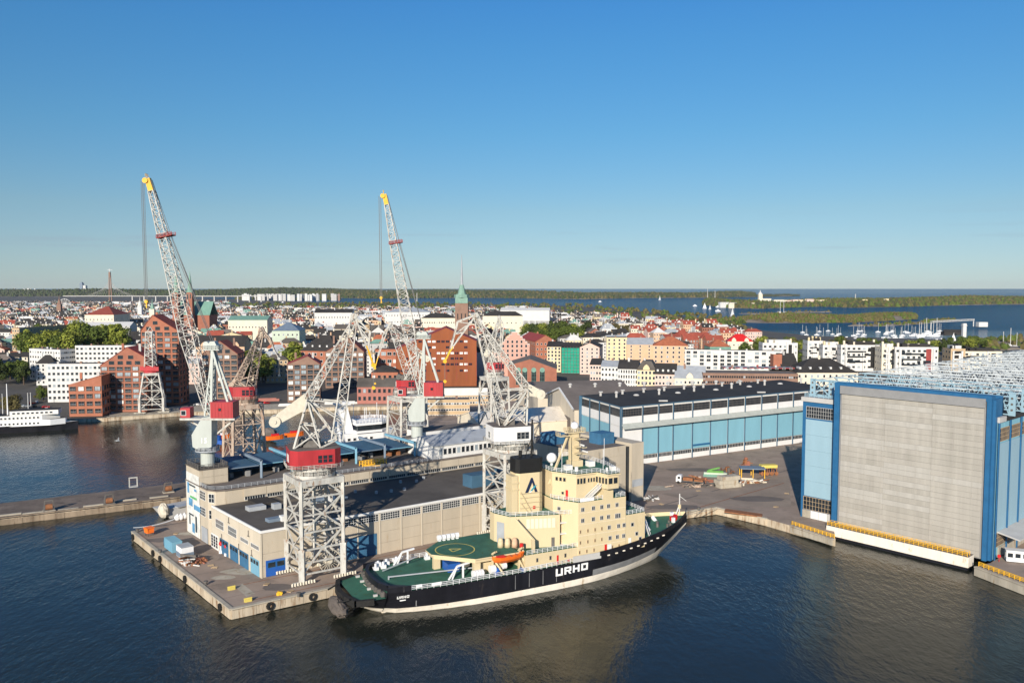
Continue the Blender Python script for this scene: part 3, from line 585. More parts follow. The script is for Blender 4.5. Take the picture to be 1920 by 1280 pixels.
link_crane('white lattice portal crane with white machine house beside the ship funnel', c2, 2.5, 35, 5.8, 29.5, 8,
    dict(foot=(943, 792), apex=(892, 590), tie=(988, 728), cw=(1012, 738), head=(858, 603), mid=(845, 655), tip=(834, 677)), cab_m='white_panel', cabz=(32.4, 37.6), cab_rot=20)
TB = lambda px, v, u0=0: None
def on_track(px, v):       # point on the far crane track (v in the warehouse frame) seen at column px
    for i in range(-300, 2500):
        p = Wp(i*.1, v); 
        if 960+p.x/p.y*FPX >= px: return Vector((p.x, p.y, 0))
c5 = on_track(452, 81)
link_crane('weathered brown lattice crane with red cabin behind the painted tower', c5, 2.5, 35, 6.0, 38.5, 10,
    dict(foot=(468, 742), apex=(491, 616), tie=(446, 712), cw=(436, 722), head=(505, 632), mid=(514, 655), tip=(523, 672)), m='crane_rust', cabz=(40.5, 45.0), cab=(4.6, 3.8), top=.86, tipm='crane_white', thick=.85, cab_rot=8)
c7 = on_track(762, 81)
link_crane('white lattice crane with red trim standing behind the second tall crane', c7, 2.5, 35, 6.3, 36, 8,
    dict(foot=(770, 716), apex=(731, 606), tie=(786, 662), cw=(800, 672), head=(718, 628), mid=(708, 672), tip=(703, 690)), cabz=(39, 43), cab=(4.4, 3.6), top=.9, thick=.85, cab_rot=10)
c6 = on_track(926, 84)
link_crane('white lattice crane with small red cabin rising behind the white-housed crane', c6, 2.5, 35, 5.2, 41, 5,
    dict(foot=(930, 690), apex=(936, 594), tie=(918, 655), cw=(912, 664), head=(944, 606), mid=(942, 640), tip=(940, 655)), cabz=(43.5, 47.5), cab=(3.4, 3.0), top=.85, thick=.8, tipm='crane_white')
c8 = P(286, 772, 2.2); c8.z = 0
t8 = thing('harbour_crane', 'slim white lattice crane on the far quay before the tall brick gable house', 'crane', (c8.x, c8.y, 0))
portal(t8, 20, 6.8, 2.2, 27, 'crane_white', top=.62, w=.42, brace_n=3)
zz = lambda y: CAMH-(y-HOR)*c8.y/FPX
b = MB(); b.prism(ringpoly(4.6, 12), 27, 28.2); b.box(-3.5, 3.5, -2.5, 2.5, 28.2, 31.4); part('machine_house', b, 'crane_red', t8)
b = MB(); b.box(-1.6, 6, -3.4, -2.4, 28.4, 31.0); b.box(-6.2, -3.6, -2, 2, 28.4, 31.2); part('driver_cab', b, 'crane_red', t8)
b = MB(); b.truss((-.4, 0, 31), (-.2, 0, zz(622)), (2.9, 2.6), (1.9, 1.8), 9, (0, 1, 0), .3, .5); part('mast', b, 'crane_white', t8)
b = MB(); b.box(-2.4, 2.2, -2, 2, zz(622)-.4, zz(622)+.4); b.bar((-2, 0, zz(622)), (0, 0, zz(612)), .3); b.bar((2, 0, zz(622)), (0, 0, zz(612)), .3); part('mast_head', b, 'crane_white', t8)
# --- tall tower cranes
def tower_crane(label, c, z0, s, tip_px, ox, oy, num=None, mast_dx=0):
    # ox, oy map photo pixels of the first crane into this one; geometry in the plane facing the camera
    t = thing('tower_crane', label, 'crane', (c.x, c.y, z0)); g = lambda x, y, d=0: PL(ox+(x-383)*s, oy+(y-877)*s, c, 3)-Vector((c.x, c.y, z0))+Vector((0, d, 0))
    side = dirv(93); r = 2.15
    part('column', MB().tube((0, 0, 0), (0, 0, 7.0), r, r*.97, 20), 'crane_grey', t, smooth=False)
    b = MB(); b.tube((0, 0, 4.6), (0, 0, 5.0), r*1.75, n=18); b.rail([(x, y, 5.0) for x, y in ringpoly(r*1.72, 14)], 1.1, 1, .1, close=True); b.tube((0, 0, 5), (0, 0, 6.3), r*1.25, n=18); part('ring_platform', b, 'metal_grey', t)
    pts = [g(367, 834), g(365, 812), g(384, 780), g(402, 780), g(402, 834), g(394, 838), g(374, 838)]
    b = MB(); b.poly3([p-side*3.0 for p in pts], side*6.0); hd = part('slewing_head', b, 'crane_grey', t)
    if num: ob('lettering', text_mesh(num, 2.3, 'letter_white', .03, .015), hd, tuple(g(388, 827)-side*3.08)).rotation_euler = (rad(90), 0, rad(3))
    b = MB(); b.bar(g(343, 783), g(445, 783), 6.2, 0, .6, True); b.bar(g(348, 785), g(378, 800), .5); b.bar(g(440, 785), g(404, 815), .5); b.bar(g(440, 785)+side*2, g(404, 815)+side*2, .5); part('platform', b, 'crane_white', t)
    a0, a1 = g(401, 781), g(443, 752); b = MB(); b.box(a0.x, a1.x, a0.y-3.0, a0.y+3.0, a0.z, a1.z)
    b.box(a0.x-.1, a1.x+.1, a0.y-3.1, a0.y+3.1, a1.z, a1.z+.2)
    mh = part('machine_house', b, 'crane_red', t)
    for k in range(7):
        xx = a0.x+(a1.x-a0.x)*(k+.5)/7; b = MB(); b.box(xx-.06, xx+.06, a0.y-3.08, a0.y-2.99, a0.z+.2, a1.z-.2); part('rib', b, 'crane_red', mh)
    put_window(mh, ((a0.x+a1.x)/2-.6, a0.y-3.03, a0.z+2.2), -math.pi/2, 1.1, 1.0, 'red', 'glass')
    a0, a1 = g(343, 781), g(361, 763); b = MB(); b.box(a0.x, a1.x, a0.y-2, a0.y+1.2, a0.z, a1.z); dc = part('driver_cab', b, 'crane_red', t)
    put_window(dc, ((a0.x+a1.x)/2-.5, a0.y-2.03, a0.z+.8), -math.pi/2, 1.4, 1.4, 'white', 'glass')
    put_window(dc, (a0.x-.03, a0.y-.5, a0.z+.8), math.pi, 1.6, 1.4, 'white', 'glass')
    # A-shaped mast
    b = MB(); top = g(400, 655)
    for sg in (-1, 1):
        o = side*sg*2.2; b.bar(g(400, 780)+o, top+o*.5, .75); b.bar(g(388, 778)+o, top+o*.5, .42); b.bar(g(431, 752)+o, top+o*.5, .62)
        for k in range(8):
            tt = k/8; p1 = g(400, 780).lerp(top, tt)+o*(1-.5*tt); p2 = g(388, 778).lerp(top, tt+.125)+o*(1-.5*tt); p3 = g(388, 778).lerp(top, tt)+o*(1-.5*tt); b.bar(p1, p2, .22); b.bar(p1, p3, .2)
    for k in range(9): p1 = g(400, 780).lerp(top, k/8); o = side*(2.2-1.1*k/8); b.bar(p1-o, p1+o, .24); b.bar(p1-o, g(400, 780).lerp(top, min(1, (k+1)/8))+o, .2)
    part('mast', b, 'crane_grey', t)
    b = MB(); b.bar(top-Vector((2.8, 0, 0)), top+Vector((2.4, 0, 0)), 3.6, 0, .3, True); pl = [top+Vector((x, y, .2)) for x, y in ((-2.8, -1.8), (2.4, -1.8), (2.4, 1.8), (-2.8, 1.8))]; b.rail(pl, 1.1, 1.2, .12, close=True)
    b.poly3([top+Vector((-2.4, -1.4, .2)), top+Vector((2.0, -1.4, .2)), top+Vector((.9, -1.4, 2.6)), top+Vector((-.5, -1.4, 2.6))], (0, 2.8, 0)); b.tube(top+Vector((-1.9, -1.2, 1.7)), top+Vector((-1.9, 1.2, 1.7)), .9, n=10); part('mast_head', b, 'crane_grey', t)
    foot = g(391, 776); tip = PL(tip_px[0], tip_px[1], c, 3)-Vector((c.x, c.y, z0)); d = tip-foot
    b = MB(); m1 = foot+d*.34; m2 = foot+d*.955
    b.truss(foot, m1, (1.5, .5), (2.4, 2.1), 9, side, .17, .27); b.truss(m1, m2, (2.4, 2.1), (.95, .8), 24, side, .15, .25); part('jib', b, 'crane_white', t)
    up = side.cross(d.normalized()); up = up if up.x > 0 else -up
    b = MB(); b.poly3([m2-up*.8-side*.8, m2+up*.8-side*.8, tip+up*.6-side*.8, tip+up*.6+d.normalized()*.6-side*.8, tip-up*.9+d.normalized()*.4-side*.8, tip-up*.9-side*.8], side*1.6)
    b.tube(tip-side*1.2-up*.8, tip+side*1.2-up*.8, .85, n=12); b.rail([tip-side*1.1-up*.4+d.normalized(), tip+side*1.1-up*.4+d.normalized()], 1, 1, .1); part('jib_head', b, 'crane_yellow', t)
    mm = foot+d*.76; b = MB(); b.bar(mm-up*1.6, mm+up*3.2, 3.8, 0, .25); b.rail([mm-up*1.6-side*1.8, mm+up*3.2-side*1.8], 1, 1.2, .12); b.rail([mm-up*1.6+side*1.8, mm+up*3.2+side*1.8], 1, 1.2, .12); part('jib_platform', b, 'roof_maroon', t)
    b = MB()
    for sg in (-1, 1):
        b.bar(top+side*sg*.9+Vector((0, 0, 2)), mm+up*2.0+side*sg*.9, .13); b.bar(top+side*sg*.5+Vector((0, 0, 2.2)), mm+up*2.4+side*sg*.5, .1); b.bar(mm+up*2.2+side*sg*.8, tip+up*.8+side*sg*.6, .12)
        for e in (-.5, -1.3): b.bar(tip-up*1.2+side*sg*.5+Vector((e*.8, 0, 0)), Vector(((tip-up*1.2).x+e*.7, (tip-up*1.2).y+sg*.4, g(380, 565).z)), .1)
    part('cable', b, 'cable', t)
    zb = g(380, 565).z; b = MB(); bx = (tip-up*1.2).x-.6; b.tube((bx, tip.y-.5, zb), (bx, tip.y+.5, zb), .55, n=10); b.bar((bx, tip.y, zb-.6), (bx, tip.y, zb-2), .35); part('hook_block', b, 'crane_yellow', t)
    return t
c3 = Wp(4.5, 50); 
tower_crane('tall tower crane with number on its pale grey head above the painted warehouse tower', c3, 24.35, 1.0, (279, 338), 383, 877, '15')
c4 = Wp(81.6, 53.3)
t4 = tower_crane('tall tower crane with glossy red machine house rising from mid warehouse roof', c4, 24.8, .846, (722, 367), 781, 822)
b = MB(); b.prism(ringpoly(4.4, 16), -5.4, 0); part('pedestal', b, 'roof_brown', t4)
# ================================================================ ICEBREAKER
SA = 27.0
so = P(940, 1125, 0)-dirv(SA)*40+dirv(SA+90)*11.9
ship = thing('icebreaker', 'black hulled icebreaker with cream superstructure and green decks moored at the pier', 'ship', (so.x, so.y, 0), rad(SA))
def ip(x, tab):
    for (a, va), (b_, vb) in zip(tab, tab[1:]):
        if a <= x <= b_:
            t = (x-a)/(b_-a); t = t*t*(3-2*t) if False else t; return va+(vb-va)*t
    return tab[-1][1] if x > tab[-1][0] else tab[0][1]
HBW = [(1, .6), (5, 1.5), (8, 2.6), (12, 5.2), (17, 7.4), (22, 8.8), (30, 10.6), (40, 11.6), (59, 11.7), (68, 10.8), (76, 9.0), (84, 6.5), (92, 3.6), (99, .7), (101, .2), (109, .1)]
HBD = [(1, 7.6), (3, 8.6), (6, 9.4), (13, 10.6), (25, 11.9), (75, 11.9), (84, 11.2), (92, 9.6), (98, 7.4), (103, 4.6), (107, 1.9), (109, .25)]
DK = [(1, 4.6), (9.9, 5.0), (10, 6.3), (45, 6.2), (60, 6.5), (75, 7.5), (90, 8.9), (109, 10.6)]
xs = [3.2, 5, 7, 9.9, 10.05, 13, 17, 21, 26, 32, 40, 48, 56, 62, 68, 74, 80, 85, 89, 92.5, 96, 99, 101.5, 104, 106, 107.6, 109]
ZL = lambda x: ip(x, [(1, 3.2), (6, 2.2), (12, 1.5), (22, 1.5), (60, 1.7), (80, 2.0), (92, 2.9), (100, 5.0), (109, 8.2)])
def hb(x, z):          # half beam of the hull at station x, height z
    zd = ip(x, DK); zb = ip(x, [(1, 2.6), (6, .9), (9, -.4), (12, -1.2), (30, -1.2), (92, -1.2), (97, -.6), (101, 1.6), (105, 4.6), (109, 8)])
    t = max(0, min(1, (z-zb)/(zd-zb))); p = ip(x, [(1, .6), (20, .55), (40, .5), (80, .75), (109, 1.0)])
    return ip(x, HBW)+(ip(x, HBD)-ip(x, HBW))*t**p, zb
b = MB(); rings = []
for x in xs:
    zd = ip(x, DK); zl = max(ZL(x), hb(x, 0)[1]+.35); zb = hb(x, 0)[1]
    zs = [zb, (zb+zl)/2, zl, zl+(zd-zl)*.33, zl+(zd-zl)*.66, zd]
    rings.append([(x, hb(x, z)[0], z) for z in zs])
nb = len(rings[0])
for r0, r1 in zip(rings, rings[1:]):
    for s in (-1, 1):
        for k in range(nb-1):
            f = [r0[k], r1[k], r1[k+1], r0[k+1]]; f = [(p[0], p[1]*s, p[2]) for p in f]
            x = r0[k][0]
            mi = 1 if k < 2 else (2 if (k == 2 and 68 <= x < 92 and s < 0) else 0)  # grey patch on one side only: shade near the bow put into colour
            b.face(f if s < 0 else f[::-1], mi)
r0 = rings[0]; b.face([(p[0], p[1], p[2]) for p in r0]+[(p[0], -p[1], p[2]) for p in r0[::-1]], 0)
for a_, c_ in zip(rings, rings[1:]): b.face([(a_[0][0], a_[0][1], a_[0][2]), (c_[0][0], c_[0][1], c_[0][2]), (c_[0][0], -c_[0][1], c_[0][2]), (a_[0][0], -a_[0][1], a_[0][2])], 1)
part('hull', b, ['hull_black', 'hull_white', 'hull_grey'], ship)
# decks
b = MB()
for x0, x1 in zip(xs, xs[1:]):
    if x0 == 9.9: continue
    i = .35; z0, z1 = ip(x0, DK)-.02, ip(x1, DK)-.02
    if x0 == 10.05: z0 = 6.28
    h0, h1 = max(.05, ip(x0, HBD)-i), max(.05, ip(x1, HBD)-i); b.face([(x0, -h0, z0), (x1, -h1, z1), (x1, h1, z1), (x0, h0, z0)])
b.face([(10, -10, 5), (10, 10, 5), (10, 10, 6.28), (10, -10, 6.28)], 1)
part('deck', b, ['deck_green', 'hull_black'], ship)
def bulwark(x0, x1, h, m, th=.3, sides=(-1, 1), inner=None):
    b = MB(); n = max(2, int((x1-x0)/3)); X = [x0+(x1-x0)*i/n for i in range(n+1)]
    for s in sides:
        for a_, c_ in zip(X, X[1:]):
            za, zc = ip(a_, DK), ip(c_, DK); ha, hc = ip(a_, HBD), ip(c_, HBD)
            o0 = [(a_, s*ha, za-.05), (c_, s*hc, zc-.05), (c_, s*(hc+.03), zc+h), (a_, s*(ha+.03), za+h)]; i0 = [(x, y-s*th, z) for x, y, z in o0]
            b.face(o0, 0); b.face(i0[::-1], 1 if inner else 0); b.face([o0[3], o0[2], i0[2], i0[3]], 0)
    return part('bulwark', b, [m, inner or m], ship)
bulwark(10.2, 16, 1.3, 'hull_black'); bulwark(70, 108.8, 1.15, 'hull_black', inner='ship_cream'); 
# curved black coaming at the break of the aft deck and the rubber-padded towing notch
b = MB(); cv = [(14.5, -10.5), (11, -8.5), (9.6, -5), (9.2, 0), (9.6, 5), (11, 8.5), (14.5, 10.5)]
for p, q in zip(cv, cv[1:]): b.bar((*p, 6.9), (*q, 6.9), .9, 0, 1.5)
part('coaming', b, 'hull_black', ship)
b = MB()
for y in range(-8, 9, 2): b.box(8.2+abs(y)*.12, 9.0+abs(y)*.12, y-.5, y+.5, 4.9, 6.2)
for y in (-7, -2, 4, 8): b.box(7.6, 8.6, y-.25, y+.25, 4.9, 5.4, 1)
part('notch_gear', b, ['machinery', 'pl_grey'], ship)
b = MB(); pts = [(1.6, -3.8), (1.3, 0), (1.6, 3.8)]
for sg in (-1, 1): b.bar((3.0, sg*8.2, 4.4), (7.0, sg*9.6, 4.6), 1.0, 0, 1.4)
for p, q in zip([(3.0, -8.2)]+pts, pts+[(3.0, 8.2)]): b.bar((*p, 4.3), (*q, 4.3), 1.2, 0, 1.7)
part('rubbing_strake', b, 'rubber', ship)
def lump(name, c, r, m, seed, n=14, k=9):
    rr = random.Random(seed); b = MB().sphere((0, 0, 0), 1, n, k); b.v = [((v[0]*r[0])*(1+rr.uniform(-.14, .14))+c[0], (v[1]*r[1])*(1+rr.uniform(-.14, .14))+c[1], v[2]*r[2]*(1+rr.uniform(-.1, .1))+c[2]) for v in b.v]
    return b
b = lump('f', (-.2, -3.4, 2.6), (1.9, 5.6, 1.9), 'canvas', 3, 22, 14)
ft = single('stern_fender', b, 'canvas', 'bulky dark grey canvas wrapped fender hanging off the ship stern', 'fender', (so.x, so.y, 0), rad(SA))
part('rope', MB().bar((-1, -6, 4.6), (1.5, -7.5, 5.4), .3).bar((-1, 3, 4.8), (1.5, 4, 5.4), .3), 'rubber', ft)
# rudder skeg showing at the stern
b = MB(); b.poly3([(9.5, -5.9, 1.4), (15, -6.4, 1.4), (14.2, -6.4, -1), (10.4, -5.9, -1)], (0, .9, 0)); part('skeg', b, 'hull_white', ship)
# rails along the open aft deck
b = MB()
for s in (-1, 1):
    b.rail([(x, s*(ip(x, HBD)-.1), ip(x, DK)) for x in (16, 20, 25, 30, 35, 40, 45, 50, 55)], 1.2, 1.5, .1)
part('deck_railing', b, 'snow_plastic', ship)
b = MB(); b.box(21, 23.6, -11.75, -11.6, 6.9, 7.6); b.box(17.2, 18.6, -11.2, -11.05, 6.9, 7.6); part('deck_boards', b, 'letter_white', ship, kind='stuff')
# main deck house and engine casing
CR = 'ship_cream'
b = MB(); b.prism([(47.5, -10.9), (66, -10.9), (66, 10.9), (47.5, 10.9)], 6.2, 10.3, 0, 1); dh = part('deck_house', b, [CR, 'deck_green'], ship)
for x in (51, 55, 59.6): put_window(dh, (x, -10.93, 8.2), -math.pi/2, .32, .8, 'machinery', 'glass')
put_panel('door', dh, (57.2, -10.95, 6.4), -math.pi/2, .5, 2.6, 'red'); put_panel('hose_box', dh, (60.6, -10.95, 6.8), -math.pi/2, .6, .6, 'red')
b = MB(); b.prism([(46.4, -4.2), (59.5, -8.2), (59.5, 8.2), (46.4, 4.2), (44.2, 3.6), (44.2, 1)], 10.2, 19.0, 0, 1); cas = part('engine_casing', b, [CR, 'deck_green'], ship)
def on(p, q, t, z, o=.04):       # point on a wall from p to q, pushed outwards
    p = Vector((*p, 0)); q = Vector((*q, 0)); d = (q-p).normalized(); nrm = Vector((d.y, -d.x, 0)); e = p.lerp(q, t)+nrm*o; return (e.x, e.y, z), math.atan2(nrm.y, nrm.x)
cs = ((46.4, -4.2), (59.5, -8.2))
for k in range(7):
    e, an = on(*cs, .36+k*.085, 15.6); put_panel('louvre', cas, e, an, .95, 2.6, 'pl_cream', .06)
e, an = on((44.2, 1), (46.4, -4.2), .42, 10.6); put_panel('roller_door', cas, e, an, 2.6, 6.4, 'metal_grey', .08)
e, an = on(*cs, .86, 10.4); put_panel('door', cas, e, an, .9, 2.5, 'machinery', .06)
b = MB(); b.rail([(44.3, 3.6, 19), (44.3, 1, 19), (46.4, -4.1, 19), (59.4, -8.1, 19), (63, -9.5, 19)], 1.15, 1.5, .075); b.rail([(48, -10.8, 10.3), (63.5, -10.8, 10.3)], 1.15, 1.5, .075); part('railing', b, 'snow_plastic', ship)
# stair recess between casing and accommodation
b = MB()
for z in (10.3, 13.4, 16.4): b.box(59.5, 62.5, -8.0, -3, z, z+.18, 1); b.box(60.4, 61.2, -5.2, -5.0, z+.2, z+2.2, 0)
part('stair_landing', b, ['red', 'snow_plastic'], ship)
# accommodation block
poly_a = [(63.6, -11), (79, -11), (79, 11), (63.6, 11), (59.4, 4.5), (59.4, -4.5)]
b = MB(); b.prism(poly_a, 6.4, 22.4, 0, 1); acc = part('accommodation', b, [CR, 'deck_green'], ship)
b = MB(); b.prism([(79, -10.8), (86, -10.4), (86, 10.4), (79, 10.8)], 7.0, 17.0, 0, 1); lac = part('lower_accommodation', b, [CR, 'deck_green'], ship)
for z in (10.0, 13.2, 16.3, 19.4):
    b = MB(); b.box(63.7, 79, -11.06, -11.0, z-.05, z+.05); part('seam', b, 'pl_cream', acc)
rows = [(19.9, [64.9, 68.3, 71, 73.2, 76], .85), (16.9, [64.9, 68.3, 71, 73.2], .85), (13.9, [73.5, 76.6, 78.4], .85), (10.9, [73.8, 76.2, 78.3], .85)]
for z, X, w_ in rows:
    for x in X: put_window(acc, (x, -11.03, z), -math.pi/2, w_, .95, 'pl_grey', 'glass', 2, 1)
for x in (75.7, 76.3, 76.9): put_window(acc, (x, -11.03, 16.7), -math.pi/2, .42, 1.15, 'pl_grey', 'glass')
for z, X in ((14.0, [64.2, 66.6, 68.9, 71.1]), (11.0, [64.2, 66.6, 68.9, 71.1]), (8.4, [64.0, 66.3, 68.6, 74.6, 76.8])):
    for x in X: put_window(acc, (x, -11.03, z), -math.pi/2, .26, .75, 'pl_tan', 'glass')
for x, z in ((81.5, 13.6), (83, 10.8), (84.2, 9.2)): put_window(lac, (x, -10.66, z), -math.pi/2, .8, .9, 'pl_grey', 'glass')
put_panel('door', acc, (72.4, -11.04, 7.4), -math.pi/2, .7, 2.4, 'red'); put_panel('door', acc, (73.6, -11.04, 7.4), -math.pi/2, 1.3, 2.3, 'white'); put_panel('door', lac, (80.6, -10.75, 7.6), -math.pi/2, .9, 2.8, 'white')
put_panel('hose_box', acc, (79-.7, -11.04, 7.6), -math.pi/2, .6, .6, 'red')
e, an = on((59.4, -4.5), (63.6, -11), .25, 19.6); put_window(acc, e, an, .8, .9, 'pl_grey', 'glass', 2, 1)
b = MB(); b.rail([(59.5, -3, 22.4), (59.6, -4.6, 22.4), (63.7, -10.8, 22.4), (74.5, -10.8, 22.4)], 1.15, 1.5, .075); b.rail([(79, -10.6, 17), (85.8, -10.2, 17), (85.8, 10.2, 17), (79, 10.6, 17)], 1.15, 1.5, .075); b.rail([(75.8, -10.8, 22.4), (78.9, -10.8, 22.4), (78.9, 10.8, 22.4)], 1.15, 1.5, .075); part('railing', b, 'snow_plastic', ship)
b = MB(); b.box(64.2, 68.6, -10.98, -10.9, 22.5, 23.4); part('name_banner', b, 'letter_white', ship)
# wheelhouse with swept wings
wp = [(60, -3), (64, -9.2), (71, -9.2), (75.8, -9.0), (77.2, -4), (77.2, 4), (75.8, 9), (64, 9.2), (60, 3)]
b = MB(); b.prism(wp, 22.4, 29.4, 0, 1); wh = part('wheelhouse', b, [CR, 'deck_green'], ship)
wing = [(70.2, -9.0), (71.6, -13), (75.2, -13), (77, -9.0)]
b = MB(); b.prism(wing, 25.6, 29.4, 0, 1); b.prism([(x, -y) for x, y in wing], 25.6, 29.4, 0, 1); b.prism([(71.6, -11), (74.8, -11), (74.8, -9), (71.6, -9)], 22.4, 25.6); part('bridge_wing', b, ['ship_cream', 'deck_green'], wh)
b = MB(); b.prism([(x*1.0+.0, y) for x, y in [(59.7, -3.1), (63.9, -9.6), (70.4, -9.6), (71.4, -13.4), (75.6, -13.4), (77.6, -4), (77.6, 4), (75.6, 13.4), (71.4, 13.4), (70.4, 9.6), (63.9, 9.6), (59.7, 3.1)]], 29.4, 29.75, 0, 1); part('roof', b, [CR, 'deck_green'], wh)
def winrow(p, q, ts, z, w_, h_, par):
    for t in ts: e, an = on(p, q, t, z); put_window(par, e, an, w_, h_, 'ship_cream', 'glass')
winrow((60, -3), (64, -9.2), (.2, .36, .52, ), 27.4, .75, 1.0, wh)
winrow((64, -9.2), (71, -9.2), (.08, .22, .36), 27.0, .75, 1.5, wh); winrow((64, -9.2), (71, -9.2), (.55, .68, .8), 27.2, .55, 1.1, wh)
e, an = on((60, -3), (64, -9.2), .62, 22.5); put_panel('door', wh, e, an, .7, 2.6, 'red')
e, an = on((64, -9.2), (71, -9.2), .95, 26); put_panel('door', wh, e, an, .7, 2.2, 'orange')
winrow((70.2, -9.0), (71.6, -13), (.15, .4, .65, .9), 27.0, .7, 1.6, wh); winrow((71.6, -13), (75.2, -13), (.25, .7), 27.0, 1.3, 1.6, wh); winrow((75.2, -13), (77, -9), (.2, .5, .8), 27.0, .9, 1.6, wh)
winrow((60, -3), (64, -9.2), (.45,), 23.8, .7, .7, wh)
b = MB(); b.bar((66.4, -10.4, 22.5), (70.4, -11.2, 26.0), 1.2, 0, .15)
for dy in (-.6, .6): b.bar((66.4, -10.4+dy, 23.5), (70.4, -11.2+dy, 27.0), .14); b.bar((66.4, -10.4+dy, 23), (70.4, -11.2+dy, 26.5), .1)
part('stair', b, 'white', ship)
b = MB(); b.rail([(x, y, 29.75) for x, y in [(59.8, 3), (59.8, -3.0), (64, -9.4), (70.4, -9.4), (71.5, -13.2), (75.4, -13.2), (77.4, -4), (77.4, 4), (75.4, 13.2), (71.5, 13.2)]], 1.15, 1.5, .075); part('roof_railing', b, 'snow_plastic', ship)
# mast
b = MB(); b.prism([(67.6, -1), (70, -.8), (70, .8), (67.6, 1)], 29.7, 39.5); b.box(67.0, 71.0, -1.3, 1.3, 29.7, 31.5)
for z, w_ in ((33.0, 2.6), (34.8, 2.4), (37.2, 3.2)): b.box(69.5, 72.6, -.9, .9, z, z+.2); b.box(68, 69.6, -w_, w_, z+.6, z+.85)
b.box(66.4, 71.6, -1.6, 1.6, 39.4, 39.7); b.rail([(66.4, -1.6, 39.7), (71.6, -1.6, 39.7), (71.6, 1.6, 39.7), (66.4, 1.6, 39.7)], 1, 1.2, .1, close=True)
b.box(63.6, 66.4, -1.2, 1.2, 38.6, 38.8); b.rail([(63.6, -1.2, 38.8), (63.6, 1.2, 38.8)], 1, 1, .1)
for k in range(22): b.bar((70.2, -1.3, 30+k*.45), (70.2, -.3, 30+k*.45), .07)
b.bar((66, -3, 22.6), (67, -1.2, 38.4), .2); b.bar((59.5, -2.2, 26), (66.8, 0, 38.6), .5)
mst = part('mast', b, CR, ship)
part('radome', MB().sphere((69, 0, 41.2), 1.15, 12, 8).tube((69, 0, 39.6), (69, 0, 40.6), .5), 'snow_plastic', mst, True)
part('radar', MB().box(70.6, 70.9, -2.2, 2.2, 35.6, 36.0).box(72, 72.3, -1.8, 1.8, 33.6, 33.95).bar((70.8, 0, 35), (70.8, 0, 35.8), .3), 'snow_plastic', mst)
part('radome', MB().sphere((63.4, 3.2, 32.0), 1.5, 12, 8).tube((63.4, 3.2, 29.7), (63.4, 3.2, 31), .4), 'snow_plastic', mst, True)
part('whip_antenna', MB().bar((77, -3, 29.7), (77, -3, 37.5), .1).bar((62.5, -4, 29.7), (62.5, -4, 37), .1).bar((73.4, -8, 29.7), (73.4, -8, 35.5), .1).bar((71, 5, 29.7), (71, 5, 41.5), .1), 'snow_plastic', mst)
b = MB(); b.box(64, 66, -4, -2, 29.75, 31); b.box(72, 74, -3, -1, 29.75, 31.2); b.tube((66, -6, 29.75), (66, -6, 31), .5); b.tube((73, -10.5, 29.75), (73, -10.5, 31), .35); b.box(75, 76.2, -10, -8.6, 29.75, 30.9); part('roof_gear', b, 'white', ship)
# funnel
fx, fy = 53.4, 0.0
fp = [(49.4, -1.6), (50.2, -2.6), (56.0, -3.1), (57.3, -2.2), (57.3, 2.2), (56.0, 3.1), (50.2, 2.6), (49.4, 1.6)]
b = MB(); b.prism(fp, 19, 30.0); fn = part('funnel', b, CR, ship); b = MB(); b.prism([(53.4+(x-53.4)*1.015, y*1.015) for x, y in fp], 30.0, 33.9, 0, 0); ft_ = part('funnel_top', b, 'black', ship)
part('exhaust_pipe', MB().tube((55.2, 0, 34), (55.4, 0, 44), .35, .25, 8).bar((52.6, -1, 34), (55.2, 0, 39), .16).bar((56.6, 1.2, 34), (55.2, 0, 39), .16).tube((52, .6, 34), (52, .6, 35.6), .5), 'black', ft_)
b = MB(); b.prism([(47.8, -2.6), (49.6, -2.6), (49.6, 1.0), (47.8, 1)], 19, 29.5); b.box(47.6, 49.8, -2.8, 1.2, 27.4, 27.8); b.box(47.6, 49.8, -2.8, 1.2, 25.6, 25.9); part('ventilation_trunk', b, CR, fn)
a_, c_ = (50.2, -2.6), (56.0, -3.1); F = lambda t, z, o: Vector(on(a_, c_, t, z, o)[0])
b = MB(); th = F(.5, 0, .06)-F(.5, 0, .03)
b.poly3([F(.26, 24.6, .03), F(.42, 24.6, .03), F(.62, 27.2, .03), F(.62, 28.6, .03), F(.56, 28.6, .03)], th); b.poly3([F(.56, 28.6, .05), F(.64, 28.6, .05), F(.9, 24.6, .05), F(.76, 24.6, .05)], th); part('emblem', b, 'logo_navy', fn)
b = MB(); b.poly3([F(.5, 24.9, .07), F(.62, 25.0, .07), F(.86, 26.5, .07), F(.72, 26.4, .07)], th); part('emblem', b, 'logo_teal', fn)
b = MB(); b.poly3([F(.46, 24.5, .065), F(.58, 24.7, .065), F(.74, 26.2, .065), F(.64, 26.0, .065)], th); part('emblem', b, 'letter_white', fn)
b = MB()
for z in (20.6, 22, 23.4, 24.6): b.bar(F(.0, z, .5), F(1.0, z, .5), .1); b.bar(F(.0, z, .5), F(.0, z, 0), .1); b.bar(F(1.0, z, .5), F(1.0, z, 0), .1)
b.bar(F(.02, 25, .35), F(.55, 19.5, .35), .4, 0, .12); b.bar(F(.02, 22, .35), F(.4, 19.2, .35), .4, 0, .12); part('ladder', b, 'ship_cream', fn)
put_panel('hose_box', fn, on(a_, c_, .72, 20.0)[0], on(a_, c_, .7, 20)[1], .7, .8, 'red')
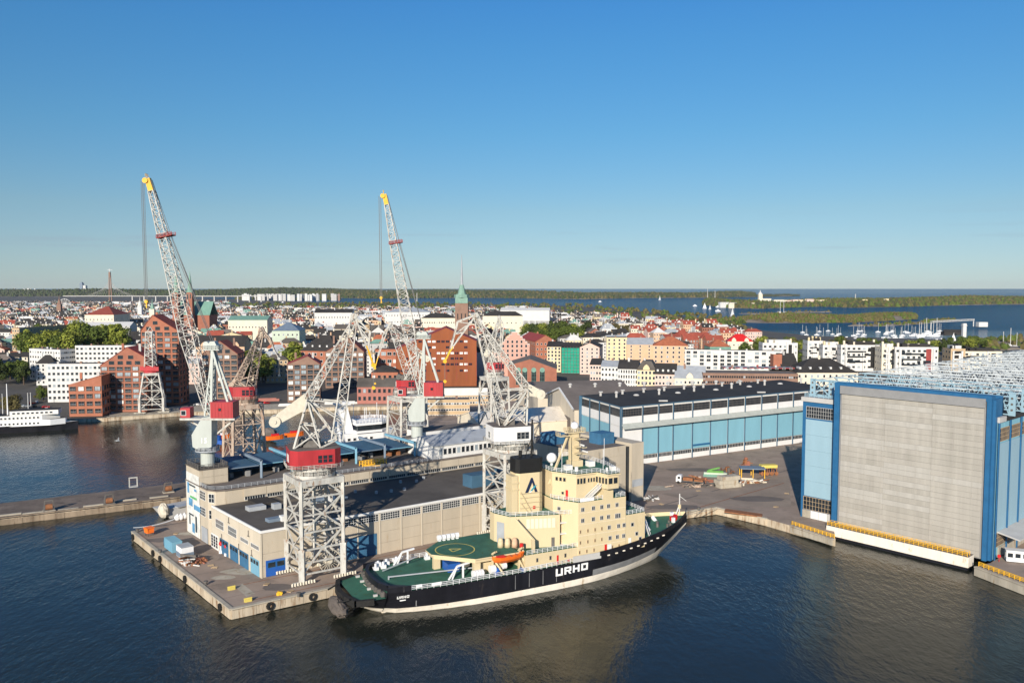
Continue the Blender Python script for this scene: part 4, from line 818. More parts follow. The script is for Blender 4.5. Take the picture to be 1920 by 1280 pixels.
# helideck on pillars
hd = [(24.8, -2.0), (33.4, -10.4), (46, -10.4), (46, 8.6), (31.5, 8.6), (24.8, 2.4)]
b = MB(); b.prism(hd, 11.0, 11.35, 0, 1); hk = part('helideck', b, [CR, 'helideck'], ship)
b = MB(); b.prism([(25.4, -1.9), (33.6, -9.8), (45.5, -9.8), (45.5, 8.2), (32, 8.2), (25.4, 2.2)], 10.1, 11.0); part('girder', b, CR, hk)
b = MB()
for k in range(36):
    a, a2 = 2*math.pi*k/36, 2*math.pi*(k+1)/36; pts = [(31.8+r_*math.cos(t), -.9+r_*math.sin(t), 11.356) for r_, t in ((5.3, a), (5.3, a2), (5.0, a2), (5.0, a))]; b.face(pts[::-1])
part('marking', b, 'paint_yellow', hk)
b = MB()
tri = [(33.6, -1.0), (30.6, .3), (30.6, -2.3)]
for p, q in zip(tri, tri[1:]+tri[:1]): b.bar((*p, 11.36), (*q, 11.36), .32, 0, .02)
part('marking', b, 'paint_yellow', hk)
for x, y in ((27.5, 1.5), (34.5, -8.6), (34.5, 6), (41, -8.4)): part('pillar', MB().box(x-.9, x+.9, y-.6, y+.6, 6.2, 10.2), CR, hk)
b = MB(); b.box(36.5, 41.5, -7.4, -4.2, 6.2, 9.0); part('deck_locker', b, CR, ship)
for k in range(5): part('liferaft', MB().tube((30.5+k*1.3, 8.0-.0, 12.2), (31.4+k*1.3, 8.0, 12.2), .75, n=12).box(30.6+k*1.3, 31.3+k*1.3, 7.5, 8.5, 11.35, 11.6), 'snow_plastic', ship)
for k in range(3): part('bollard_cap', MB().tube((43.4+k*1.7, -4.5-k*.8, 11.35), (43.4+k*1.7, -4.5-k*.8, 13.2), .85, .7, 12).sphere((43.4+k*1.7, -4.5-k*.8, 13.2), .7, 10, 6), 'pl_peach' if k == 2 else CR, ship, True)
part('drum', MB().tube((48.2, -7.4, 11.4), (48.2, -7.4, 12.5), .5), 'red', ship)
# working gear on the aft deck
for k in range(4): part('hose_reel', MB().tube((33.0+k*.75, -9.6, 7.2), (33.6+k*.75, -9.6, 7.2), 1.0, n=14), 'snow_plastic', ship)
for x, y, s in ((18.2, 9, 1), (27, -8.0, -1)):
    b = MB(); b.bar((x, y, 6.2), (x+2.4, y-s*0, 9.4), .35); b.bar((x+1, y, 6.2), (x+2.4, y, 9.4), .3); b.bar((x+2.4, y, 9.4), (x+6, y+.4, 9.8), .45); b.bar((x+4, y, 6.2), (x+4, y, 9.6), .4); part('davit', b, 'snow_plastic', ship)
b = MB(); b.bar((13.5, -1, 7.0), (35, -6, 7.6), .28); b.bar((13.5, 4, 7.0), (24, 6.5, 8.5), .26); b.bar((13.5, -1, 6.2), (13.5, -1, 7.2), .3); part('boom', b, 'metal_grey', ship)
b = MB(); 
for (x, y) in ((12.8, 7.5), (14, 9.2), (15, 8), (28, 9.6), (31, 9.8), (19.5, 10.4), (16.5, 9.8)): b.box(x-.7, x+.7, y-.6, y+.6, 6.2, 6.2+R.uniform(.8, 1.6)); b.tube((x, y, 6.2), (x, y, 8), .3)
part('deck_gear', b, 'snow_plastic', ship)
b = MB(); b.tube((38, -9.3, 7.6), (39.4, -9.3, 7.6), 1.1, n=14); b.tube((41.5, -9.6, 8.2), (42.4, -9.6, 8.2), .9, n=12); part('deck_winch', b, 'snow_plastic', ship)
b = MB(); b.tube((39.8, -9.7, 6.2), (39.8, -9.7, 8.0), .8); b.box(29, 32.4, -3, 1, 6.2, 8.4); b.tube((46.5, -10.2, 6.3), (47.3, -10.2, 6.3), .8); part('deck_gear', b, 'vivid_blue', ship)
b = MB(); b.box(31.5, 36, -1, 5, 6.2, 9.2); b.box(40.5, 46, 2, 8, 6.2, 10); b.tube((37.5, -2, 6.2), (37.5, -2, 10), .5); part('deck_gear', b, 'machinery', ship)
b = MB(); b.bar((50.5, -9.8, 10.3), (50.2, -9.9, 14.0), .7); b.bar((50.6, -9.6, 13.6), (46.6, -7, 19.2), .35); part('deck_crane', b, CR, ship)
b = MB()
for x in (38.8, 46.6): b.bar((x, -9.0, 6.4), (x, -9.2, 11.6), .5); b.bar((x, -9.2, 11.6), (x+.2, -11.0, 12.6), .45); b.bar((x+2.4, -11, 6.4), (x, -9.2, 10.6), .4)
for k in range(3): b.bar((47.4+k*1.2, -11, 6.4), (45.6+k*1.2, -8.2, 11.2), .35)
part('boat_davit', b, CR, ship)
bl_ = MB(); X = [37.9, 38.6, 40, 42, 44, 45.8, 46.7, 47.1]; Wd = [.15, .75, 1.15, 1.25, 1.2, .95, .5, .1]; ZB = [10.6, 9.8, 9.4, 9.3, 9.4, 9.7, 10.2, 10.9]; ZT = [11.5, 11.3, 11.1, 11.05, 11.1, 11.25, 11.4, 11.6]
rg = [[(x, -10.9-w_, zt), (x, -10.9-w_*.75, (zb+zt)/2), (x, -10.9, zb), (x, -10.9+w_*.75, (zb+zt)/2), (x, -10.9+w_, zt)] for x, w_, zb, zt in zip(X, Wd, ZB, ZT)]
for r0, r1 in zip(rg, rg[1:]):
    for k in range(4): bl_.face([r0[k+1], r1[k+1], r1[k], r0[k]])
    bl_.face([(r0[0][0], r0[0][1], r0[0][2]-.15), (r1[0][0], r1[0][1], r1[0][2]-.15), (r1[4][0], r1[4][1], r1[4][2]-.15), (r0[4][0], r0[4][1], r0[4][2]-.15)])
lb = thing('lifeboat', 'open orange lifeboat hanging in davits beside the green helicopter deck', 'lifeboat', (so.x, so.y, 0), rad(SA))
part('hull', bl_, 'orange', lb); part('cover', MB().box(39.2, 41.4, -11.5, -10.3, 11.0, 11.35), 'red', lb); part('thwart', MB().box(43, 43.3, -11.8, -9.9, 11.0, 11.1).box(44.6, 44.9, -11.7, -10, 11.1, 11.2), 'brick_orange', lb)
# grey boarded rail amidships and hull details
b = MB(); b.rail([(x, -11.8, ip(x, DK)) for x in (47, 52, 58, 62)], 1.15, 1.5, .075); part('side_railing', b, 'snow_plastic', ship)
b = MB(); b.prism([(61.5, -11.9), (70.4, -11.9), (70.4, -11.7), (61.5, -11.7)], 6.5, 8.2); part('side_screen', b, 'pl_grey', ship)
b = MB()
for k in range(9): x = 72.5+k*2.6; h_, _ = hb(x, ip(x, DK)-.35); b.box(x, x+.8, -h_-.06, -h_+.05, ip(x, DK)-.55, ip(x, DK)-.2)
part('fairlead', b, 'hull_white', ship)
for k in range(4): x = 44+k*4.1; h_, _ = hb(x, 4); b = MB(); b.box(x, x+.12, -h_-.05, -h_+.05, 2.2, 5.9); part('hull_seam', b, 'hull_grey', ship)
# bow
b = MB(); b.bar((106.5, 0, 10.8), (106.5, 0, 17.5), .22); b.bar((106.5, 0, 16.8), (109, 0, 15.0), .14); b.bar((104.8, 0, 10.4), (106.4, 0, 14), .25); part('bow_mast', b, 'white', ship)
part('bow_lantern', MB().tube((106.5, 0, 13), (106.5, 0, 14.2), .5), CR, ship)
b = MB(); b.tube((92, -4, 9), (92, -2, 9.8), .9, n=12); b.tube((92, 2, 9.8), (92, 4, 9.8), .9, n=12); b.box(90, 94, -1, 1, 9, 10.6); b.tube((88.8, -6, 9.6), (88.8, -4, 9.6), .8); b.tube((99, 1.8, 9.4), (99, 3.4, 10.4), .6); part('anchor_winch', b, 'snow_plastic', ship)
b = MB(); 
for x, y in ((96, -3), (97, -1.6), (90, 5), (95, 3), (101, -2), (99.5, -4.6), (98.2, -4.9)): b.tube((x, y, 9.2), (x, y, 10.6), .38)
part('mooring_bollard', b, 'machinery', ship)
part('deck_gear', MB().box(102.2, 103.6, -2.2, -.8, 9.8, 11.4).box(103.8, 104.6, -1.4, -.4, 9.8, 11.6), 'red', ship); part('deck_gear', MB().box(101.6, 102.4, -3.2, -2.4, 9.8, 11.4).box(104, 105, .6, 1.5, 9.8, 11.8), 'snow_plastic', ship)
b = MB(); b.bar((86.2, -8, 16.9), (89, -8.6, 8.8), .9, 0, .12); b.bar((86.2, -8.5, 17.8), (89, -9.1, 9.8), .1); b.bar((86.2, -7.5, 17.8), (89, -8.1, 9.8), .1); part('stair', b, 'snow_plastic', ship)
# block letters on the hull side
def strokes(ch):
    if ch == 'U': return [(0, 0, .27, 1), (.73, 0, 1, 1), (0, 0, 1, .25)]
    if ch == 'R': return [(0, 0, .27, 1), (0, .77, 1, 1), (.73, .42, 1, 1), (0, .36, 1, .58), ('d',)]
    if ch == 'H': return [(0, 0, .27, 1), (.73, 0, 1, 1), (0, .38, 1, .62)]
    if ch == 'O': return [(0, 0, .27, 1), (.73, 0, 1, 1), (0, 0, 1, .25), (0, .75, 1, 1)]
def letters(word, x0, z0, wd, ht, gap, sl, yoff, name='letter'):
    x = x0
    for i, ch in enumerate(word):
        b = MB(); zz = z0+sl*i
        def pt(u, v): X_ = x+u*wd; Z_ = zz+v*ht; return (X_, -hb(X_, Z_)[0]-yoff, Z_)
        for s in strokes(ch):
            if s[0] == 'd': b.poly3([pt(.45, .4), pt(.72, .4), pt(1.05, 0), pt(.74, 0)], (0, .05, 0)); continue
            u0, v0, u1, v1 = s; c = .1
            q = [(u0, v0), (u1, v0), (u1, v1), (u0, v1)]
            b.poly3([pt(*e) for e in q], (0, .05, 0))
        part(name, b, 'letter_white', ship); x += wd+gap
letters('URHO', 56.1, 3.7, 2.15, 2.0, .5, .09, .1)
letters('URHO', 12.6, 4.4, .62, .75, .16, .03, .14, 'small_letter')
b = MB(); b.box(13.4, 14.9, -hb(14, 3.9)[0]-.12, -hb(14, 3.9)[0]+.2, 3.75, 4.0); part('port_name', b, 'letter_white', ship)
# draught mark
h_ = hb(17.5, 3)[0]; part('draught_mark', MB().box(17.4, 17.6, -h_-.1, -h_+.1, 1.9, 3.4), 'hull_grey', ship)
# mooring lines
# ================================================================ BLUE AND WHITE SHED
s0 = P(1165, 763, 28.6); s1 = P(1490, 734, 28.6); s2 = P(1090, 742, 28.6)
s0.z = s1.z = s2.z = 0
SU = (s1-s0).normalized(); SL = (s1-s0).length+28; SVd = (s2-s0).normalized(); SW = (s2-s0).length
shd = thing('workshop_hall', 'wide blue and white panelled workshop hall with flat black roof behind the yard', 'hall', (s0.x, s0.y, 2.5))
f = lambda u, v, z=0: SU*u+SVd*v+Vector((0, 0, z))
q4 = lambda a, b_, c, d: [tuple(f(a, c))[:2], tuple(f(b_, c))[:2], tuple(f(b_, d))[:2], tuple(f(a, d))[:2]]
AS = math.atan2(SU.y, SU.x)-math.pi/2; AE = math.atan2(SVd.y, SVd.x)+math.pi/2
ns = Vector((math.cos(AS), math.sin(AS), 0)); ne = Vector((math.cos(AE), math.sin(AE), 0)); HT = 26.1
part('wall', MB().prism(q4(.2, SL, .2, SW), 0, HT-.1), 'white', shd)
part('roof', MB().prism(q4(-.4, SL, -.4, SW+.4), HT-.1, HT+.25, 0, 1), ['steel_blue_roof', 'roof_dark'], shd)
bays = [0, 11.5, 20.5, 29, 40.5, 51.5, 62.5, 73.5, 84.5, 95.5, 106.5, 117.5, 128.5, 139.5, 150]
for i, (a, c) in enumerate(zip(bays, bays[1:])):
    w_ = c-a; m = (a+c)/2
    put_window(shd, f(m, 0, HT-4.3)+ns*.06, AS, w_-.9, 3.2, 'roof_brown', 'glass', 12, 3)
    put_panel('wall_panel', shd, f(m, 0, HT-7.6)+ns*.08, AS, w_-.6, 3.1, 'white_panel', .08)
    if i == 0: put_panel('wall_panel', shd, f(m, 0, 0.1)+ns*.08, AS, w_-.6, 16.2, 'white_panel', .08)
    else:
        put_panel('door_leaf', shd, f(m, 0, 4.2)+ns*.15, AS, w_-.7, 12.6, 'sky_blue', .15)
        put_window(shd, f(m, 0, 2.3)+ns*.1, AS, w_-1.0, 1.6, 'white', 'glass', 10, 1)
        put_panel('wall_panel', shd, f(m, 0, .05)+ns*.1, AS, w_-.7, 2.1, 'white_panel', .08)
    put_panel('column', shd, f(a, 0, 0)+ns*.3, AS, .45, HT-.2, 'steel_blue_roof', .3)
put_panel('door_beam', shd, f(46, 0, 5.2)+ns*.35, AS, 10.6, .8, 'deep_blue', .2)
b = MB(); b.poly3([f(0, 0, 18.5)+ns*.2, f(SL, 0, 18.5)+ns*.2, f(SL, -2.6, 16.7), f(0, -2.6, 16.7)], (0, 0, .25)); part('canopy', b, 'canopy_grey', shd)
nb_ = 4
for i in range(nb_):
    w_ = SW/nb_; m = w_*(i+.5)
    put_window(shd, f(0, m, HT-4.3)+ne*.06, AE, w_-.6, 3.2, 'machinery', 'glass', 8, 2)
    put_panel('wall_panel', shd, f(0, m, HT-8.6)+ne*.08, AE, w_-.5, 4.0, 'white_panel', .08)
    put_panel('wall_panel', shd, f(0, m, 0.2)+ne*.08, AE, w_-.5, 17.0, 'sky_blue' if 0 < i else 'white_panel', .08)
    put_panel('column', shd, f(0, w_*i, 0)+ne*.3, AE, .45, HT-.2, 'steel_blue_roof', .3)
part('rainwater_pipe', MB().bar(f(0, SW, 0)+ne*.3, f(0, SW, HT)+ne*.3, 1.6), 'steel_blue_roof', shd)
for i in range(11):
    p = f(12+i*12.2+R.uniform(-1, 1), SW*.62+R.uniform(-2, 2), HT+.2)
    if i % 2: part('roof_dome', MB().sphere((p.x, p.y, p.z), 1.5, 12, 6, 0, .55), 'pl_grey', shd, True)
    else: part('roof_vent', MB().tube((p.x, p.y, p.z), (p.x, p.y, p.z+2.2), .55).tube((p.x, p.y, p.z+2.2), (p.x, p.y, p.z+3), .95, .5), 'pl_grey', shd)
for i in range(9):
    p = f(8+i*13, SW*.85, HT+.2); part('roof_vent', MB().tube((p.x, p.y, p.z), (p.x, p.y, p.z+1.8), .6).box(p.x-.9, p.x+.9, p.y-.9, p.y+.9, p.z+1.8, p.z+2.2), 'pl_grey', shd)
for u in (26, 88): p = f(u, 4, HT+.2); part('roof_hatch', MB().box(p.x-2, p.x+2, p.y-.5, p.y+.5, p.z, p.z+.6), 'pl_grey', shd)
# grey pitched halls behind
def gable_hall(name, label, cat, o, ang, L_, W_, he, hr, wm, rm, gm=None):
    # ridge along x
    t = thing(name, label, cat, o, rad(ang)); b = MB(); b.prism([(0, -W_/2), (L_, -W_/2), (L_, W_/2), (0, W_/2)], 0, he)
    for x, d in ((0, .15), (L_-.15, .15)): b.poly3([(x, -W_/2, he), (x, W_/2, he), (x, 0, hr)], (d, 0, 0))
    part('wall', b, wm, t)
    b = MB(); e = .5
    for s in (-1, 1): b.poly3([(-e, 0, hr+.1), (L_+e, 0, hr+.1), (L_+e, s*(W_/2+e), he-.1), (-e, s*(W_/2+e), he-.1)], (0, 0, .3))
    part('roof', b, rm, t)
    return t
o = P(1128, 745, 24); gh = gable_hall('machine_shop', 'cream gabled machine shop with long grey brown roof beside the workshop hall', 'building', (26, 443, 2.5), 10, 118, 62, 16.5, 23.5, 'cream_wall', 'roof_brown')
put_panel('door', gh, (-.1, -6, 2), math.pi, 34, 9, 'roof_brown', .1); part('verge', MB().bar((-.7, 0, 23.9), (-.7, 31.6, 16.6), .7).bar((-.7, 0, 23.9), (-.7, -31.6, 16.6), .7), 'white', gh)
for k in range(8): part('roof_vent', MB().tube((6+k*14, 2, 22), (6+k*14, 2, 25.2), .7).tube((6+k*14, 2, 25.2), (6+k*14, 2, 26), 1.2, .7), 'pl_grey', gh)
o = P(1000, 765, 18); gable_hall('machine_shop', 'broad grey brown pitched roof hall behind the white crane counterweight', 'building', (10, 512, 2.5), 10, 60, 60, 13, 19, 'cream_wall', 'roof_brown')
o = P(862, 795, 12); gable_hall('storage_hall', 'storage hall with broad cream white sheet roof behind the warehouse annex', 'building', (o.x+4, o.y+12, 2.5), 24, 58, 34, 9, 13.5, 'pl_cream', 'hull_white')
# ================================================================ COVERED DOCK HALL
hall = thing('dock_hall', 'huge blue framed dock hall with grey curtain door and pale roof trusses', 'hall', (D0.x, D0.y, 2.5))
g = lambda u, v, z=0: HU*u+HV*v+Vector((0, 0, z))
AHf = math.atan2(-HV.y, -HV.x); AHr = math.atan2(HU.y, HU.x)
nf = -HV; nrr = HU
h4 = lambda a, b_, c, d: [tuple(g(a, c))[:2], tuple(g(b_, c))[:2], tuple(g(b_, d))[:2], tuple(g(a, d))[:2]]
DW = 44.5; DH = 45.8; HLEN = 250; RU = DW+1.5
part('wall', MB().prism(h4(-14, RU, 8, HLEN), 0, 39.5), 'sky_blue', hall)
part('roof', MB().prism(h4(-14.5, RU+.5, 7.5, HLEN), 39.5, 40.3), 'roof_dark', hall)
# door curtain: stacked strips
n = 26; hs = (DH-2.6)/n
for k in range(n):
    for s in range(3):
        w_ = (DW-2.4)/3; put_panel('curtain_strip', hall, g(1.2+w_*(s+.5), 0, .6+k*hs)+nf*(.02+R.uniform(0, .07)), AHf, w_-.03, hs-.05, R.choice(['grey_curtain', 'grey_curtain', 'grey_curtain_b', 'grey_curtain_c']), .1)
for k in range(8):
    put_panel('curtain_rib', hall, g(1.2+(DW-2.4)*(k+.5)/8, 0, .6)+nf*.13, AHf, .1, DH-3, 'grey_curtain', .05)
part('curtain_backing', MB().prism(h4(.6, DW-.6, .15, .6), .2, DH-.4), 'grey_box', hall)
put_panel('curtain_head', hall, g(DW/2, 0, DH-2.1)+nf*.35, AHf, DW-1.6, 2.6, 'grey_box', .35)
b = MB(); b.prism(h4(-1.2, .5, -.4, 2.5), 0, 47); b.prism(h4(DW-.5, DW+.7, -.4, 2.5), 0, 47); part('door_post', b, 'deep_blue', hall)
b = MB(); b.prism(h4(-1.15, DW+.65, -.3, 2.0), 46.0, 47.2); part('lintel', b, 'deep_blue', hall)
b = MB(); b.prism(h4(-1, 1.2, 2.5, 9), 0, 46); b.prism(h4(DW, DW+.6, 2.5, 9), 0, 46); b.prism(h4(-1, DW+.6, 8.2, 9), 40.4, 46.5); part('door_frame', b, 'deep_blue', hall)
# left bay
VB = 3.0
b = MB(); b.prism(h4(-14, -1.2, VB, VB+6), 0, 39.5); part('bay_wall', b, 'deep_blue', hall)
for k in range(5):
    put_panel('cladding_sheet', hall, g(-7.4, VB, 7.6+k*5.2)+nf*.12, AHf, 10.6, 5.16, 'pale_blue', .12)
put_window(hall, g(-7.4, VB, 34.2)+nf*.1, AHf, 10.2, 3.6, 'pl_grey', 'glass', 12, 3); put_window(hall, g(-7.4, VB, 3.0)+nf*.1, AHf, 11, 4.2, 'pl_tan', 'glass', 10, 3)
for k in range(4): put_panel('base_panel', hall, g(-11.8+k*3.0, VB, .1)+nf*.1, AHf, 2.9, 2.6, ('concrete', 'white', 'white', 'pl_grey')[k], .1)
part('eave', MB().prism(h4(-14.4, -1.0, VB-.5, VB+6), 39.5, 41.0), 'pl_grey', hall)
# right-hand long wall
RU = DW+1.5
part('right_bay', MB().prism(h4(DW+.72, RU-.02, .8, 2.2), 0, 45.9), 'deep_blue', hall); part('right_wall', MB().prism(h4(DW+.72, RU-.04, 2.2, 8.0), 0, 39.5), 'sky_blue', hall); part('right_eave', MB().prism(h4(DW+1.2, RU+.6, 2.3, 7.5), 39.5, 41), 'pl_grey', hall)
for k in range(16):
    v = 2.6+k*9.0; m = v+4.5
    put_panel('cladding_sheet', hall, g(RU, m, 7.8)+nrr*.14, AHr, 8.2, 25.6, 'pale_blue', .14)
    put_window(hall, g(RU, m, 34)+nrr*.1, AHr, 8.0, 3.6, 'pl_tan', 'glass', 8, 3); put_window(hall, g(RU, m, 3.4)+nrr*.1, AHr, 8.0, 3.8, 'pl_tan', 'glass', 8, 3)
    put_panel('column', hall, g(RU, v, 0)+nrr*.3, AHr, .6, 39.5, 'deep_blue', .3)
b = MB(); b.poly3([g(RU, 5, 7.4), g(RU, 150, 7.4), g(RU+6, 150, 6.2), g(RU+6, 5, 6.2)], (0, 0, .4)); part('canopy', b, 'pl_grey', hall)
part('wall_base', MB().prism(h4(RU, RU+.3, 6, 150), 0, 3), 'concrete', hall)
# roof trusses above the roof, one part each
for k in range(22):
    v = 11+k*10.6; b = MB(); z0, z1 = 41.0, 46.2; N = 14
    for zz_ in (z0, z1): b.bar(g(-14, v, zz_), g(RU, v, zz_), .34)
    for i in range(N):
        u0, u1 = -14+(RU+14)*i/N, -14+(RU+14)*(i+1)/N; um = (u0+u1)/2
        b.bar(g(u0, v, z0), g(um, v, z1), .2); b.bar(g(um, v, z1), g(u1, v, z0), .2)
    part('roof_truss', b, 'pale_blue' if k < 4 else 'truss_white', hall)
b = MB(); N = 8
for u in (-13, 1, 14, 27, 40, RU-1):
    for k in range(21):
        v = 11+k*10.6; b.bar(g(u, v, 46.2), g(u, v+10.6, 46.2), .26); b.bar(g(u, v, 46.2), g(u, v+10.6, 41.2), .18)
part('purlins', b, 'truss_white', hall, kind='stuff')
b = MB()
for k in range(21):
    v = 11+k*10.6
    for i in range(0, 4, 3) if k % 2 else (1, 2): u = -13+i*15.5; b.bar(g(u, v, 46.3), g(u+15, v+10.6, 46.3), .17); b.bar(g(u+15, v, 46.3), g(u, v+10.6, 46.3), .17)
part('wind_bracings', b, 'truss_white', hall, kind='stuff')
def perf(u, v):
    b = MB(); b.prism(h4(u-.9, u+.9, v, v+.5), 40.5, 47.0); t_ = part('truss_end_plate', b, 'pale_blue', hall)
    for z in (42.2, 43.9, 45.6): p = g(u, v, z)+nf*.02; part('plate_hole', MB().tube(p, p+nf*.05, .35, n=8), 'machinery', t_)
for u in (-12.6, -6.0, -1.6): perf(u, 6.5)
for v in (12, 22.6): perf(RU+.4, v)
b = MB(); b.rail([g(-13.6, 3.4, 41), g(-2, 3.4, 41)], 1.2, 1.6, .14); part('roof_railing', b, 'pale_blue', hall)
b = MB()
for u0, u1 in ((-12.6, -6), (-6, -1.6)):
    for z in (41.2, 46.4): b.bar(g(u0, 6.7, z), g(u1, 6.7, z), .4)
    b.bar(g(u0, 6.7, 41.2), g(u1, 6.7, 46.4), .3); b.bar(g(u1, 6.7, 41.2), g(u0, 6.7, 46.4), .3)
part('end_truss', b, 'pale_blue', hall)
# dock gate (floating caisson) before the door
gt = thing('dock_gate', 'long pale dock gate with yellow railings below the curtain door', 'dock gate', (D0.x, D0.y, 0))
part('caisson', MB().prism(h4(-.3, DW-2.2, -5.2, -1.2), .9, 3.9), 'hull_white', gt); part('keel', MB().prism(h4(0, DW-2.6, -4.9, -.9), -2, .9), 'hull_black', gt)
part('walkway', MB().prism(h4(-.2, DW-2.3, -5.1, -1.2), 3.9, 4.0), 'roof_brown', gt)
b = MB(); b.rail([g(0, -5.0, 4.0), g(DW-2.6, -5.0, 4.0)], 1.3, 1.35, .11); b.rail([g(0, -3.2, 4.0), g(DW-2.6, -3.2, 4.0)], 1.3, 1.35, .1); part('railing', b, 'crane_yellow', gt)
b = MB(); b.rail([C5+HV*.6+Vector((0, 0, .2)), C6+HV*.8+Vector((0, 0, .2))], 1.2, 1.5, .16); single('yellow_railing', b, 'crane_yellow', 'yellow guard railing on the quay before the pale blue bay', 'railing')
b = MB(); b.rail([P(1835, 1062)+Vector((0, 0, .2)), P(1922, 1094)+Vector((0, 0, .2))], 1.2, 1.6, .18); single('yellow_railing', b, 'crane_yellow', 'yellow guard railing on the quay beside the white yard cabin', 'railing')
# white cabin at the right edge
p = P(1903, 1052); t = thing('yard_cabin', 'small white cabin with large windows beside the yellow quay railing', 'cabin', p, rad(-20))
part('wall', MB().box(-2.4, 3.4, -1.4, 1.4, .3, 3.2), 'snow_plastic', t); part('roof', MB().box(-2.6, 3.6, -1.6, 1.6, 3.2, 3.45), 'white', t); part('skid', MB().box(-2.2, 3.2, -1.2, 1.2, 0, .3), 'machinery', t)
for x in (-1.5, .4, 2.3): put_window(t, (x, -1.43, 1.5), -math.pi/2, 1.3, 1.2, 'white', 'glass')
put_window(t, (-2.43, 0, 1.5), math.pi, 1.6, 1.2, 'white', 'glass')
p = P(1873, 1052); single('life_ring_post', MB().bar((0, 0, 0), (0, 0, 2), .14).tube((-.1, -.2, 1.6), (-.1, -.05, 1.6), .5), 'red', 'red life ring on a post at the right foot of the curtain door', 'life ring', p)
# ================================================================ YARD THINGS
p = P(1276, 905); t = thing('flatbed_truck', 'white cab truck parked with a loaded flatbed in the yard', 'truck', p, rad(-25))
b = MB(); b.poly3([(-1.6, -1.2, .7), (.5, -1.2, .7), (.5, -1.2, 3.3), (-1.1, -1.2, 3.3), (-1.6, -1.2, 2.2)], (0, 2.4, 0)); part('cab', b, 'snow_plastic', t)
put_window(t, (-.4, -1.22, 1.9), -math.pi/2, 1.0, .9, 'white', 'glass'); put_window(t, (-1.5, 0, 2.0), math.pi, 2.0, .9, 'white', 'glass')
part('bed', MB().box(.6, 9.5, -1.25, 1.25, 1.1, 1.4).box(.7, .9, -1.2, 1.2, 1.4, 2.4), 'machinery', t); part('load', MB().box(1.2, 5, -1, 1, 1.4, 2.6).box(5.6, 9, -.9, .9, 1.4, 2.1), 'rust', t)
for x in (-.6, 5.8, 7.1, 8.4):
    for y in (-1.15, 1.15): part('wheel', MB().tube((x, y-.18, .55), (x, y+.18, .55), .55, n=12), 'rubber', t)
def pile(px, py, label, m, seed, sx, sy, h_, n=26, cat='scrap pile', name='scrap_pile', rz=10):
    rr = random.Random(seed); t = thing(name, label, cat, P(px, py), rad(rz))
    for j, mm in enumerate(m):
        b = MB()
        for k in range(n//len(m)):
            x, y = rr.gauss(0, sx*.38), rr.gauss(0, sy*.38); z = rr.uniform(.1, h_)*max(.25, 1-abs(x)/sx); a = rr.uniform(0, 3.14); l = rr.uniform(.8, 2.8)
            if rr.random() < .55: b.bar((x-math.cos(a)*l, y-math.sin(a)*l, max(.1, z+rr.uniform(-.8, .8))), (x+math.cos(a)*l, y+math.sin(a)*l, max(.1, z+rr.uniform(-.8, .8))), rr.uniform(.2, .6), 0, None, True)
            else: b.box(x-l*.4, x+l*.4, y-l*.3, y+l*.3, 0, max(.4, z))
        part('scrap', b, mm, t)
    return t
pile(1310, 902, 'heap of orange and rusty steel frames behind the white truck', ['rust', 'brick_orange', 'crane_rust'], 4, 5.5, 3.5, 2.6, 36)
pile(1300, 912, 'row of dark chain and rusty wheels on the yard before the truck load', ['machinery', 'crane_rust'], 5, 7, 1.8, 1.2, 24)
pile(1345, 908, 'black machine parts beside the concrete pontoon blocks', ['machinery', 'black'], 6, 3.5, 2.2, 1.8, 18)
pile(1410, 905, 'mixed white and rusty gear stacked in front of the grey shelter', ['pl_white', 'rust', 'pl_cream'], 8, 6, 3, 2.0, 30)
pile(1363, 888, 'tangle of dark steel rods standing behind the green keel blocks', ['machinery', 'rust'], 9, 4, 2.5, 4.0, 24)
pile(1218, 937, 'small heap of white and dark gear by the concrete end block', ['pl_white', 'machinery'], 12, 2.6, 1.4, 1.3, 14)
t = thing('keel_block', 'bright green steel cradle stacked with pale green beams in the yard', 'cradle', P(1342, 893), rad(-12))
part('beam', MB().box(-5, 5, -1.2, 1.2, 0, 1.0), 'metal_green', t); part('beam', MB().box(-4.8, 4.4, -.9, .9, 1.0, 1.7), 'pl_mint', t); mat('bright_green', (.12, .30, .07), .6, .15, .6); part('beam', MB().box(-3.6, 3, -.7, .8, 1.7, 2.5).bar((-3, 0, 2.5), (1.5, 0, 3.8), .6), 'bright_green', t)
for k, (dx, dz, L_) in enumerate(((0, 0, 9.5), (-.8, 1.5, 8.6), (.2, 3.0, 8.0))):
    p = P(1365, 912); single('pontoon_block', MB().box(-L_/2, L_/2, -2, 2, 0, 1.42).box(-L_/2+.2, L_/2-.2, -1.8, 1.8, 1.42, 1.48), 'concrete', ['bottom', 'middle', 'top'][k]+' slab in the stack of rusty concrete pontoon slabs', 'slab', (p.x+dx, p.y, 2.5+dz), rad(20), 'stacked pontoon slabs')
t = thing('yard_shelter', 'open grey roofed shelter among the yard scrap', 'shelter', P(1410, 893), rad(-8)); part('roof', MB().box(-5, 5, -3, 3, 3.6, 3.9), 'metal_bluegrey', t)
for x in (-4.6, 0, 4.6):
    for y in (-2.7, 2.7): part('post', MB().box(x-.15, x+.15, y-.15, y+.15, 0, 3.6), 'crane_yellow', t)
t = thing('yard_container', 'yellow steel frame and tank cradle at the right end of the yard scrap', 'frame', P(1440, 890), rad(5)); part('tank', MB().box(-3.4, 3.4, -1.5, 1.5, 3.2, 4.4), 'paint_yellow', t)
b = MB()
for x in (-3, -1, 1, 3): b.bar((x, -1.4, 0), (x, -1.4, 3.2), .3); b.bar((x, 1.4, 0), (x, 1.4, 3.2), .3); b.tube((x, -1.6, .9), (x, -1.3, .9), .8, n=10)
part('frame', b, 'rust', t)
pile(1398, 878, 'upright rusty red steel frame behind the yard shelter', ['rust', 'brick_red'], 14, 2.2, 1.5, 6.0, 14)
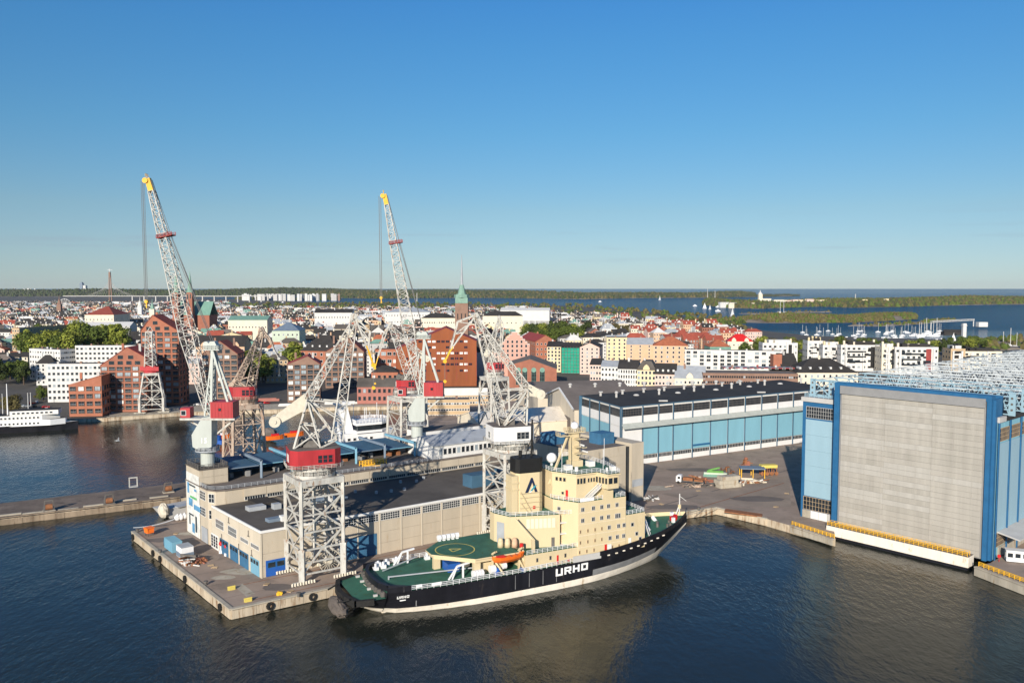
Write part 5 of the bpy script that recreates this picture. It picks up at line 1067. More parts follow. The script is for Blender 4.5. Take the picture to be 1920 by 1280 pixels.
# ================================================================ PIER THINGS
def container(px, py, label, m, L_, W_, h_, rz, top=None):
    t = thing('container', label, 'container', P(px, py), rad(rz)); part('body', MB().box(-L_/2, L_/2, -W_/2, W_/2, .15, h_-.1), m, t); part('roof', MB().box(-L_/2-.05, L_/2+.05, -W_/2-.05, W_/2+.05, h_-.1, h_), top or m, t)
    for k in range(int(L_/.6)):
        x = -L_/2+.3+k*.6; part('rib', MB().box(x-.08, x+.08, -W_/2-.06, -W_/2, .2, h_-.2), m, t)
    part('skid', MB().box(-L_/2+.1, L_/2-.1, -W_/2+.1, W_/2-.1, 0, .15), 'machinery', t); return t
container(325, 1030, 'long pale teal container on the pier edge', 'mid_blue', 7.2, 2.9, 3.2, -50, 'sky_blue')
c_ = container(347, 1043, 'white and grey site cabin standing against the teal container', 'snow_plastic', 4.6, 3.4, 3.4, -50, 'metal_grey')
part('band', MB().box(-2.33, 2.33, -1.78, 1.78, .3, 1.7), 'metal_bluegrey', c_)
pile(352, 1056, 'winch machinery and cable drums on the pier beside the site cabin', ['machinery', 'pl_white', 'rust'], 21, 4, 1.6, 2.0, 30, 'winch', 'winch_gear', -50)
pile(372, 1053, 'rusty red chain winch at the end of the row of pier machinery', ['rust', 'brick_red'], 22, 1.8, 1.4, 2.0, 18, 'winch', 'winch_gear', -50)
single('waste_tank', MB().tube((0, 0, 0), (2.6, 0, 0), 1.0, n=12).box(.2, 2.4, -.8, .8, -1, -.6), 'steel_blue_roof', 'dark teal cylindrical tank beside the containers on the pier', 'tank', P(307, 1022)+Vector((0, 0, 1.0)), rad(20))
t = thing('waste_bin', 'bright orange square bin on legs on the outer pier corner', 'bin', P(280, 1003), rad(-40)); b = MB(); b.poly3([(-1.1, -1, .9), (1.1, -1, .9), (1.3, -1.2, 2.6), (-1.3, -1.2, 2.6)], (0, .1, 0)); b.box(-1.1, 1.1, -1, 1, .9, 2.4); b.box(-1.3, 1.3, -1.2, 1.2, 2.4, 2.6); part('tub', b, 'orange', t)
for x in (-.9, .9):
    for y in (-.8, .8): part('leg', MB().box(x-.1, x+.1, y-.1, y+.1, 0, .9), 'machinery', t)
for k, (x, y) in enumerate(((333, 976), (339.5, 975), (346, 973.5))):
    single('float_buoy', MB().sphere((0, 0, 1.1), 1.05, 12, 8).tube((0, 0, 2.0), (0, 0, 2.4), .2), 'snow_plastic', 'round white float buoy in the row of three by the painted tower', 'buoy', P(x, y), 0, 'white float buoys', True)
for x, y, rz in ((434, 1105, 35), (465, 1127, 35)):
    single('barrier', MB().box(-.9, .9, -.35, .35, 0, .7).box(-1.0, 1.0, -.1, .1, .7, 1.0), 'paint_yellow', 'low yellow barrier block on the pier corner paving', 'barrier', P(x, y), rad(rz), 'yellow barriers')
single('mooring_bollard', MB().tube((0, 0, 0), (0, 0, .7), .5).bar((-.2, 0, .7), (.9, 0, .3), .8, 0, .8, True), 'crane_yellow', 'yellow hooked mooring bollard on the quay before the crane', 'bollard', P(522, 1115), rad(20))
for x, y in ((300, 1041), (386, 1100), (560, 1122), (1010, 1000), (1310, 960), (258, 1001)):
    single('mooring_bollard', MB().tube((0, 0, 0), (0, 0, .8), .35).tube((0, 0, .8), (0, 0, 1.1), .6), 'machinery', 'small dark mooring bollard on the quay edge', 'bollard', P(x, y-4), 0, 'dark bollards on the quay edge')
for k, (x, y) in enumerate(((415, 1034), (425, 1039))):
    t = thing('navigation_buoy', ('red topped white buoy standing closer to the grey door', 'red topped white buoy standing closer to the blue doors')[k], 'buoy', P(x, y+2)); part('float', MB().tube((0, 0, 0), (0, 0, .8), .7).tube((0, 0, .8), (0, 0, 2.2), .35, .2), 'snow_plastic', t); part('top', MB().sphere((0, 0, 2.8), .7, 10, 6), 'red', t)
p0, p1 = P(250, 992)+Vector((0, 0, .6)), P(338, 968, 6)
b = MB()
for k in range(10):
    f0 = lambda s: p0.lerp(p1, s)-Vector((0, 0, 1.6*4*s*(1-s)*.5)); b.bar(f0(k/10), f0((k+1)/10), .22)
single('mooring_rope', b, 'metal_grey', 'thick grey mooring rope from the pier corner to the moored barge', 'rope')
# moored barge bow with canvas beside the painted tower
t = thing('barge', 'pale barge with canvas draped bow moored beside the painted tower', 'barge', P(345, 962, 0), rad(52))
b = MB(); b.poly3([(-7, -3.4, .2), (22, -3.8, .2), (22, -3.8, 3.2), (-9, -2.0, 3.4)], (0, 7, 0)); part('hull', b, 'pl_grey', t)
part('deck_plate', MB().box(-4, 8, -3, 0, 3.3, 3.6).box(10, 18, -3, 2, 3.3, 5.2), 'metal_grey', t)
t = lump('c', (0, 0, 0), (1.8, 2.6, 2.6), 'x', 31, 12, 8); single('canvas_cover', t, 'pale_canvas', 'crumpled cream canvas hanging over the barge bow', 'canvas', P(307, 957, 3.0), rad(40))
# ropes of the ship
for (x, z), q in (((8, 5.2), P(655, 1080)), ((106, 10.5), P(1320, 956)), ((104, 10.3), P(1345, 955))):
    a0 = Vector((so.x, so.y, 0))+dirv(SA)*x+Vector((0, 0, z)); single('mooring_line', MB().bar(a0, q+Vector((0, 0, .5)), .14), 'pale_canvas', 'thin mooring line from the icebreaker to the quay', 'rope', (0, 0, 0), 0, 'mooring lines of the icebreaker')
single('weed_bush', lump('w', (0, 0, .7), (1.4, .9, 1.1), 'x', 40, 10, 7), 'leaf_mid', 'small green weed bush at the foot of the warehouse wall', 'bush', P(736, 1029))

# worn patches and seams in the paving
rr = random.Random(5)
for k, (px_, py_, a_, c_) in enumerate([(300, 1012, 9, 5), (380, 1045, 12, 5), (455, 1070, 14, 6), (420, 1082, 7, 4), (520, 1100, 10, 5), (350, 1000, 8, 4), (1260, 950, 22, 7), (1330, 925, 18, 6), (1420, 935, 20, 9), (1230, 915, 14, 8), (1390, 955, 12, 5), (1300, 880, 26, 7), (1420, 872, 20, 6), (700, 1052, 12, 4)]):
    p = P(px_, py_); b = MB(); n_ = 9; pts = []
    for i in range(n_): t_ = 6.283*i/n_; pts.append((p.x+a_*.5*math.cos(t_)*rr.uniform(.75, 1.1), p.y+c_*.5*math.sin(t_)*rr.uniform(.75, 1.1), 2.514+.002*k))
    b.face(pts); ob('paving_patch', b.mesh('paving_patch', rr.choice(['asphalt_new', 'asphalt_new', 'roof_brown', 'concrete'])), pier)
for k in range(7):
    v0 = B0+(A0-B0)*(.1+k*.13); strip('paving_seam', [v0+U35*1.2, v0+U35*rr.uniform(11, 15)], .09, 2.535, 'roof_felt', pier)
for k, (x, y) in enumerate([(395, 1060), (402, 1064), (1240, 945), (1475, 925), (1455, 950), (1395, 962), (1310, 920), (545, 1108), (500, 1095), (330, 1000)]):
    t = thing('pallet', 'loose wooden pallet lying on the shipyard paving', 'pallet', P(x, y), rr.uniform(0, 3), 'pallets on the paving')
    for i in range(5): part('slat', MB().box(-.8, .8, -.6+i*.27, -.42+i*.27, .12, .16), 'pl_tan', t)
    for i in (-.7, 0, .7): part('bearer', MB().box(i-.06, i+.06, -.6, .66, 0, .12), 'pl_tan', t)
# ================================================================ CITY
OCC = []
def zpx(y, Y): return CAMH-(y-HOR)*Y/FPX
def wall_windows(b, p, q, z0, z1, rows, cols, ww, wh, o=.07, mi=0, skip=.0, arch=False):
    p = Vector(p); q = Vector(q); d = (q-p); L_ = d.length; d.normalize(); n_ = Vector((d.y, -d.x, 0))
    for r in range(rows):
        z = z0+(z1-z0)*(r+.5)/rows-wh/2
        for c in range(cols):
            if R.random() < skip: continue
            e = p+d*L_*(c+.5)/cols; a_, c_ = e-d*ww/2+n_*o, e+d*ww/2+n_*o
            k = mi if R.random() < .86 else mi+1
            b.face([(a_.x, a_.y, z), (c_.x, c_.y, z), (c_.x, c_.y, z+wh), (a_.x, a_.y, z+wh)], k)
            b.face([(a_.x-n_.x*.05-d.x*.2, a_.y-n_.y*.05-d.y*.2, z-.2), (c_.x-n_.x*.05+d.x*.2, c_.y-n_.y*.05+d.y*.2, z-.2), (c_.x-n_.x*.05+d.x*.2, c_.y-n_.y*.05+d.y*.2, z+wh+.2), (a_.x-n_.x*.05-d.x*.2, a_.y-n_.y*.05-d.y*.2, z+wh+.2)], mi+2)
def bld(name, label, xL, xR, yE, Y, wm, rm, phi=0, depth=14, roof='x', rh=4.5, zb=2.5, rows=5, cols=6, ww=1.3, wh=1.7, ind=False, frame='pl_white', cat='building', group=None, pf=.5, chim=1, side_cols=3, ped=0, dormer=0, pane='glass', eR=None, wz0=1.0, cut=.8):
    wd = (xR-xL)*Y/FPX/math.cos(rad(phi)); cx = ((xL+xR)/2-960)*Y/FPX; he = zpx(yE, Y)-zb
    t = thing(name, label, cat, (cx, Y, zb), rad(phi), group); OCC.append((cx, Y+depth/2, max(wd, depth)*.62+4))
    h = wd/2; heR = he if eR is None else zpx(eR, Y)-zb
    b = MB(); hm = min(he, heR); b.box(-h, h, 0, depth, 0, hm)
    if roof == 'y':
        px_ = -h+wd*pf
        for y in (0, depth-.2): b.poly3([(-h, y, hm), (h, y, hm), (h, y, heR), (px_, y, he+rh), (-h, y, he)], (0, .2, 0))
        for x, zz_ in ((-h, he), (h-.2, heR)):
            if zz_ > hm: b.box(x, x+.2, .2, depth-.2, hm, zz_)
    elif roof == 'x':
        for x in (-h, h-.2): b.poly3([(x, 0, he), (x, depth, he), (x, depth/2, he+rh)], (.2, 0, 0))
    part('wall', b, wm, t)
    b = MB(); e = .35
    if roof == 'y':
        b.poly3([(px_, -e, he+rh), (-h-e, -e, he), (-h-e, depth+e, he), (px_, depth+e, he+rh)], (0, 0, .25)); b.poly3([(px_, -e, he+rh), (px_, depth+e, he+rh), (h+e, depth+e, heR), (h+e, -e, heR)], (0, 0, .25))
    elif roof == 'x':
        b.poly3([(-h-e, -e, he), (h+e, -e, he), (h+e, depth/2, he+rh), (-h-e, depth/2, he+rh)], (0, 0, .22)); b.poly3([(-h-e, depth/2, he+rh), (h+e, depth/2, he+rh), (h+e, depth+e, he), (-h-e, depth+e, he)], (0, 0, .22))
    elif roof in ('hip', 'mansard'):
        i = depth*.5 if roof == 'hip' else rh*.55; a_ = [(-h-e, -e, he), (h+e, -e, he), (h+e, depth+e, he), (-h-e, depth+e, he)]
        i2 = min(i, h*.9); c_ = [(-h+i2, min(i, depth/2-.05), he+rh), (h-i2, min(i, depth/2-.05), he+rh), (h-i2, max(depth-i, depth/2+.05), he+rh), (-h+i2, max(depth-i, depth/2+.05), he+rh)]
        for k in range(4): b.face([a_[k], a_[(k+1) % 4], c_[(k+1) % 4], c_[k]])
        b.face(c_); b.face(a_[::-1])
    else:
        b.box(-h+.3, h-.3, .3, depth-.3, hm, hm+.25); 
    rf = part('roof', b, rm, t)
    if roof == 'flat':
        b = MB(); b.box(-h-.05, h+.05, -.05, .3, hm, hm+.7); b.box(-h-.05, -h+.3, .3, depth, hm, hm+.7); b.box(h-.3, h+.05, .3, depth, hm, hm+.7); part('parapet', b, wm, t)
    for k in range(chim):
        x = -h+wd*(k+.5+R.uniform(-.2, .2))/max(chim, 1); y = depth*R.uniform(.35, .65); zt_ = (hm if roof == 'flat' else he+rh*.6)
        b = MB(); b.box(x-.7, x+.7, y-.5, y+.5, zt_, zt_+(rh*.4 if roof != 'flat' else 0)+1.8); part('chimney', b, R.choice(['brick_brown', 'pl_grey', wm]), rf)
    for k in range(dormer):
        x = -h+wd*(k+.5)/dormer; b = MB(); zz_ = he+rh*.25; b.box(x-.7, x+.7, depth*.1, depth*.32, zz_, zz_+1.5); dm = part('dormer', b, 'pl_white', rf)
    if ped:
        for k in range(ped):
            x = -h+wd*(k+.5)/ped; b = MB(); b.poly3([(x-2.4, -.25, he), (x+2.4, -.25, he), (x+2.4, -.25, he+1.6), (x+1.2, -.25, he+3.4), (x, -.25, he+4.2), (x-1.2, -.25, he+3.4), (x-2.4, -.25, he+1.6)], (0, 2.5, 0)); part('pediment', b, wm, t)
    if rows:
        if ind:
            for r in range(rows):
                z = wz0+(hm-wz0)*(r+.5)/rows-wh/2
                for c in range(cols):
                    pn = pane if R.random() < .66 else ('curtain_white' if R.random() < .45 else 'pane_light')
                    ob('window', window_mesh(ww, wh, frame, pn, 2 if ww > 2 else 1, 1, .16 if ww > 2 else .12, .4 if ww > 2.4 else .1, ww > 2.8 and roof == 'y' and pn != 'curtain_white'), t, (-h+wd*(c+.5)/cols, -.03, z))
            if roof == 'y' and rh > 6:
                k = 0; z = hm+.8
                while z < he+rh-4:
                    fr = (z+wh-min(he, heR))/(he+rh-min(he, heR)); x0, x1 = -h+(px_+h)*fr, h-(h-px_)*fr; nn = int((x1-x0)/(wd/cols)*.95)
                    for c in range(nn): put_window(t, (x0+(x1-x0)*(c+.5)/nn, -.03, z), -math.pi/2, ww*.9, wh, frame, pane)
                    z += (hm-wz0)/rows
            b = MB()
        else:
            b = MB(); wall_windows(b, (-h, 0, 0), (h, 0, 0), wz0, hm, rows, cols, ww, wh)
            if dormer: pass
        if side_cols:
            wall_windows(b, (h, 0, 0), (h, depth, 0), wz0, hm, rows, side_cols, ww*.8, wh); wall_windows(b, (-h, depth, 0), (-h, 0, 0), wz0, hm, rows, side_cols, ww*.8, wh)
        if b.f: part('windows', b, [pane, 'pane_light', frame], t, kind='stuff')
    return t
# ---- gabled brick apartment houses on the far quay
B_ = dict(cat='house', roof='y', ind=True, chim=2)
bld('brick_house', 'low orange brick house with slanted orange roof at the far quay corner', 126, 184, 722, 497, 'brick_orange', 'tile_orange', 8, 17, rows=4, cols=4, ww=3.2, wh=2.5, rh=5.0, pf=.9, eR=706, frame='brick_brown', side_cols=4, **B_)
bld('brick_house', 'red brick gable house with balconies beside the low orange brick house', 186, 272, 686, 515, 'brick_red', 'roof_maroon', 3, 18, rows=8, cols=6, ww=3.5, wh=2.2, rh=11.6, pf=.58, eR=672, frame='brick_brown', side_cols=3, **B_)
bld('brick_house', 'tallest red brick gable house behind the slim far quay crane', 264, 333, 621, 545, 'brick_orange', 'tile_red', 3, 18, rows=13, cols=5, ww=3.3, wh=2.2, rh=10.6, pf=.32, frame='brick_brown', side_cols=3, **B_)
bld('brick_house', 'brown brick gable house behind the mast of the numbered tower crane', 378, 443, 664, 570, 'brick_brown', 'tile_red', 3, 18, rows=8, cols=5, ww=3.4, wh=2.3, rh=9, pf=.5, frame='machinery', side_cols=3, **B_)
bld('brick_house', 'brown brick house with maroon roof opposite the brown lattice crane', 538, 597, 683, 560, 'brick_brown', 'roof_maroon', 10, 19, rows=7, cols=5, ww=3.2, wh=2.4, rh=5.5, pf=.62, frame='machinery', side_cols=4, **B_)
bld('brick_house', 'brown brick gable house with red roof strip behind the red housed crane jib', 609, 681, 660, 640, 'brick_brown', 'tile_red', 3, 18, rows=7, cols=6, ww=3.4, wh=2.4, rh=10.5, pf=.62, frame='machinery', side_cols=3, **B_)
bld('brick_house', 'brick house with steep black dormered roof behind the maroon roofed house', 560, 632, 658, 700, 'brick_orange', 'roof_dark', -14, 24, 'hip', 13, rows=4, cols=6, ww=1.8, wh=2.2, dormer=5, cat='house')
bld('low_brick_house', 'low pink brick quay house with grey roof and two rows of arched windows', 668, 752, 726, 552, 'brick_pink', 'roof_felt', 2, 14, 'x', 5.2, rows=2, cols=9, ww=1.7, wh=2.5, ind=True, frame='brick_brown', cat='house')
bld('low_brick_house', 'second low brick house with pale eaves behind the pink quay house', 695, 745, 698, 610, 'brick_orange', 'roof_dark', 2, 14, 'hip', 4.5, rows=2, cols=5, ww=2.0, wh=2.4, ind=True, frame='brick_brown', cat='house')
bld('brick_office', 'brick office with broad white window bays behind the lattice cranes', 702, 790, 656, 690, 'brick_orange', 'roof_dark', 2, 20, 'flat', 3, rows=4, cols=8, ww=3.4, wh=2.6, ind=True, frame='white', cat='office')
# corten office
ct = bld('corten_office', 'large rust brown office block with thin rows of white windows', 742, 893, 655, 650, 'corten', 'roof_maroon', 4, 34, 'y', 17, rows=0, cols=8, pf=.62, cat='office', chim=0, eR=640)
wd = (893-742)*650/FPX
for k, yy in enumerate((640, 651, 662, 672, 683, 695)):
    z = zpx(yy, 650)-2.5
    for c in range(16):
        if R.random() < .3: continue
        x = -wd/2+3+(wd-6)*(c+.5)/16
        if z > 25 and abs(x-4) > 22: continue
        put_window(ct, (x, -.03, z-.9), -math.pi/2, 2.6, 1.7, 'roof_maroon', 'curtain_white' if R.random() < .5 else 'glass', 2)
for k in range(9): put_panel('cladding_seam', ct, (-wd/2+wd*k/8.01+.2, -.02, 4), -math.pi/2, .25, 24, 'roof_maroon', .08)
# tan offices
b_ = bld('tan_office', 'long tan brick office with white upper band behind the glossy red machine house', 805, 915, 742, 545, 'pl_tan', 'roof_brown', 4, 16, 'flat', rows=2, cols=22, ww=1.0, wh=1.2, cat='office', chim=2, wz0=0)
put_panel('fascia', b_, (0, -.05, zpx(742, 545)-2.5), -math.pi/2, 38, 5, 'pl_white', .3)
bld('tan_office', 'lower tan brick office with rows of dark windows before the long one', 800, 880, 752, 500, 'pl_tan', 'roof_brown', 4, 14, 'flat', rows=3, cols=16, ww=1.1, wh=1.0, cat='office', chim=1, wz0=-2)
# Agricola-like church tower and twin spired church
def tower_church():
    Y = 880; x = (866-960)*Y/FPX; t = thing('church_tower', 'square brown brick church tower with green copper top and needle spire', 'tower', (x, Y, 3)); OCC.append((x, Y, 16)); z = lambda y: zpx(y, Y)-3
    part('shaft', MB().box(-6.8, 6.8, -6, 8, 0, z(568)), 'brick_brown', t)
    b = MB(); b.prism(ringpoly(9.3, 4, math.pi/4), z(568), z(558)); b.prism(ringpoly(8.2, 8), z(558), z(552)); part('copper_stage', b, 'copper', t)
    b = MB(); b.tube((0, 0, z(552)), (0, 0, z(534)), 4.6, 2.0, 8); b.prism(ringpoly(5.6, 8), z(553), z(551)); b.tube((0, 0, z(541)), (0, 0, z(538)), 2.8, 2.4, 8); part('lantern', b, 'copper', t)
    part('spire', MB().tube((0, 0, z(535)), (0, 0, z(478)), 1.5, .25, 8), 'metal_grey', t)
    for k in (-4, 0, 4): put_window(t, (k, -6.05, z(598)), -math.pi/2, 1.0, 6, 'brick_brown', 'glass')
tower_church()
def twin_church():
    Y = 1180; x = (357-960)*Y/FPX; t = thing('twin_spire_church', 'brick church with twin green copper spires and green nave roof', 'church', (x, Y, 4)); OCC.append((x+8, Y+10, 36)); z = lambda y: zpx(y, Y)-4
    for dx in (0, -20):
        part('tower', MB().box(dx-4.2, dx+4.2, -3.2, 5.2, 0, z(548)), 'brick_red', t)
        b = MB(); b.tube((dx, 1, z(548)), (dx, 1, z(536)), 4.6, 2.8, 8); b.tube((dx, 1, z(536)), (dx, 1, z(508)), 2.8, .15, 8)
        for sx in (-1, 1):
            for sy in (-1, 1): b.tube((dx+sx*3.9, 1+sy*3.9, z(549)), (dx+sx*3.9, 1+sy*3.9, z(541)), 1.0, .1, 6)
        part('spire', b, 'copper', t)
        put_window(t, (dx-1.8, -3.25, z(560)), -math.pi/2, 1.6, 7, 'pl_cream', 'glass'); put_window(t, (dx+1.8, -3.25, z(560)), -math.pi/2, 1.6, 7, 'pl_cream', 'glass')
    b = MB(); b.box(-24, 24, 8, 40, 0, z(591)); part('nave', b, 'brick_red', t)
    b = MB(); b.poly3([(-25, 7.5, z(591)), (25, 7.5, z(591)), (25, 24, z(566)), (-25, 24, z(566))], (0, 0, .5)); b.poly3([(-25, 24, z(566)), (25, 24, z(566)), (25, 41, z(591)), (-25, 41, z(591))], (0, 0, .5)); part('nave_roof', b, 'metal_green', t)
twin_church()
# stepped gable house
Y = 720; x0 = (965-960)*Y/FPX; t = thing('stepped_gable_house', 'pink house with white edged stepped gable among the old town roofs', 'house', (x0, Y, 2.5), rad(2)); OCC.append((x0-8, Y+12, 28)); z = lambda y: zpx(y, Y)-2.5
st = [(-13, z(650))]
for k in range(6): st += [(-13+k*2.1, z(650)+(k+1)*2.1), (-13+(k+1)*2.1, z(650)+(k+1)*2.1)]
outl = [(-13, 0)]+st+[(-a, c) for a, c in st[::-1]]+[(13, 0)]
b = MB(); b.poly3([(a, 0, c) for a, c in outl], (0, 1.2, 0)); part('gable', b, 'pl_salmon', t)
b = MB()
for (a, c), (d_, e_) in zip(outl[1:-1], outl[2:-1]): b.bar((a, .5, c+.2), (d_, .5, e_+.2), .7, 0, .5)
part('gable_trim', b, 'pl_white', t)
b = MB(); b.box(-13, 13, 1.2, 26, 0, z(650)); b.box(-40, -13, 1, 18, 0, z(660)); part('wall', b, 'pl_pink', t)
b = MB(); b.poly3([(-13.3, 1, z(650)), (0, 1, z(632)), (0, 26, z(632)), (-13.3, 26, z(650))], (0, 0, .3)); b.poly3([(0, 1, z(632)), (13.3, 1, z(650)), (13.3, 26, z(650)), (0, 26, z(632))], (0, 0, .3)); b.poly3([(-41, .5, z(660)), (-13, .5, z(660)), (-13, 9, z(640)), (-41, 9, z(640))], (0, 0, .3)); part('roof', b, 'roof_dark', t)
for r, n_ in ((z(668), 6), (z(660), 6), (z(651), 6), (z(643), 4)):
    for c in range(n_): put_window(t, ((c-(n_-1)/2)*4.0, -.04, r), -math.pi/2, 1.6, 2.2, 'pl_white', 'glass')
for r in (z(668),):
    for c in range(6): put_window(t, (-38+c*4.4, .95, r), -math.pi/2, 1.5, 2.0, 'pl_white', 'glass')
# arched brick hall
ah = bld('brick_hall', 'red brick gabled hall with tall green arched windows behind the cranes', 952, 1044, 686, 640, 'brick_red', 'roof_brown', -3, 40, 'y', 5.2, rows=0, cols=5, pf=.45, cat='hall', chim=0, eR=692)
for px_ in (972, 984, 1001, 1017):
    x = (px_-998)*640/FPX; put_window(ah, (x, -.05, 2.5), -math.pi/2, 3.6, 11.5, 'metal_green', 'glass', 3, 4); part('arch', MB().tube((x, -.1, 14.0), (x, .0, 14.0), 1.9, n=16), 'metal_green', ah)
# ---- mid-ground town houses, right
H = bld
H('town_house', 'long red roofed brick block left of the yellow corner house', 1004, 1042, 640, 800, 'brick_orange', 'roof_maroon', 14, 60, 'y', 6, rows=5, cols=5, side_cols=10)
H('town_house', 'pale yellow corner house with black roof beside the green scaffolding', 1026, 1052, 650, 760, 'pl_yellow', 'roof_dark', -8, 30, 'x', 4, rows=7, cols=4, ww=1.5, wh=1.9)
sc_ = H('scaffolded_house', 'house wrapped in green scaffold netting', 1053, 1087, 652, 752, 'net_green', 'roof_dark', -10, 24, 'x', 4, rows=0, cols=4, cat='house')
wd = 34*752/FPX; hh_ = zpx(652, 752)-2.5
for k in range(8): sc_p = MB(); sc_p.box(-wd/2-.2, wd/2+.2, -.5, -.3, hh_*k/8, hh_*k/8+.3); part('scaffold_deck', sc_p, 'metal_green', sc_)
for k in range(7): sc_p = MB(); x = -wd/2+wd*k/6; sc_p.box(x-.12, x+.12, -.55, -.4, 0, hh_+1); part('scaffold_pole', sc_p, 'machinery', sc_)
H('town_house', 'pink block with blank gable and dark roof right of the scaffolding', 1088, 1124, 651, 740, 'pl_pink', 'roof_dark', -12, 30, 'y', 4, rows=7, cols=4, ww=1.3, wh=1.7)
H('town_house', 'narrow cream tower house with balconies behind the pink block', 1138, 1176, 634, 830, 'pl_yellow', 'roof_dark', -6, 24, 'flat', 3, rows=7, cols=4, ww=1.6, wh=1.8)
H('town_house', 'peach house with pale grey roof between cream tower and orange house', 1176, 1226, 646, 820, 'pl_peach', 'metal_grey', -6, 24, 'x', 6, rows=6, cols=3, ww=1.3)
H('town_house', 'orange house with blank side wall and orange hipped roof', 1226, 1290, 648, 790, 'pl_peach', 'tile_orange', -10, 28, 'hip', 8, rows=5, cols=6, ww=1.6, wh=1.9)
H('town_house', 'small pink house with dark roof left end of the pale terrace', 1107, 1128, 684, 640, 'pl_pink', 'roof_dark', -14, 22, 'x', 4, rows=4, cols=4)
H('town_house', 'white terrace house with pale grey roof next to the small pink house', 1128, 1160, 688, 632, 'pl_white', 'metal_grey', -14, 22, 'x', 4, rows=4, cols=5)
H('town_house', 'white terrace house with pilasters and black roof', 1160, 1196, 692, 622, 'pl_white', 'roof_dark', -14, 22, 'x', 6, rows=4, cols=8, ww=.9, wh=2.2)
H('town_house', 'pale yellow terrace house with curved gable and dark mansard roof', 1196, 1230, 694, 612, 'pl_yellow', 'roof_felt', -14, 22, 'mansard', 6.5, rows=4, cols=5, ww=1.4, wh=2.0, ped=1)
H('town_house', 'pink terrace house with black roof and white dormers', 1230, 1268, 702, 604, 'pl_pink', 'roof_dark', -14, 22, 'x', 7, rows=3, cols=6, dormer=4)
H('town_house', 'cream terrace house with broad grey metal roof at the right end', 1268, 1322, 710, 596, 'pl_cream', 'metal_grey', -14, 26, 'x', 8, rows=2, cols=7, ped=1)
ws = H('apartment_slab', 'long white apartment slab with rows of square dark windows', 1290, 1460, 658, 735, 'pl_white', 'roof_dark', -14, 16, 'flat', rows=6, cols=14, ww=3.3, wh=2.1, ind=True, frame='pl_grey', cat='apartments', chim=4)
H('brown_office', 'low brown brick office with ribbon windows and dark upper floor', 1322, 1496, 702, 590, 'brick_brown', 'roof_brown', -6, 26, 'flat', rows=3, cols=40, ww=1.2, wh=1.5, cat='office', chim=0, wz0=4, frame='brick_brown')
H('brown_office', 'dark glazed penthouse floor above the brown ribbon window office', 1360, 1490, 691, 612, 'roof_maroon', 'metal_bluegrey', -6, 16, 'flat', rows=1, cols=10, ww=2, wh=1, cat='office', chim=3, zb=20.5, wz0=.3)
br = H('black_roof_house', 'cream building with broad black hipped roof and skylights behind the dock hall', 1496, 1612, 699, 600, 'pl_cream', 'roof_dark', 0, 30, 'hip', 9.5, rows=3, cols=10, ww=1.4, wh=1.9, dormer=6, zb=2.5)
H('brick_stack_house', 'square brick chimney block left of the black hipped roof', 1452, 1468, 666, 625, 'brick_orange', 'roof_dark', 0, 8, 'flat', rows=0, chim=0)
H('town_house', 'black gabled annex beside the brick chimney block', 1468, 1500, 690, 622, 'pl_cream', 'roof_dark', 0, 26, 'x', 10, rows=2, cols=3)
# modern white blocks
for k, (a, c, y, Yd, m, lab) in enumerate([(1432, 1496, 644, 790, 'pl_white', 'white modern block with terrace behind the white slab'), (1516, 1545, 640, 800, 'pl_white', 'white modern block with tall chimney left in the waterfront row'), (1545, 1580, 648, 785, 'pl_white', 'cream modern block with red panels in the waterfront row'), (1580, 1655, 648, 770, 'pl_white', 'wide white modern block with flat dark terrace roofs'), (1656, 1682, 652, 745, 'pl_cream', 'narrow cream modern block with dark glazed corner'), (1682, 1760, 652, 740, 'pl_white', 'cream and black modern block with glazed balconies'), (1786, 1812, 655, 760, 'pl_tan', 'sand coloured modern block with tall dark slits'), (1812, 1880, 660, 765, 'pl_cream', 'black topped modern block nearest the open water')]):
    t = H('modern_block', lab, a, c, y, Yd, m, 'roof_dark', -5, 18, 'flat', rows=4, cols=max(2, int((c-a)/9)), ww=2.4, wh=1.9, cat='apartments', chim=3 if c-a > 40 else 2)
    wd = (c-a)*Yd/FPX; hh_ = zpx(y, Yd)-2.5
    part('penthouse', MB().box(-wd*.3, wd*.35, 4, 14, hh_, hh_+3.2), 'roof_dark' if k % 2 else 'pl_white', t)
    for j in range(4): x = -wd/2+wd*(j+.3)/4; part('roof_vent', MB().box(x, x+1.6, 3+j, 5+j, hh_, hh_+R.uniform(3, 5.5)), ('pl_yellow', 'pl_cream', 'black')[(k//3) % 3], t)
    for j in range(3): part('balcony', MB().box(-wd*.35, wd*.1, -1.4, 0, hh_*(.35+.2*j), hh_*(.35+.2*j)+1.1), 'glass' if k % 2 else 'pl_white', t)
    for j in range(7):
        a2 = R.uniform(-.48, .3)*wd; z2 = R.uniform(.3, .85)*hh_; part('loggia', MB().box(a2, a2+R.uniform(2.5, 6.5), -.35, .1, z2, z2+2.2), R.choice(['glass', 'black', 'glass']), t)
    for j in range(3): a2 = R.uniform(-.5, .45)*wd; part('wall_fin', MB().box(a2, a2+R.uniform(1.0, 2.2), -1.3, .1, 0, hh_*R.uniform(.7, 1.08)), 'pl_white', t)
    part('slot', MB().box(wd*.22, wd*.34, -.1, .2, 3, hh_-1), 'roof_maroon' if k in (2, 5) else 'black', t)
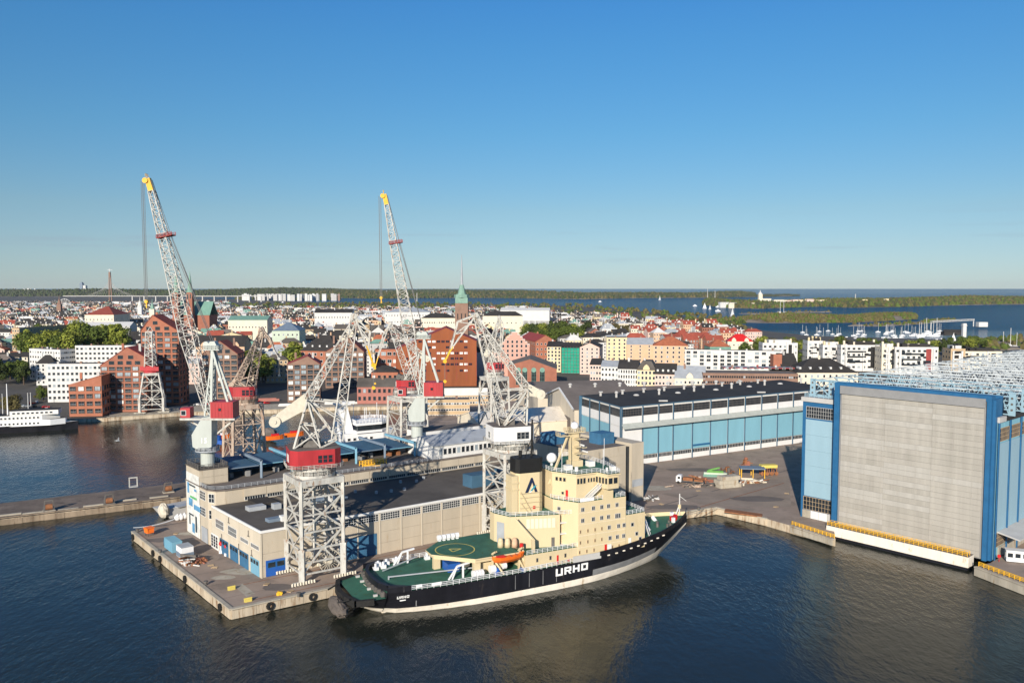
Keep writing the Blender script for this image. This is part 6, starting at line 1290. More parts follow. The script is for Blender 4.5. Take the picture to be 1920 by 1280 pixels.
# left white blocks
bld('white_block', 'white apartment block with flat grey roof at the edge of the park', 42, 120, 656, 690, 'pl_white', 'roof_felt', -24, 17, 'flat', rows=6, cols=12, ww=1.4, wh=1.5, cat='apartments', side_cols=10, chim=5)
bld('white_block', 'stepped white apartment block behind the low orange brick house', 86, 186, 684, 560, 'pl_white', 'roof_felt', 4, 16, 'flat', rows=6, cols=12, ww=1.7, wh=1.7, cat='apartments', ind=False, chim=3)
bld('white_block', 'long white apartment block with window rows below the park trees', 141, 266, 649, 690, 'pl_white', 'roof_dark', 4, 14, 'flat', rows=7, cols=16, ww=1.9, wh=1.7, cat='apartments', chim=3)
bld('balcony_block', 'beige block with stacked balconies at the left park edge', 20, 36, 616, 830, 'pl_tan', 'roof_brown', -12, 90, 'flat', rows=8, cols=3, side_cols=20, cat='apartments')
bld('long_white_hall', 'long low white roofed building behind the park trees', 130, 240, 612, 1000, 'pl_white', 'pl_white', 6, 26, 'x', 5, rows=3, cols=22)
bld('school', 'yellow and peach building with white curved gables behind brick houses', 366, 456, 650, 720, 'pl_peach', 'roof_dark', 4, 24, 'x', 9, rows=4, cols=14, ped=3, cat='school')
bld('market_hall', 'long white institutional building with black roof and window rows', 590, 660, 586, 1200, 'pl_white', 'roof_dark', 3, 24, 'x', 5, rows=3, cols=14)
bld('market_hall', 'large white block with pale roof behind the tall crane jib', 722, 806, 585, 1260, 'pl_white', 'metal_grey', 3, 40, 'hip', 6, rows=4, cols=16)
bld('market_hall', 'long pale yellow building with black roof left of the church tower', 790, 853, 596, 1100, 'pl_cream', 'roof_dark', 3, 24, 'hip', 6, rows=3, cols=14)
bld('market_hall', 'long white green glass fronted building right of the church tower', 938, 1030, 582, 1300, 'pl_white', 'pl_white', -6, 30, 'x', 4, rows=1, cols=40, ww=.9, wh=9)
bld('villa', 'cream villa with black roof below the church tower', 905, 980, 592, 1130, 'pl_cream', 'roof_dark', 0, 20, 'hip', 6, rows=2, cols=9)
bld('villa', 'yellow house with bright red roof and white gables near the marina trees', 1366, 1412, 640, 930, 'pl_cream', 'red', -8, 20, 'hip', 8, rows=2, cols=6, ped=2, cat='house')
bld('villa', 'house with green copper base and orange pyramid roof behind the white slab', 1332, 1372, 650, 870, 'metal_green', 'tile_orange', 0, 26, 'hip', 7, rows=1, cols=3, cat='house')
bld('office_red', 'red roofed large institute in the old town left of the twin spires', 160, 212, 590, 1150, 'pl_cream', 'tile_red', 5, 60, 'hip', 11, rows=3, cols=8)
bld('green_roof_hall', 'long green roofed building left of the red housed crane jib', 428, 500, 600, 1050, 'pl_cream', 'metal_green', 3, 30, 'x', 5, rows=2, cols=12)
bld('mint_house', 'mint green house with blue grey metal roof behind the brown lattice crane', 510, 560, 620, 850, 'pl_mint', 'metal_bluegrey', 5, 40, 'hip', 8, rows=4, cols=6)
# ---- trees
def crown_mesh(seed, m, lobes=17, quads=100, s=1.0):
    rr = random.Random(seed); b = MB()
    for l in range(lobes):
        a = rr.uniform(0, 6.28); r_ = rr.uniform(0, .85)*(1-.25*rr.random()); cz = rr.uniform(.36, .98)*(1-.22*r_); c = Vector((math.cos(a)*r_*5.4, math.sin(a)*r_*5.4, cz*11.5)); lr = rr.uniform(1.0, 2.5)*(1.15-.35*abs(cz-.6))
        for k in range(quads):
            d = Vector((rr.gauss(0, 1), rr.gauss(0, 1), rr.gauss(0, .85))); d = d.normalized()*lr*rr.uniform(.55, 1.08); p = c+d
            n_ = (d.normalized()+Vector((rr.uniform(-.6, .6), rr.uniform(-.6, .6), rr.uniform(-.2, .9)))).normalized(); u = n_.orthogonal().normalized(); v = n_.cross(u); q = rr.uniform(.28, .6)
            b.face([p-u*q, p-v*q*.8, p+u*q, p+v*q*.8], 0)
    return b.mesh('crown', m)
def trunk_mesh(seed):
    rr = random.Random(seed); b = MB(); b.tube((0, 0, 0), (.1, 0, 4.5), .42, .3, 8); b.tube((.1, 0, 4.5), (.2, .1, 8.5), .3, .12, 7)
    for k in range(6): a = rr.uniform(0, 6.28); z = rr.uniform(3.2, 6); b.tube((.1, 0, z), (math.cos(a)*3, math.sin(a)*3, z+rr.uniform(2, 4)), .16, .05, 5)
    return b.mesh('trunk', 'bark')
TM = {m: [crown_mesh(100+i*7+j, m) for i in range(3)] for j, m in enumerate(('leaf_lime', 'leaf_mid', 'leaf_dark', 'leaf_olive'))}
TT = [trunk_mesh(i) for i in range(3)]
TL = {'leaf_lime': 'bright lime green', 'leaf_mid': 'mid green', 'leaf_dark': 'dark green', 'leaf_olive': 'brownish olive'}
def tree(x, y, zb, s, m, place):
    o = thing('broadleaf_tree', '%s leafy tree %s' % (TL[m], place), 'tree', (x, y, zb), R.uniform(0, 6.28), '%s trees %s' % (TL[m], place)); o.scale = (s*R.uniform(.95, 1.2), s*R.uniform(.95, 1.2), s*R.uniform(.85, 1.1))
    ob('trunk', R.choice(TT), o); ob('crown', R.choice(TM[m]), o); OCC.append((x, y, 5))
def grove(pxs, Y0, Y1, n, mats_, smin, smax, place, zb=2.5):
    for k in range(n):
        Y = R.uniform(Y0, Y1); x = R.uniform(*pxs); tree((x-960)*Y/FPX, Y, zb, R.uniform(smin, smax), R.choice(mats_), place)
def mound(name, pxs, Y0, Y1, h_, m='heath'):
    b = MB(); nx, ny = 18, 10
    for j in range(ny+1):
        for i in range(nx+1):
            Y = Y0+(Y1-Y0)*j/ny; x = pxs[0]+(pxs[1]-pxs[0])*i/nx; k = (math.sin(math.pi*i/nx)*math.sin(math.pi*j/ny))**.5; b.v.append(((x-960)*Y/FPX, Y, 2.0+h_*k*R.uniform(.9, 1.0)))
    for j in range(ny):
        for i in range(nx): a_ = j*(nx+1)+i; b.f.append([a_, a_+1, a_+nx+2, a_+nx+1]); b.m.append(0)
    struct(name, b, m)
mound('park_hill', (20, 245), 730, 980, 19); mound('park_hill', (960, 1130), 960, 1220, 14); mound('park_hill', (285, 345), 980, 1090, 18)
lm = ['leaf_lime', 'leaf_lime', 'leaf_mid']
grove((42, 128), 760, 840, 24, lm, 1.6, 2.1, 'in the park behind the white blocks', 14); grove((138, 225), 790, 900, 26, lm, 1.8, 2.3, 'in the park behind the white blocks', 18); grove((-20, 40), 640, 720, 8, ['leaf_dark', 'leaf_mid'], 1.3, 1.8, 'at the left park edge', 4); grove((60, 190), 880, 930, 8, ['leaf_mid', 'leaf_lime'], 1.4, 1.9, 'in the park behind the white blocks', 18)
grove((70, 98), 560, 600, 5, ['leaf_olive', 'leaf_mid'], .6, .8, 'by the basin street corner'); grove((0, 25), 505, 540, 6, ['leaf_olive'], .6, .9, 'by the basin street corner')
grove((445, 505), 640, 760, 14, lm, 1.5, 2.1, 'behind the brick quay houses', 6); grove((525, 560), 690, 760, 9, lm, 1.5, 2.0, 'behind the brick quay houses', 6)
grove((300, 330), 1000, 1060, 8, ['leaf_dark', 'leaf_olive'], 1.5, 2.0, 'beside the twin spired church', 14)
grove((985, 1105), 980, 1180, 34, ['leaf_mid', 'leaf_mid', 'leaf_lime', 'leaf_dark'], 1.4, 1.9, 'on the hill park right of the church tower', 13)
grove((1130, 1190), 1150, 1250, 8, ['leaf_olive'], 1.5, 1.9, 'on the old town hill', 8); grove((1285, 1345), 1350, 1500, 14, ['leaf_olive', 'leaf_mid'], 1.6, 2.2, 'on the headland by the bay', 5)
grove((1395, 1500), 900, 1050, 26, ['leaf_mid', 'leaf_olive', 'leaf_dark', 'leaf_lime'], 1.2, 1.7, 'between the red roofed villa and the marina'); grove((1500, 1640), 900, 1060, 22, ['leaf_olive', 'leaf_dark', 'leaf_mid'], 1.1, 1.6, 'behind the waterfront blocks'); grove((1620, 1780), 860, 1000, 26, ['leaf_lime', 'leaf_olive', 'leaf_mid', 'leaf_dark'], 1.1, 1.6, 'behind the waterfront blocks'); grove((1780, 1860), 1020, 1120, 14, ['leaf_mid', 'leaf_lime'], .9, 1.3, 'on the rocky marina headland')
grove((1480, 1500), 800, 830, 3, ['leaf_mid'], 1.3, 1.5, 'between the white modern blocks'); grove((500, 520), 860, 900, 5, ['leaf_lime'], 1.2, 1.6, 'among the old town roofs'); grove((590, 640), 850, 900, 6, ['leaf_lime', 'leaf_mid'], 1.1, 1.5, 'among the old town roofs')
# ---- generic old-town fabric: the nearest 260 as individuals, the rest as one mass
WALLS = [('pl_cream', 'cream', 5), ('pl_white', 'white', 6), ('pl_yellow', 'yellow', 3), ('pl_pink', 'pink', 2), ('pl_peach', 'peach', 2), ('pl_grey', 'grey', 2), ('brick_red', 'red brick', 1), ('pl_tan', 'tan', 1)]
ROOFS = [('roof_dark', 'black', 8), ('roof_felt', 'dark grey', 4), ('metal_grey', 'pale grey metal', 3), ('tile_red', 'red', 2), ('metal_green', 'green', 1), ('tile_orange', 'orange', .6), ('roof_brown', 'brown', 2), ('pl_white', 'white', 2)]
def pick(L_): 
    t_ = R.uniform(0, sum(q[2] for q in L_))
    for q in L_:
        t_ -= q[2]
        if t_ <= 0: return q
    return L_[-1]
coast = [(2400, 700), (1925, 672), (1885, 664), (1862, 652), (1845, 640), (1700, 637), (1520, 632), (1430, 622), (1398, 612), (1372, 603), (1290, 595), (1200, 584), (1100, 575), (960, 572), (855, 570), (700, 570), (560, 566), (430, 561), (250, 557), (0, 555), (-900, 555)]
CP = [P(x, y, 0) for x, y in coast]
far_poly = [P(-160, 812, 0), P(30, 803, 0), P(132, 792, 0), P(200, 783, 2.2), P(345, 773, 2.2), P(520, 768, 2.2), P(640, 763, 2.2), P(755, 762, 2.2), P(1100, 738, 2.2), Hp(-60, 330), Hp(150, 330)]+CP+[Vector((-9000, 600, 0)), Vector((-900, 500, 0))]
cg = flat('city_ground', far_poly, -3, 2.2, 'quay_face', 'city_ground')
quay_blocks(P(200, 783, 2.2), P(345, 773, 2.2), 7, .1, 2.0, .4, 'quay_face', cg); quay_blocks(P(345, 773, 2.2), P(520, 768, 2.2), 7, .1, 2.0, .4, 'quay_face', cg); quay_blocks(P(520, 768, 2.2), P(640, 763, 2.2), 8, .1, 2.0, .4, 'quay_face', cg); quay_blocks(P(640, 763, 2.2), P(755, 762, 2.2), 8, .1, 2.0, .4, 'quay_face', cg)
prom = MB(); pp = [P(205, 780, 2.2), P(345, 771, 2.2), P(520, 766, 2.2), P(750, 760, 2.2), P(750, 751, 2.2), P(520, 757, 2.2), P(345, 761, 2.2), P(205, 770, 2.2)]
prom.face([(v.x, v.y, 2.21) for v in pp]); struct('promenade', prom, 'concrete')
def inside(x, y, poly):
    c = False; n_ = len(poly)
    for i in range(n_):
        a_, d_ = poly[i], poly[i-1]
        if (a_.y > y) != (d_.y > y) and x < (d_.x-a_.x)*(y-a_.y)/(d_.y-a_.y)+a_.x: c = not c
    return c
cand = []
ca, sa = math.cos(rad(12)), math.sin(rad(12))
for i in range(-170, 170):
    for j in range(-20, 190):
        if i % 5 == 4 or j % 4 == 3: continue
        gx, gy = i*23, 560+j*19; x, y = gx*ca-(gy)*sa*.25, gy+gx*sa
        x += R.uniform(-3, 3); y += R.uniform(-3, 3)
        if y < 650 or y > 3400: continue
        px_ = 960+x/y*FPX
        if px_ < -60 or px_ > 1960: continue
        lim = 650 if px_ < 1000 else (900 if px_ < 1420 else 99999)
        if px_ > 1000 and px_ < 1290: lim = 860
        if y < lim: continue
        if px_ > 430 and y > 2500: continue
        if px_ > 1000 and y > 1900-(px_-1000)*1.6: continue
        if px_ > 1180 and R.random() < .4 and y > 1000: continue
        if y > 2300 and R.random() < .35: continue
        if 40 < px_ < 235 and 690 < y < 900: continue
        if 960 < px_ < 1110 and 960 < y < 1190: continue
        if not inside(x, y, CP+[Vector((-9000, 600, 0)), Vector((-900, 600, 0)), Vector((900, 600, 0))]): continue
        if px_ > 800 and (y > P(px_, 574, 0).y*.9): continue
        if any((x-a_)**2+(y-c_)**2 < (r_+9)**2 for a_, c_, r_ in OCC if abs(a_-x) < 90): continue
        cand.append((y, x))
cand.sort()
mass = MB(); massm = [q[0] for q in WALLS]+[q[0] for q in ROOFS]+['glass']; GI = len(massm)-1
for idx, (y, x) in enumerate(cand):
    wn = pick(WALLS); rn = pick(ROOFS) if not (x > .14*y and x < .3*y and R.random() < .5) else ROOFS[3]; wd = R.uniform(14, 24); dp = R.uniform(10, 15); h_ = R.uniform(13, 21)+min(10, max(0, (y-650)/90))*(1 if x < 200 else .35)*max(.1, 1-max(0, y-1300)/900); rh = R.uniform(3, 7); ph = rad(R.choice([12, 12, 12, 102, 6, -14 if x > 150 else 12])+R.uniform(-3, 3)); rt = R.choice(['x', 'x', 'hip', 'hip', 'flat', 'y'])
    if idx < 260:
        px0 = 960+x/y*FPX; ww_ = wd*FPX/y
        ye = HOR+(CAMH-(h_+2.2))*FPX/y
        place = 'above the bay' if px0 > 1000 else ('near the church tower' if px0 > 420 else 'near the twin spires')
        lab = '%s town house with %s %s roof %s' % (wn[1], rn[1], {'x': 'pitched', 'y': 'gabled', 'hip': 'hipped', 'flat': 'flat'}[rt], place)
        n0 = len(OCC)
        bld('town_house', lab, px0-ww_/2, px0+ww_/2, ye, y, wn[0], rn[0], math.degrees(ph) if abs(math.degrees(ph)) < 40 else math.degrees(ph)-90, dp, rt, rh, 2.2, rows=5, cols=max(4, int(wd/3)), ww=1.2, wh=1.7, group=lab, cat='house', chim=2 if y < 900 else 1, side_cols=3)
        del OCC[n0:]
        continue
    wi = WALLS.index(wn); ri = len(WALLS)+ROOFS.index(rn); c_, s_ = math.cos(ph), math.sin(ph)
    T = lambda a_, d_: (x+a_*c_-d_*s_, y+a_*s_+d_*c_)
    q = [T(-wd/2, -dp/2), T(wd/2, -dp/2), T(wd/2, dp/2), T(-wd/2, dp/2)]; mass.prism(q, 2.2, 2.2+h_, wi, ri, False); zt_ = 2.2+h_
    if rt != 'flat':
        i_ = .2 if rt != 'hip' else dp/2; r0, r1 = T(-wd/2+i_, 0), T(wd/2-i_, 0); E_ = [(*p_, zt_+.02) for p_ in q]; A_, B2 = (*r0, zt_+rh), (*r1, zt_+rh)
        mass.face([E_[0], E_[1], B2, A_], ri); mass.face([E_[2], E_[3], A_, B2], ri); mass.face([E_[1], E_[2], B2], ri if rt == 'hip' else wi); mass.face([E_[3], E_[0], A_], ri if rt == 'hip' else wi)
    mass.box(x-1, x+.6, y-.8, y+.6, zt_, zt_+rh+1.2, R.choice([wi, wi, 5]))
    if y < 2200: mass.box(x+3, x+4.4, y-dp*.4, y-dp*.15, zt_+.4, zt_+rh*.55, 1); mass.box(x-4.4, x-3, y-dp*.4, y-dp*.15, zt_+.4, zt_+rh*.55, 1)
    if y < 2000:
        for side in ((0, 1), (1, 2), (3, 0)):
            p_, e_ = Vector((*q[side[0]], 0)), Vector((*q[side[1]], 0)); d_ = e_-p_; nn = Vector((d_.y, -d_.x, 0)).normalized()*.08
            if nn.y > 0: continue
            cl = max(3, int(d_.length/3.4))
            for r in range(4):
                z = 2.2+h_*(r+.5)/4.2
                for k in range(cl):
                    a_ = p_+d_*((k+.3)/cl)+nn; f_ = p_+d_*((k+.7)/cl)+nn; mass.face([(a_.x, a_.y, z), (f_.x, f_.y, z), (f_.x, f_.y, z+1.8), (a_.x, a_.y, z+1.8)], GI)
struct('far_town', mass, massm, kind='stuff')
# scattered far street trees as one mass
fm = MB()
def blob(b, x, y, z, r_, mi, rr=R, flatn=.8):
    n0 = len(b.v); k = 6
    b.v.append((x, y, z+r_*flatn*rr.uniform(.85, 1.25)))
    for i in range(k): a = 6.283*i/k+rr.uniform(-.3, .3); q = r_*rr.uniform(.6, 1.0); b.v.append((x+math.cos(a)*q*.75, y+math.sin(a)*q*.75, z+r_*flatn*rr.uniform(.35, .7)))
    for i in range(k): a = 6.283*i/k+rr.uniform(-.3, .3); q = r_*rr.uniform(.8, 1.15); b.v.append((x+math.cos(a)*q, y+math.sin(a)*q, z-r_*.5))
    for i in range(k):
        j = (i+1) % k; b.f.append([n0, n0+1+i, n0+1+j]); b.f.append([n0+1+i, n0+1+k+i, n0+1+k+j, n0+1+j]); b.m += [mi, mi]
for k in range(2600):
    Y = R.uniform(1000, 3800); x = R.uniform(-80, 1400); X_ = (x-960)*Y/FPX
    if not inside(X_, Y, CP+[Vector((-9000, 600, 0)), Vector((-900, 600, 0)), Vector((900, 600, 0))]): continue
    if x > 900 and Y > P(x, 573, 0).y: continue
    if any((X_-a_)**2+(Y-c_)**2 < (r_+4)**2 for a_, c_, r_ in OCC if abs(a_-X_) < 60): continue
    for q in range(R.randint(1, 3)): blob(fm, X_+R.uniform(-6, 6), Y+R.uniform(-6, 6), R.uniform(7, 12)+(4 if x < 900 else 2), R.uniform(4, 7), R.choice([0, 0, 1, 2]))
struct('far_town_trees', fm, ['leaf_olive', 'leaf_mid', 'leaf_dark'], kind='stuff')
# ================================================================ ISLANDS AND FAR SHORES
from mathutils import noise
def island(name, front, depth, h_, n, rad_, mats_, nx=40, ny=8, ground='heath', base=1.0, clear=.15, seed=1):
    rr = random.Random(seed); F_ = [P(x, y, 0) for x, y in front]; b = MB()
    L_ = [0]
    for p, q in zip(F_, F_[1:]): L_.append(L_[-1]+(q-p).length)
    def fp(t):
        s = t*L_[-1]
        for k in range(len(F_)-1):
            if s <= L_[k+1] or k == len(F_)-2: return F_[k].lerp(F_[k+1], (s-L_[k])/(L_[k+1]-L_[k]))
    def pos(t, v):
        p = fp(t); e = math.sin(math.pi*min(1, max(0, t)))**.35; dirn = Vector((p.x, p.y, 0)).normalized(); q = p+dirn*depth*v*e
        k = min(1, v*5)*min(1, (1-v)*3)*min(1, e*1.6); z = -.5+base*min(1, v*10)+h_*k*(.45+.75*noise.noise(Vector((q.x*2.2/depth, q.y*2.2/depth, seed))))
        return Vector((q.x, q.y, max(z, base*.6 if v > .02 else -.5)))
    for j in range(ny+1):
        for i in range(nx+1): b.v.append(tuple(pos(i/nx, (j/ny)**1.7)))
    for j in range(ny):
        for i in range(nx): a_ = j*(nx+1)+i; b.f.append([a_, a_+1, a_+nx+2, a_+nx+1]); b.m.append(1 if j == 0 else 0)
    struct(name, b, [ground, 'shore'], smooth=False)
    f_ = MB()
    for k in range(n):
        t, v = rr.uniform(.01, .99), rr.uniform(.03, .97)**1.25; p = pos(t, v)
        if noise.noise(Vector((p.x/depth*5, p.y/depth*5, seed+9))) < -clear: continue
        blob(f_, p.x, p.y, p.z+rad_*.5, rad_*rr.uniform(.6, 1.25), rr.randrange(len(mats_)), rr, 1.0)
    struct(name+'_woods', f_, mats_, kind='stuff')
    return pos
fmix = ['forest_far', 'leaf_dark', 'leaf_olive']
island('far_shore', [(-500, 556), (0, 556.5), (300, 557), (440, 557.5), (560, 555), (700, 552), (1000, 550)], 3500, 72, 11000, 17, ['forest_far', 'forest_far', 'leaf_dark'], 80, 8, seed=3, clear=.5)
island('wooded_island', [(560, 557), (700, 560), (860, 558.5), (960, 559), (1100, 561), (1180, 559), (1340, 558), (1420, 556)], 2200, 48, 9000, 13, fmix, 60, 8, seed=5, clear=.45)
pi_ = island('fortress_island', [(1318, 572), (1360, 577), (1420, 579), (1480, 577), (1560, 574), (1640, 572), (1700, 571)], 1100, 36, 4600, 9, ['leaf_olive', 'forest_far', 'leaf_mid'], 50, 12, seed=7, clear=.35)
pv_ = island('wooded_island', [(1540, 575), (1600, 577), (1680, 576), (1760, 573), (1860, 571), (2050, 570)], 1500, 42, 8500, 10, ['leaf_olive', 'leaf_mid', 'forest_far'], 60, 12, seed=11, clear=.55)
ph_ = island('rocky_island', [(1378, 604), (1440, 606), (1520, 606), (1600, 605), (1665, 602), (1720, 598)], 420, 15, 2600, 5, ['leaf_olive', 'leaf_mid', 'leaf_olive'], 50, 12, 'rock', seed=13, clear=.3)
island('rocky_island', [(1590, 611), (1650, 612), (1720, 608), (1795, 601)], 120, 5, 260, 3.5, ['leaf_olive', 'leaf_mid'], 40, 6, 'rock', seed=17, clear=.0)
island('breakwater', [(1385, 588), (1420, 589), (1500, 586), (1560, 585)], 60, 4, 60, 3, ['leaf_olive'], 30, 4, 'rock', seed=19)
island('rocky_headland', [(1800, 655), (1850, 657), (1920, 655), (2000, 650)], 170, 14, 330, 4.5, ['leaf_olive', 'leaf_mid', 'leaf_dark'], 40, 6, 'rock', seed=23, clear=.05)
island('far_skerry', [(1330, 556), (1400, 557), (1500, 555)], 900, 14, 900, 9, ['forest_far'], 30, 5, seed=29)
island('harbour_woods', [(440, 562), (520, 564), (600, 563), (640, 562)], 300, 12, 700, 9, ['leaf_olive', 'leaf_dark'], 30, 5, seed=31)
# far buildings
def blockrow(name, label, pxs, y, Y, m, hpx, wpx, n, cat='building', dz=6):
    for k in range(n):
        x = R.uniform(*pxs); yy = y+R.uniform(-1.2, 1.2); hh_ = hpx*R.uniform(.6, 1.3)*Y/FPX; ww_ = wpx*R.uniform(.6, 1.5)*Y/FPX; X_ = (x-960)*Y/FPX; z = zpx(yy, Y)
        mm = R.choice(m); b = MB(); b.box(-ww_/2, ww_/2, 0, ww_*.5, 0, hh_+z); b.box(-ww_/2-.4, ww_/2+.4, -.4, ww_*.5+.4, hh_+z, hh_+z+1.0); 
        for c in range(4): b.box(-ww_/2+ww_*(c+.2)/4, -ww_/2+ww_*(c+.7)/4, -.15, 0, z+hh_*.3, z+hh_*.6, 1)
        single(name, b, [mm, 'pane_light'], label, cat, (X_, Y+R.uniform(-60, 60), 0), R.uniform(-.2, .2), label)
blockrow('far_block', 'pale block in the distant suburb across the water', (455, 640), 554, 5200, ['pl_white', 'pl_white', 'pl_grey', 'pl_grey', 'brick_brown'], 2.3, 5.5, 60)
blockrow('far_block', 'tiny white block on the wooded far shore', (360, 740), 547.5, 9800, ['pl_white', 'pl_grey'], 1.6, 4, 26); blockrow('far_block', 'tiny white block on the far left skyline', (10, 66), 544, 9600, ['pl_white', 'pl_grey'], 2.2, 3, 16)
blockrow('fortress_building', 'long pale fortress building on the low island', (1345, 1410), 570, 3350, ['pl_cream', 'pl_white'], 3, 14, 6); blockrow('fortress_building', 'small cream building among the fortress island trees', (1420, 1660), 566, 3700, ['pl_cream', 'pl_yellow', 'pl_pink'], 4, 13, 16)
blockrow('shore_house', 'little pale house on the green island shore', (1690, 1860), 569, 4150, ['pl_cream', 'brick_orange'], 2.5, 8, 9)
Y = 3500; X_ = (1425-960)*Y/FPX; t = thing('fortress_church', 'white domed church tower rising from the fortress island', 'church', (X_, Y, 0)); z = lambda y: zpx(y, Y)
part('nave', MB().box(-14, 14, -6, 14, 0, z(562)), 'pl_cream', t); part('tower', MB().box(-8, 8, -5, 9, z(562), z(551)), 'pl_cream', t); part('dome', MB().sphere((0, 2, z(551)), 8, 12, 8).tube((0, 2, z(549)), (0, 2, z(544)), 3, 1, 8), 'pl_white', t)
t = thing('twin_towers', 'pair of tall slabs standing alone on the far left horizon', 'towers', ((154-960)*9000/FPX, 9000, 0)); part('dark_tower', MB().box(-18, 12, 0, 40, 0, zpx(531, 9000)).box(-6, 8, 0, 30, zpx(531, 9000), zpx(529, 9000)), 'metal_bluegrey', t); part('pale_tower', MB().box(16, 44, 5, 45, 0, zpx(535, 9000)), 'pl_white', t)
# cable-stayed bridge
Y = 4600; X_ = (208-960)*Y/FPX; t = thing('cable_bridge', 'cable stayed bridge with one tall pylon beyond the old town', 'bridge', (X_, Y, 0)); z = lambda y: zpx(y, Y)
b = MB(); b.bar((-6, 0, 0), (-3.5, 0, z(516)), 4.5); b.bar((8, 0, 0), (4, 0, z(516)), 4.5); b.bar((0, 0, z(520)), (0, 0, z(510)), 9, 0, 9, True); part('pylon', b, 'brick_brown', t)
part('pylon_crane', MB().bar((0, 0, z(510)), (0, 0, z(504)), 2.5).bar((-12, 0, z(506)), (16, 0, z(506.5)), 1.6), 'pl_white', t)
b = MB(); b.box(-260, 900, -6, 6, z(555.5), z(554.2)); 
part('deck', b, 'pl_grey', t)
b = MB()
for s in (-1, 1):
    for k in range(9): b.bar((0, 0, z(519+k*2.4)), (s*(28+k*15)*Y/FPX*.32, 0, z(555)), .5)
part('stay_cable', b, 'pl_grey', t)
for k in range(12): part('pier', MB().box(120+k*65, 126+k*65, -4, 4, 0, z(555.5)), 'pl_grey', t)
# ferris wheel
Y = 2300; X_ = (122-960)*Y/FPX; t = thing('ferris_wheel', 'white ferris wheel half hidden by the old town roofs', 'ferris wheel', (X_, Y, zpx(572, Y))); b = MB(); r_ = 12*Y/FPX
for k in range(24): a, a2 = 6.283*k/24, 6.283*(k+1)/24; b.bar((r_*math.cos(a), 0, r_*math.sin(a)), (r_*math.cos(a2), 0, r_*math.sin(a2)), .7); b.bar((0, 0, 0), (r_*math.cos(a), 0, r_*math.sin(a)), .3)
part('wheel', b, 'pl_white', t); part('support', MB().bar((-9, 2, -zpx(572, Y)), (0, 2, 0), 1.2).bar((9, 2, -zpx(572, Y)), (0, 2, 0), 1.2), 'pl_white', t)
for k in range(16): a = 6.283*k/16; part('gondola', MB().box(r_*math.cos(a)-.9, r_*math.cos(a)+.9, -1, 1, r_*math.sin(a)-2.2, r_*math.sin(a)-.4), 'pl_white', t)
# spires and masts over the roofs
for px_, y0, y1, Y, m, lab in ((112, 585, 553, 1700, 'brick_brown', 'thin dark chimney beside the ferris wheel'), (263, 585, 556, 1600, 'pl_white', 'white domed cathedral like tower left of the first tall jib'), (286, 590, 560, 1400, 'copper', 'green roof turret with spike left of the twin spires')):
    h_ = zpx(y1, Y); t = thing('roof_tower', lab, 'tower', ((px_-960)*Y/FPX, Y, 0)); part('shaft', MB().box(-4, 4, -3, 4, 0, h_*.72), m if m != 'copper' else 'pl_cream', t); part('cap', MB().tube((0, 0, h_*.72), (0, 0, h_*.86), 4.2, 1.8, 8).tube((0, 0, h_*.86), (0, 0, h_), .8, .2, 6), m, t)
for px_, y0, y1, Y in ((782, 560, 549, 5000), (1326, 556, 541, 6000), (1603, 560, 551, 3900), (1340, 556, 545, 6000)):
    single('radio_mast', MB().bar((0, 0, 0), (0, 0, zpx(y1, Y)), 3).bar((-2, 0, 0), (0, 0, zpx(y1, Y)*.7), 1.5), 'pl_grey', 'thin mast on the distant wooded shore', 'mast', ((px_-960)*Y/FPX, Y, 0), 0, 'masts on the far shore')
# ================================================================ BOATS
def hull_mesh(b, L_, W_, h_, mi=0, di=1, bow=1.0):
    xs_ = [-L_/2, -L_/2+L_*.08, 0, L_*.25, L_*.4, L_/2]; ws_ = [W_*.38, W_*.46, W_/2, W_*.42, W_*.22, .02]; r = []
    for x, w_ in zip(xs_, ws_):
        zt_ = h_*(1+.25*bow*max(0, x/(L_/2))**2); r.append([(x, -w_*.8, -.4), (x, -w_, zt_), (x, w_, zt_), (x, w_*.8, -.4)])
    for a_, c_ in zip(r, r[1:]): b.face([a_[0], c_[0], c_[1], a_[1]], mi); b.face([a_[1], c_[1], c_[2], a_[2]], di); b.face([a_[2], c_[2], c_[3], a_[3]], mi)
    b.face(r[0], mi); return b
b = MB(); hull_mesh(b, 10, 3.2, 1.2, 0, 0); b.box(-2, 1.6, -1, 1, 1.2, 1.9); YH = b.mesh('hull', 'snow_plastic')
b = MB(); b.bar((.6, 0, 1.2), (.6, 0, 15), .38); b.bar((.6, 0, 2.4), (-3.6, 0, 2.4), .3); b.bar((.6, -1.2, 9), (.6, 1.2, 9), .15); YM = b.mesh('mast', 'pl_white')
b = MB(); hull_mesh(b, 8, 2.8, 1.3, 0, 0); b.box(-1.6, 1.6, -.9, .9, 1.3, 2.6); MBt = b.mesh('hull', 'snow_plastic')
def yacht(px_, py_, mast=True, s=1.0, lab='moored white sailing yacht in the marina berths', grp='yachts in the marina'):
    p = P(px_, py_, 0); t = thing('sailing_yacht' if mast else 'motor_boat', lab, 'boat', p, R.uniform(-.5, .5)+R.choice([0, math.pi]), grp); t.scale = (s, s, s*1.25); ob('hull', YH if mast else MBt, t)
    if mast: ob('mast', YM, t)
for k in range(46): yacht(R.uniform(1505, 1765), R.uniform(620, 634), True, R.uniform(.6, .95))
for k in range(12): yacht(R.uniform(1560, 1780), R.uniform(632, 640), False, R.uniform(.9, 1.3), 'small white motor boat in the marina berths', 'motor boats in the marina')
for k in range(7): yacht(1722+k*5.5+R.uniform(-2, 2), R.uniform(626, 632), True, R.uniform(1.2, 1.6), 'large white yacht with tall mast at the marina pier', 'tall masted yachts')
for px_, py_ in ((1462, 588), (1470, 588.5)): yacht(px_, py_, True, 2.2, 'white two masted ship moored at the breakwater', 'ships at the breakwater')
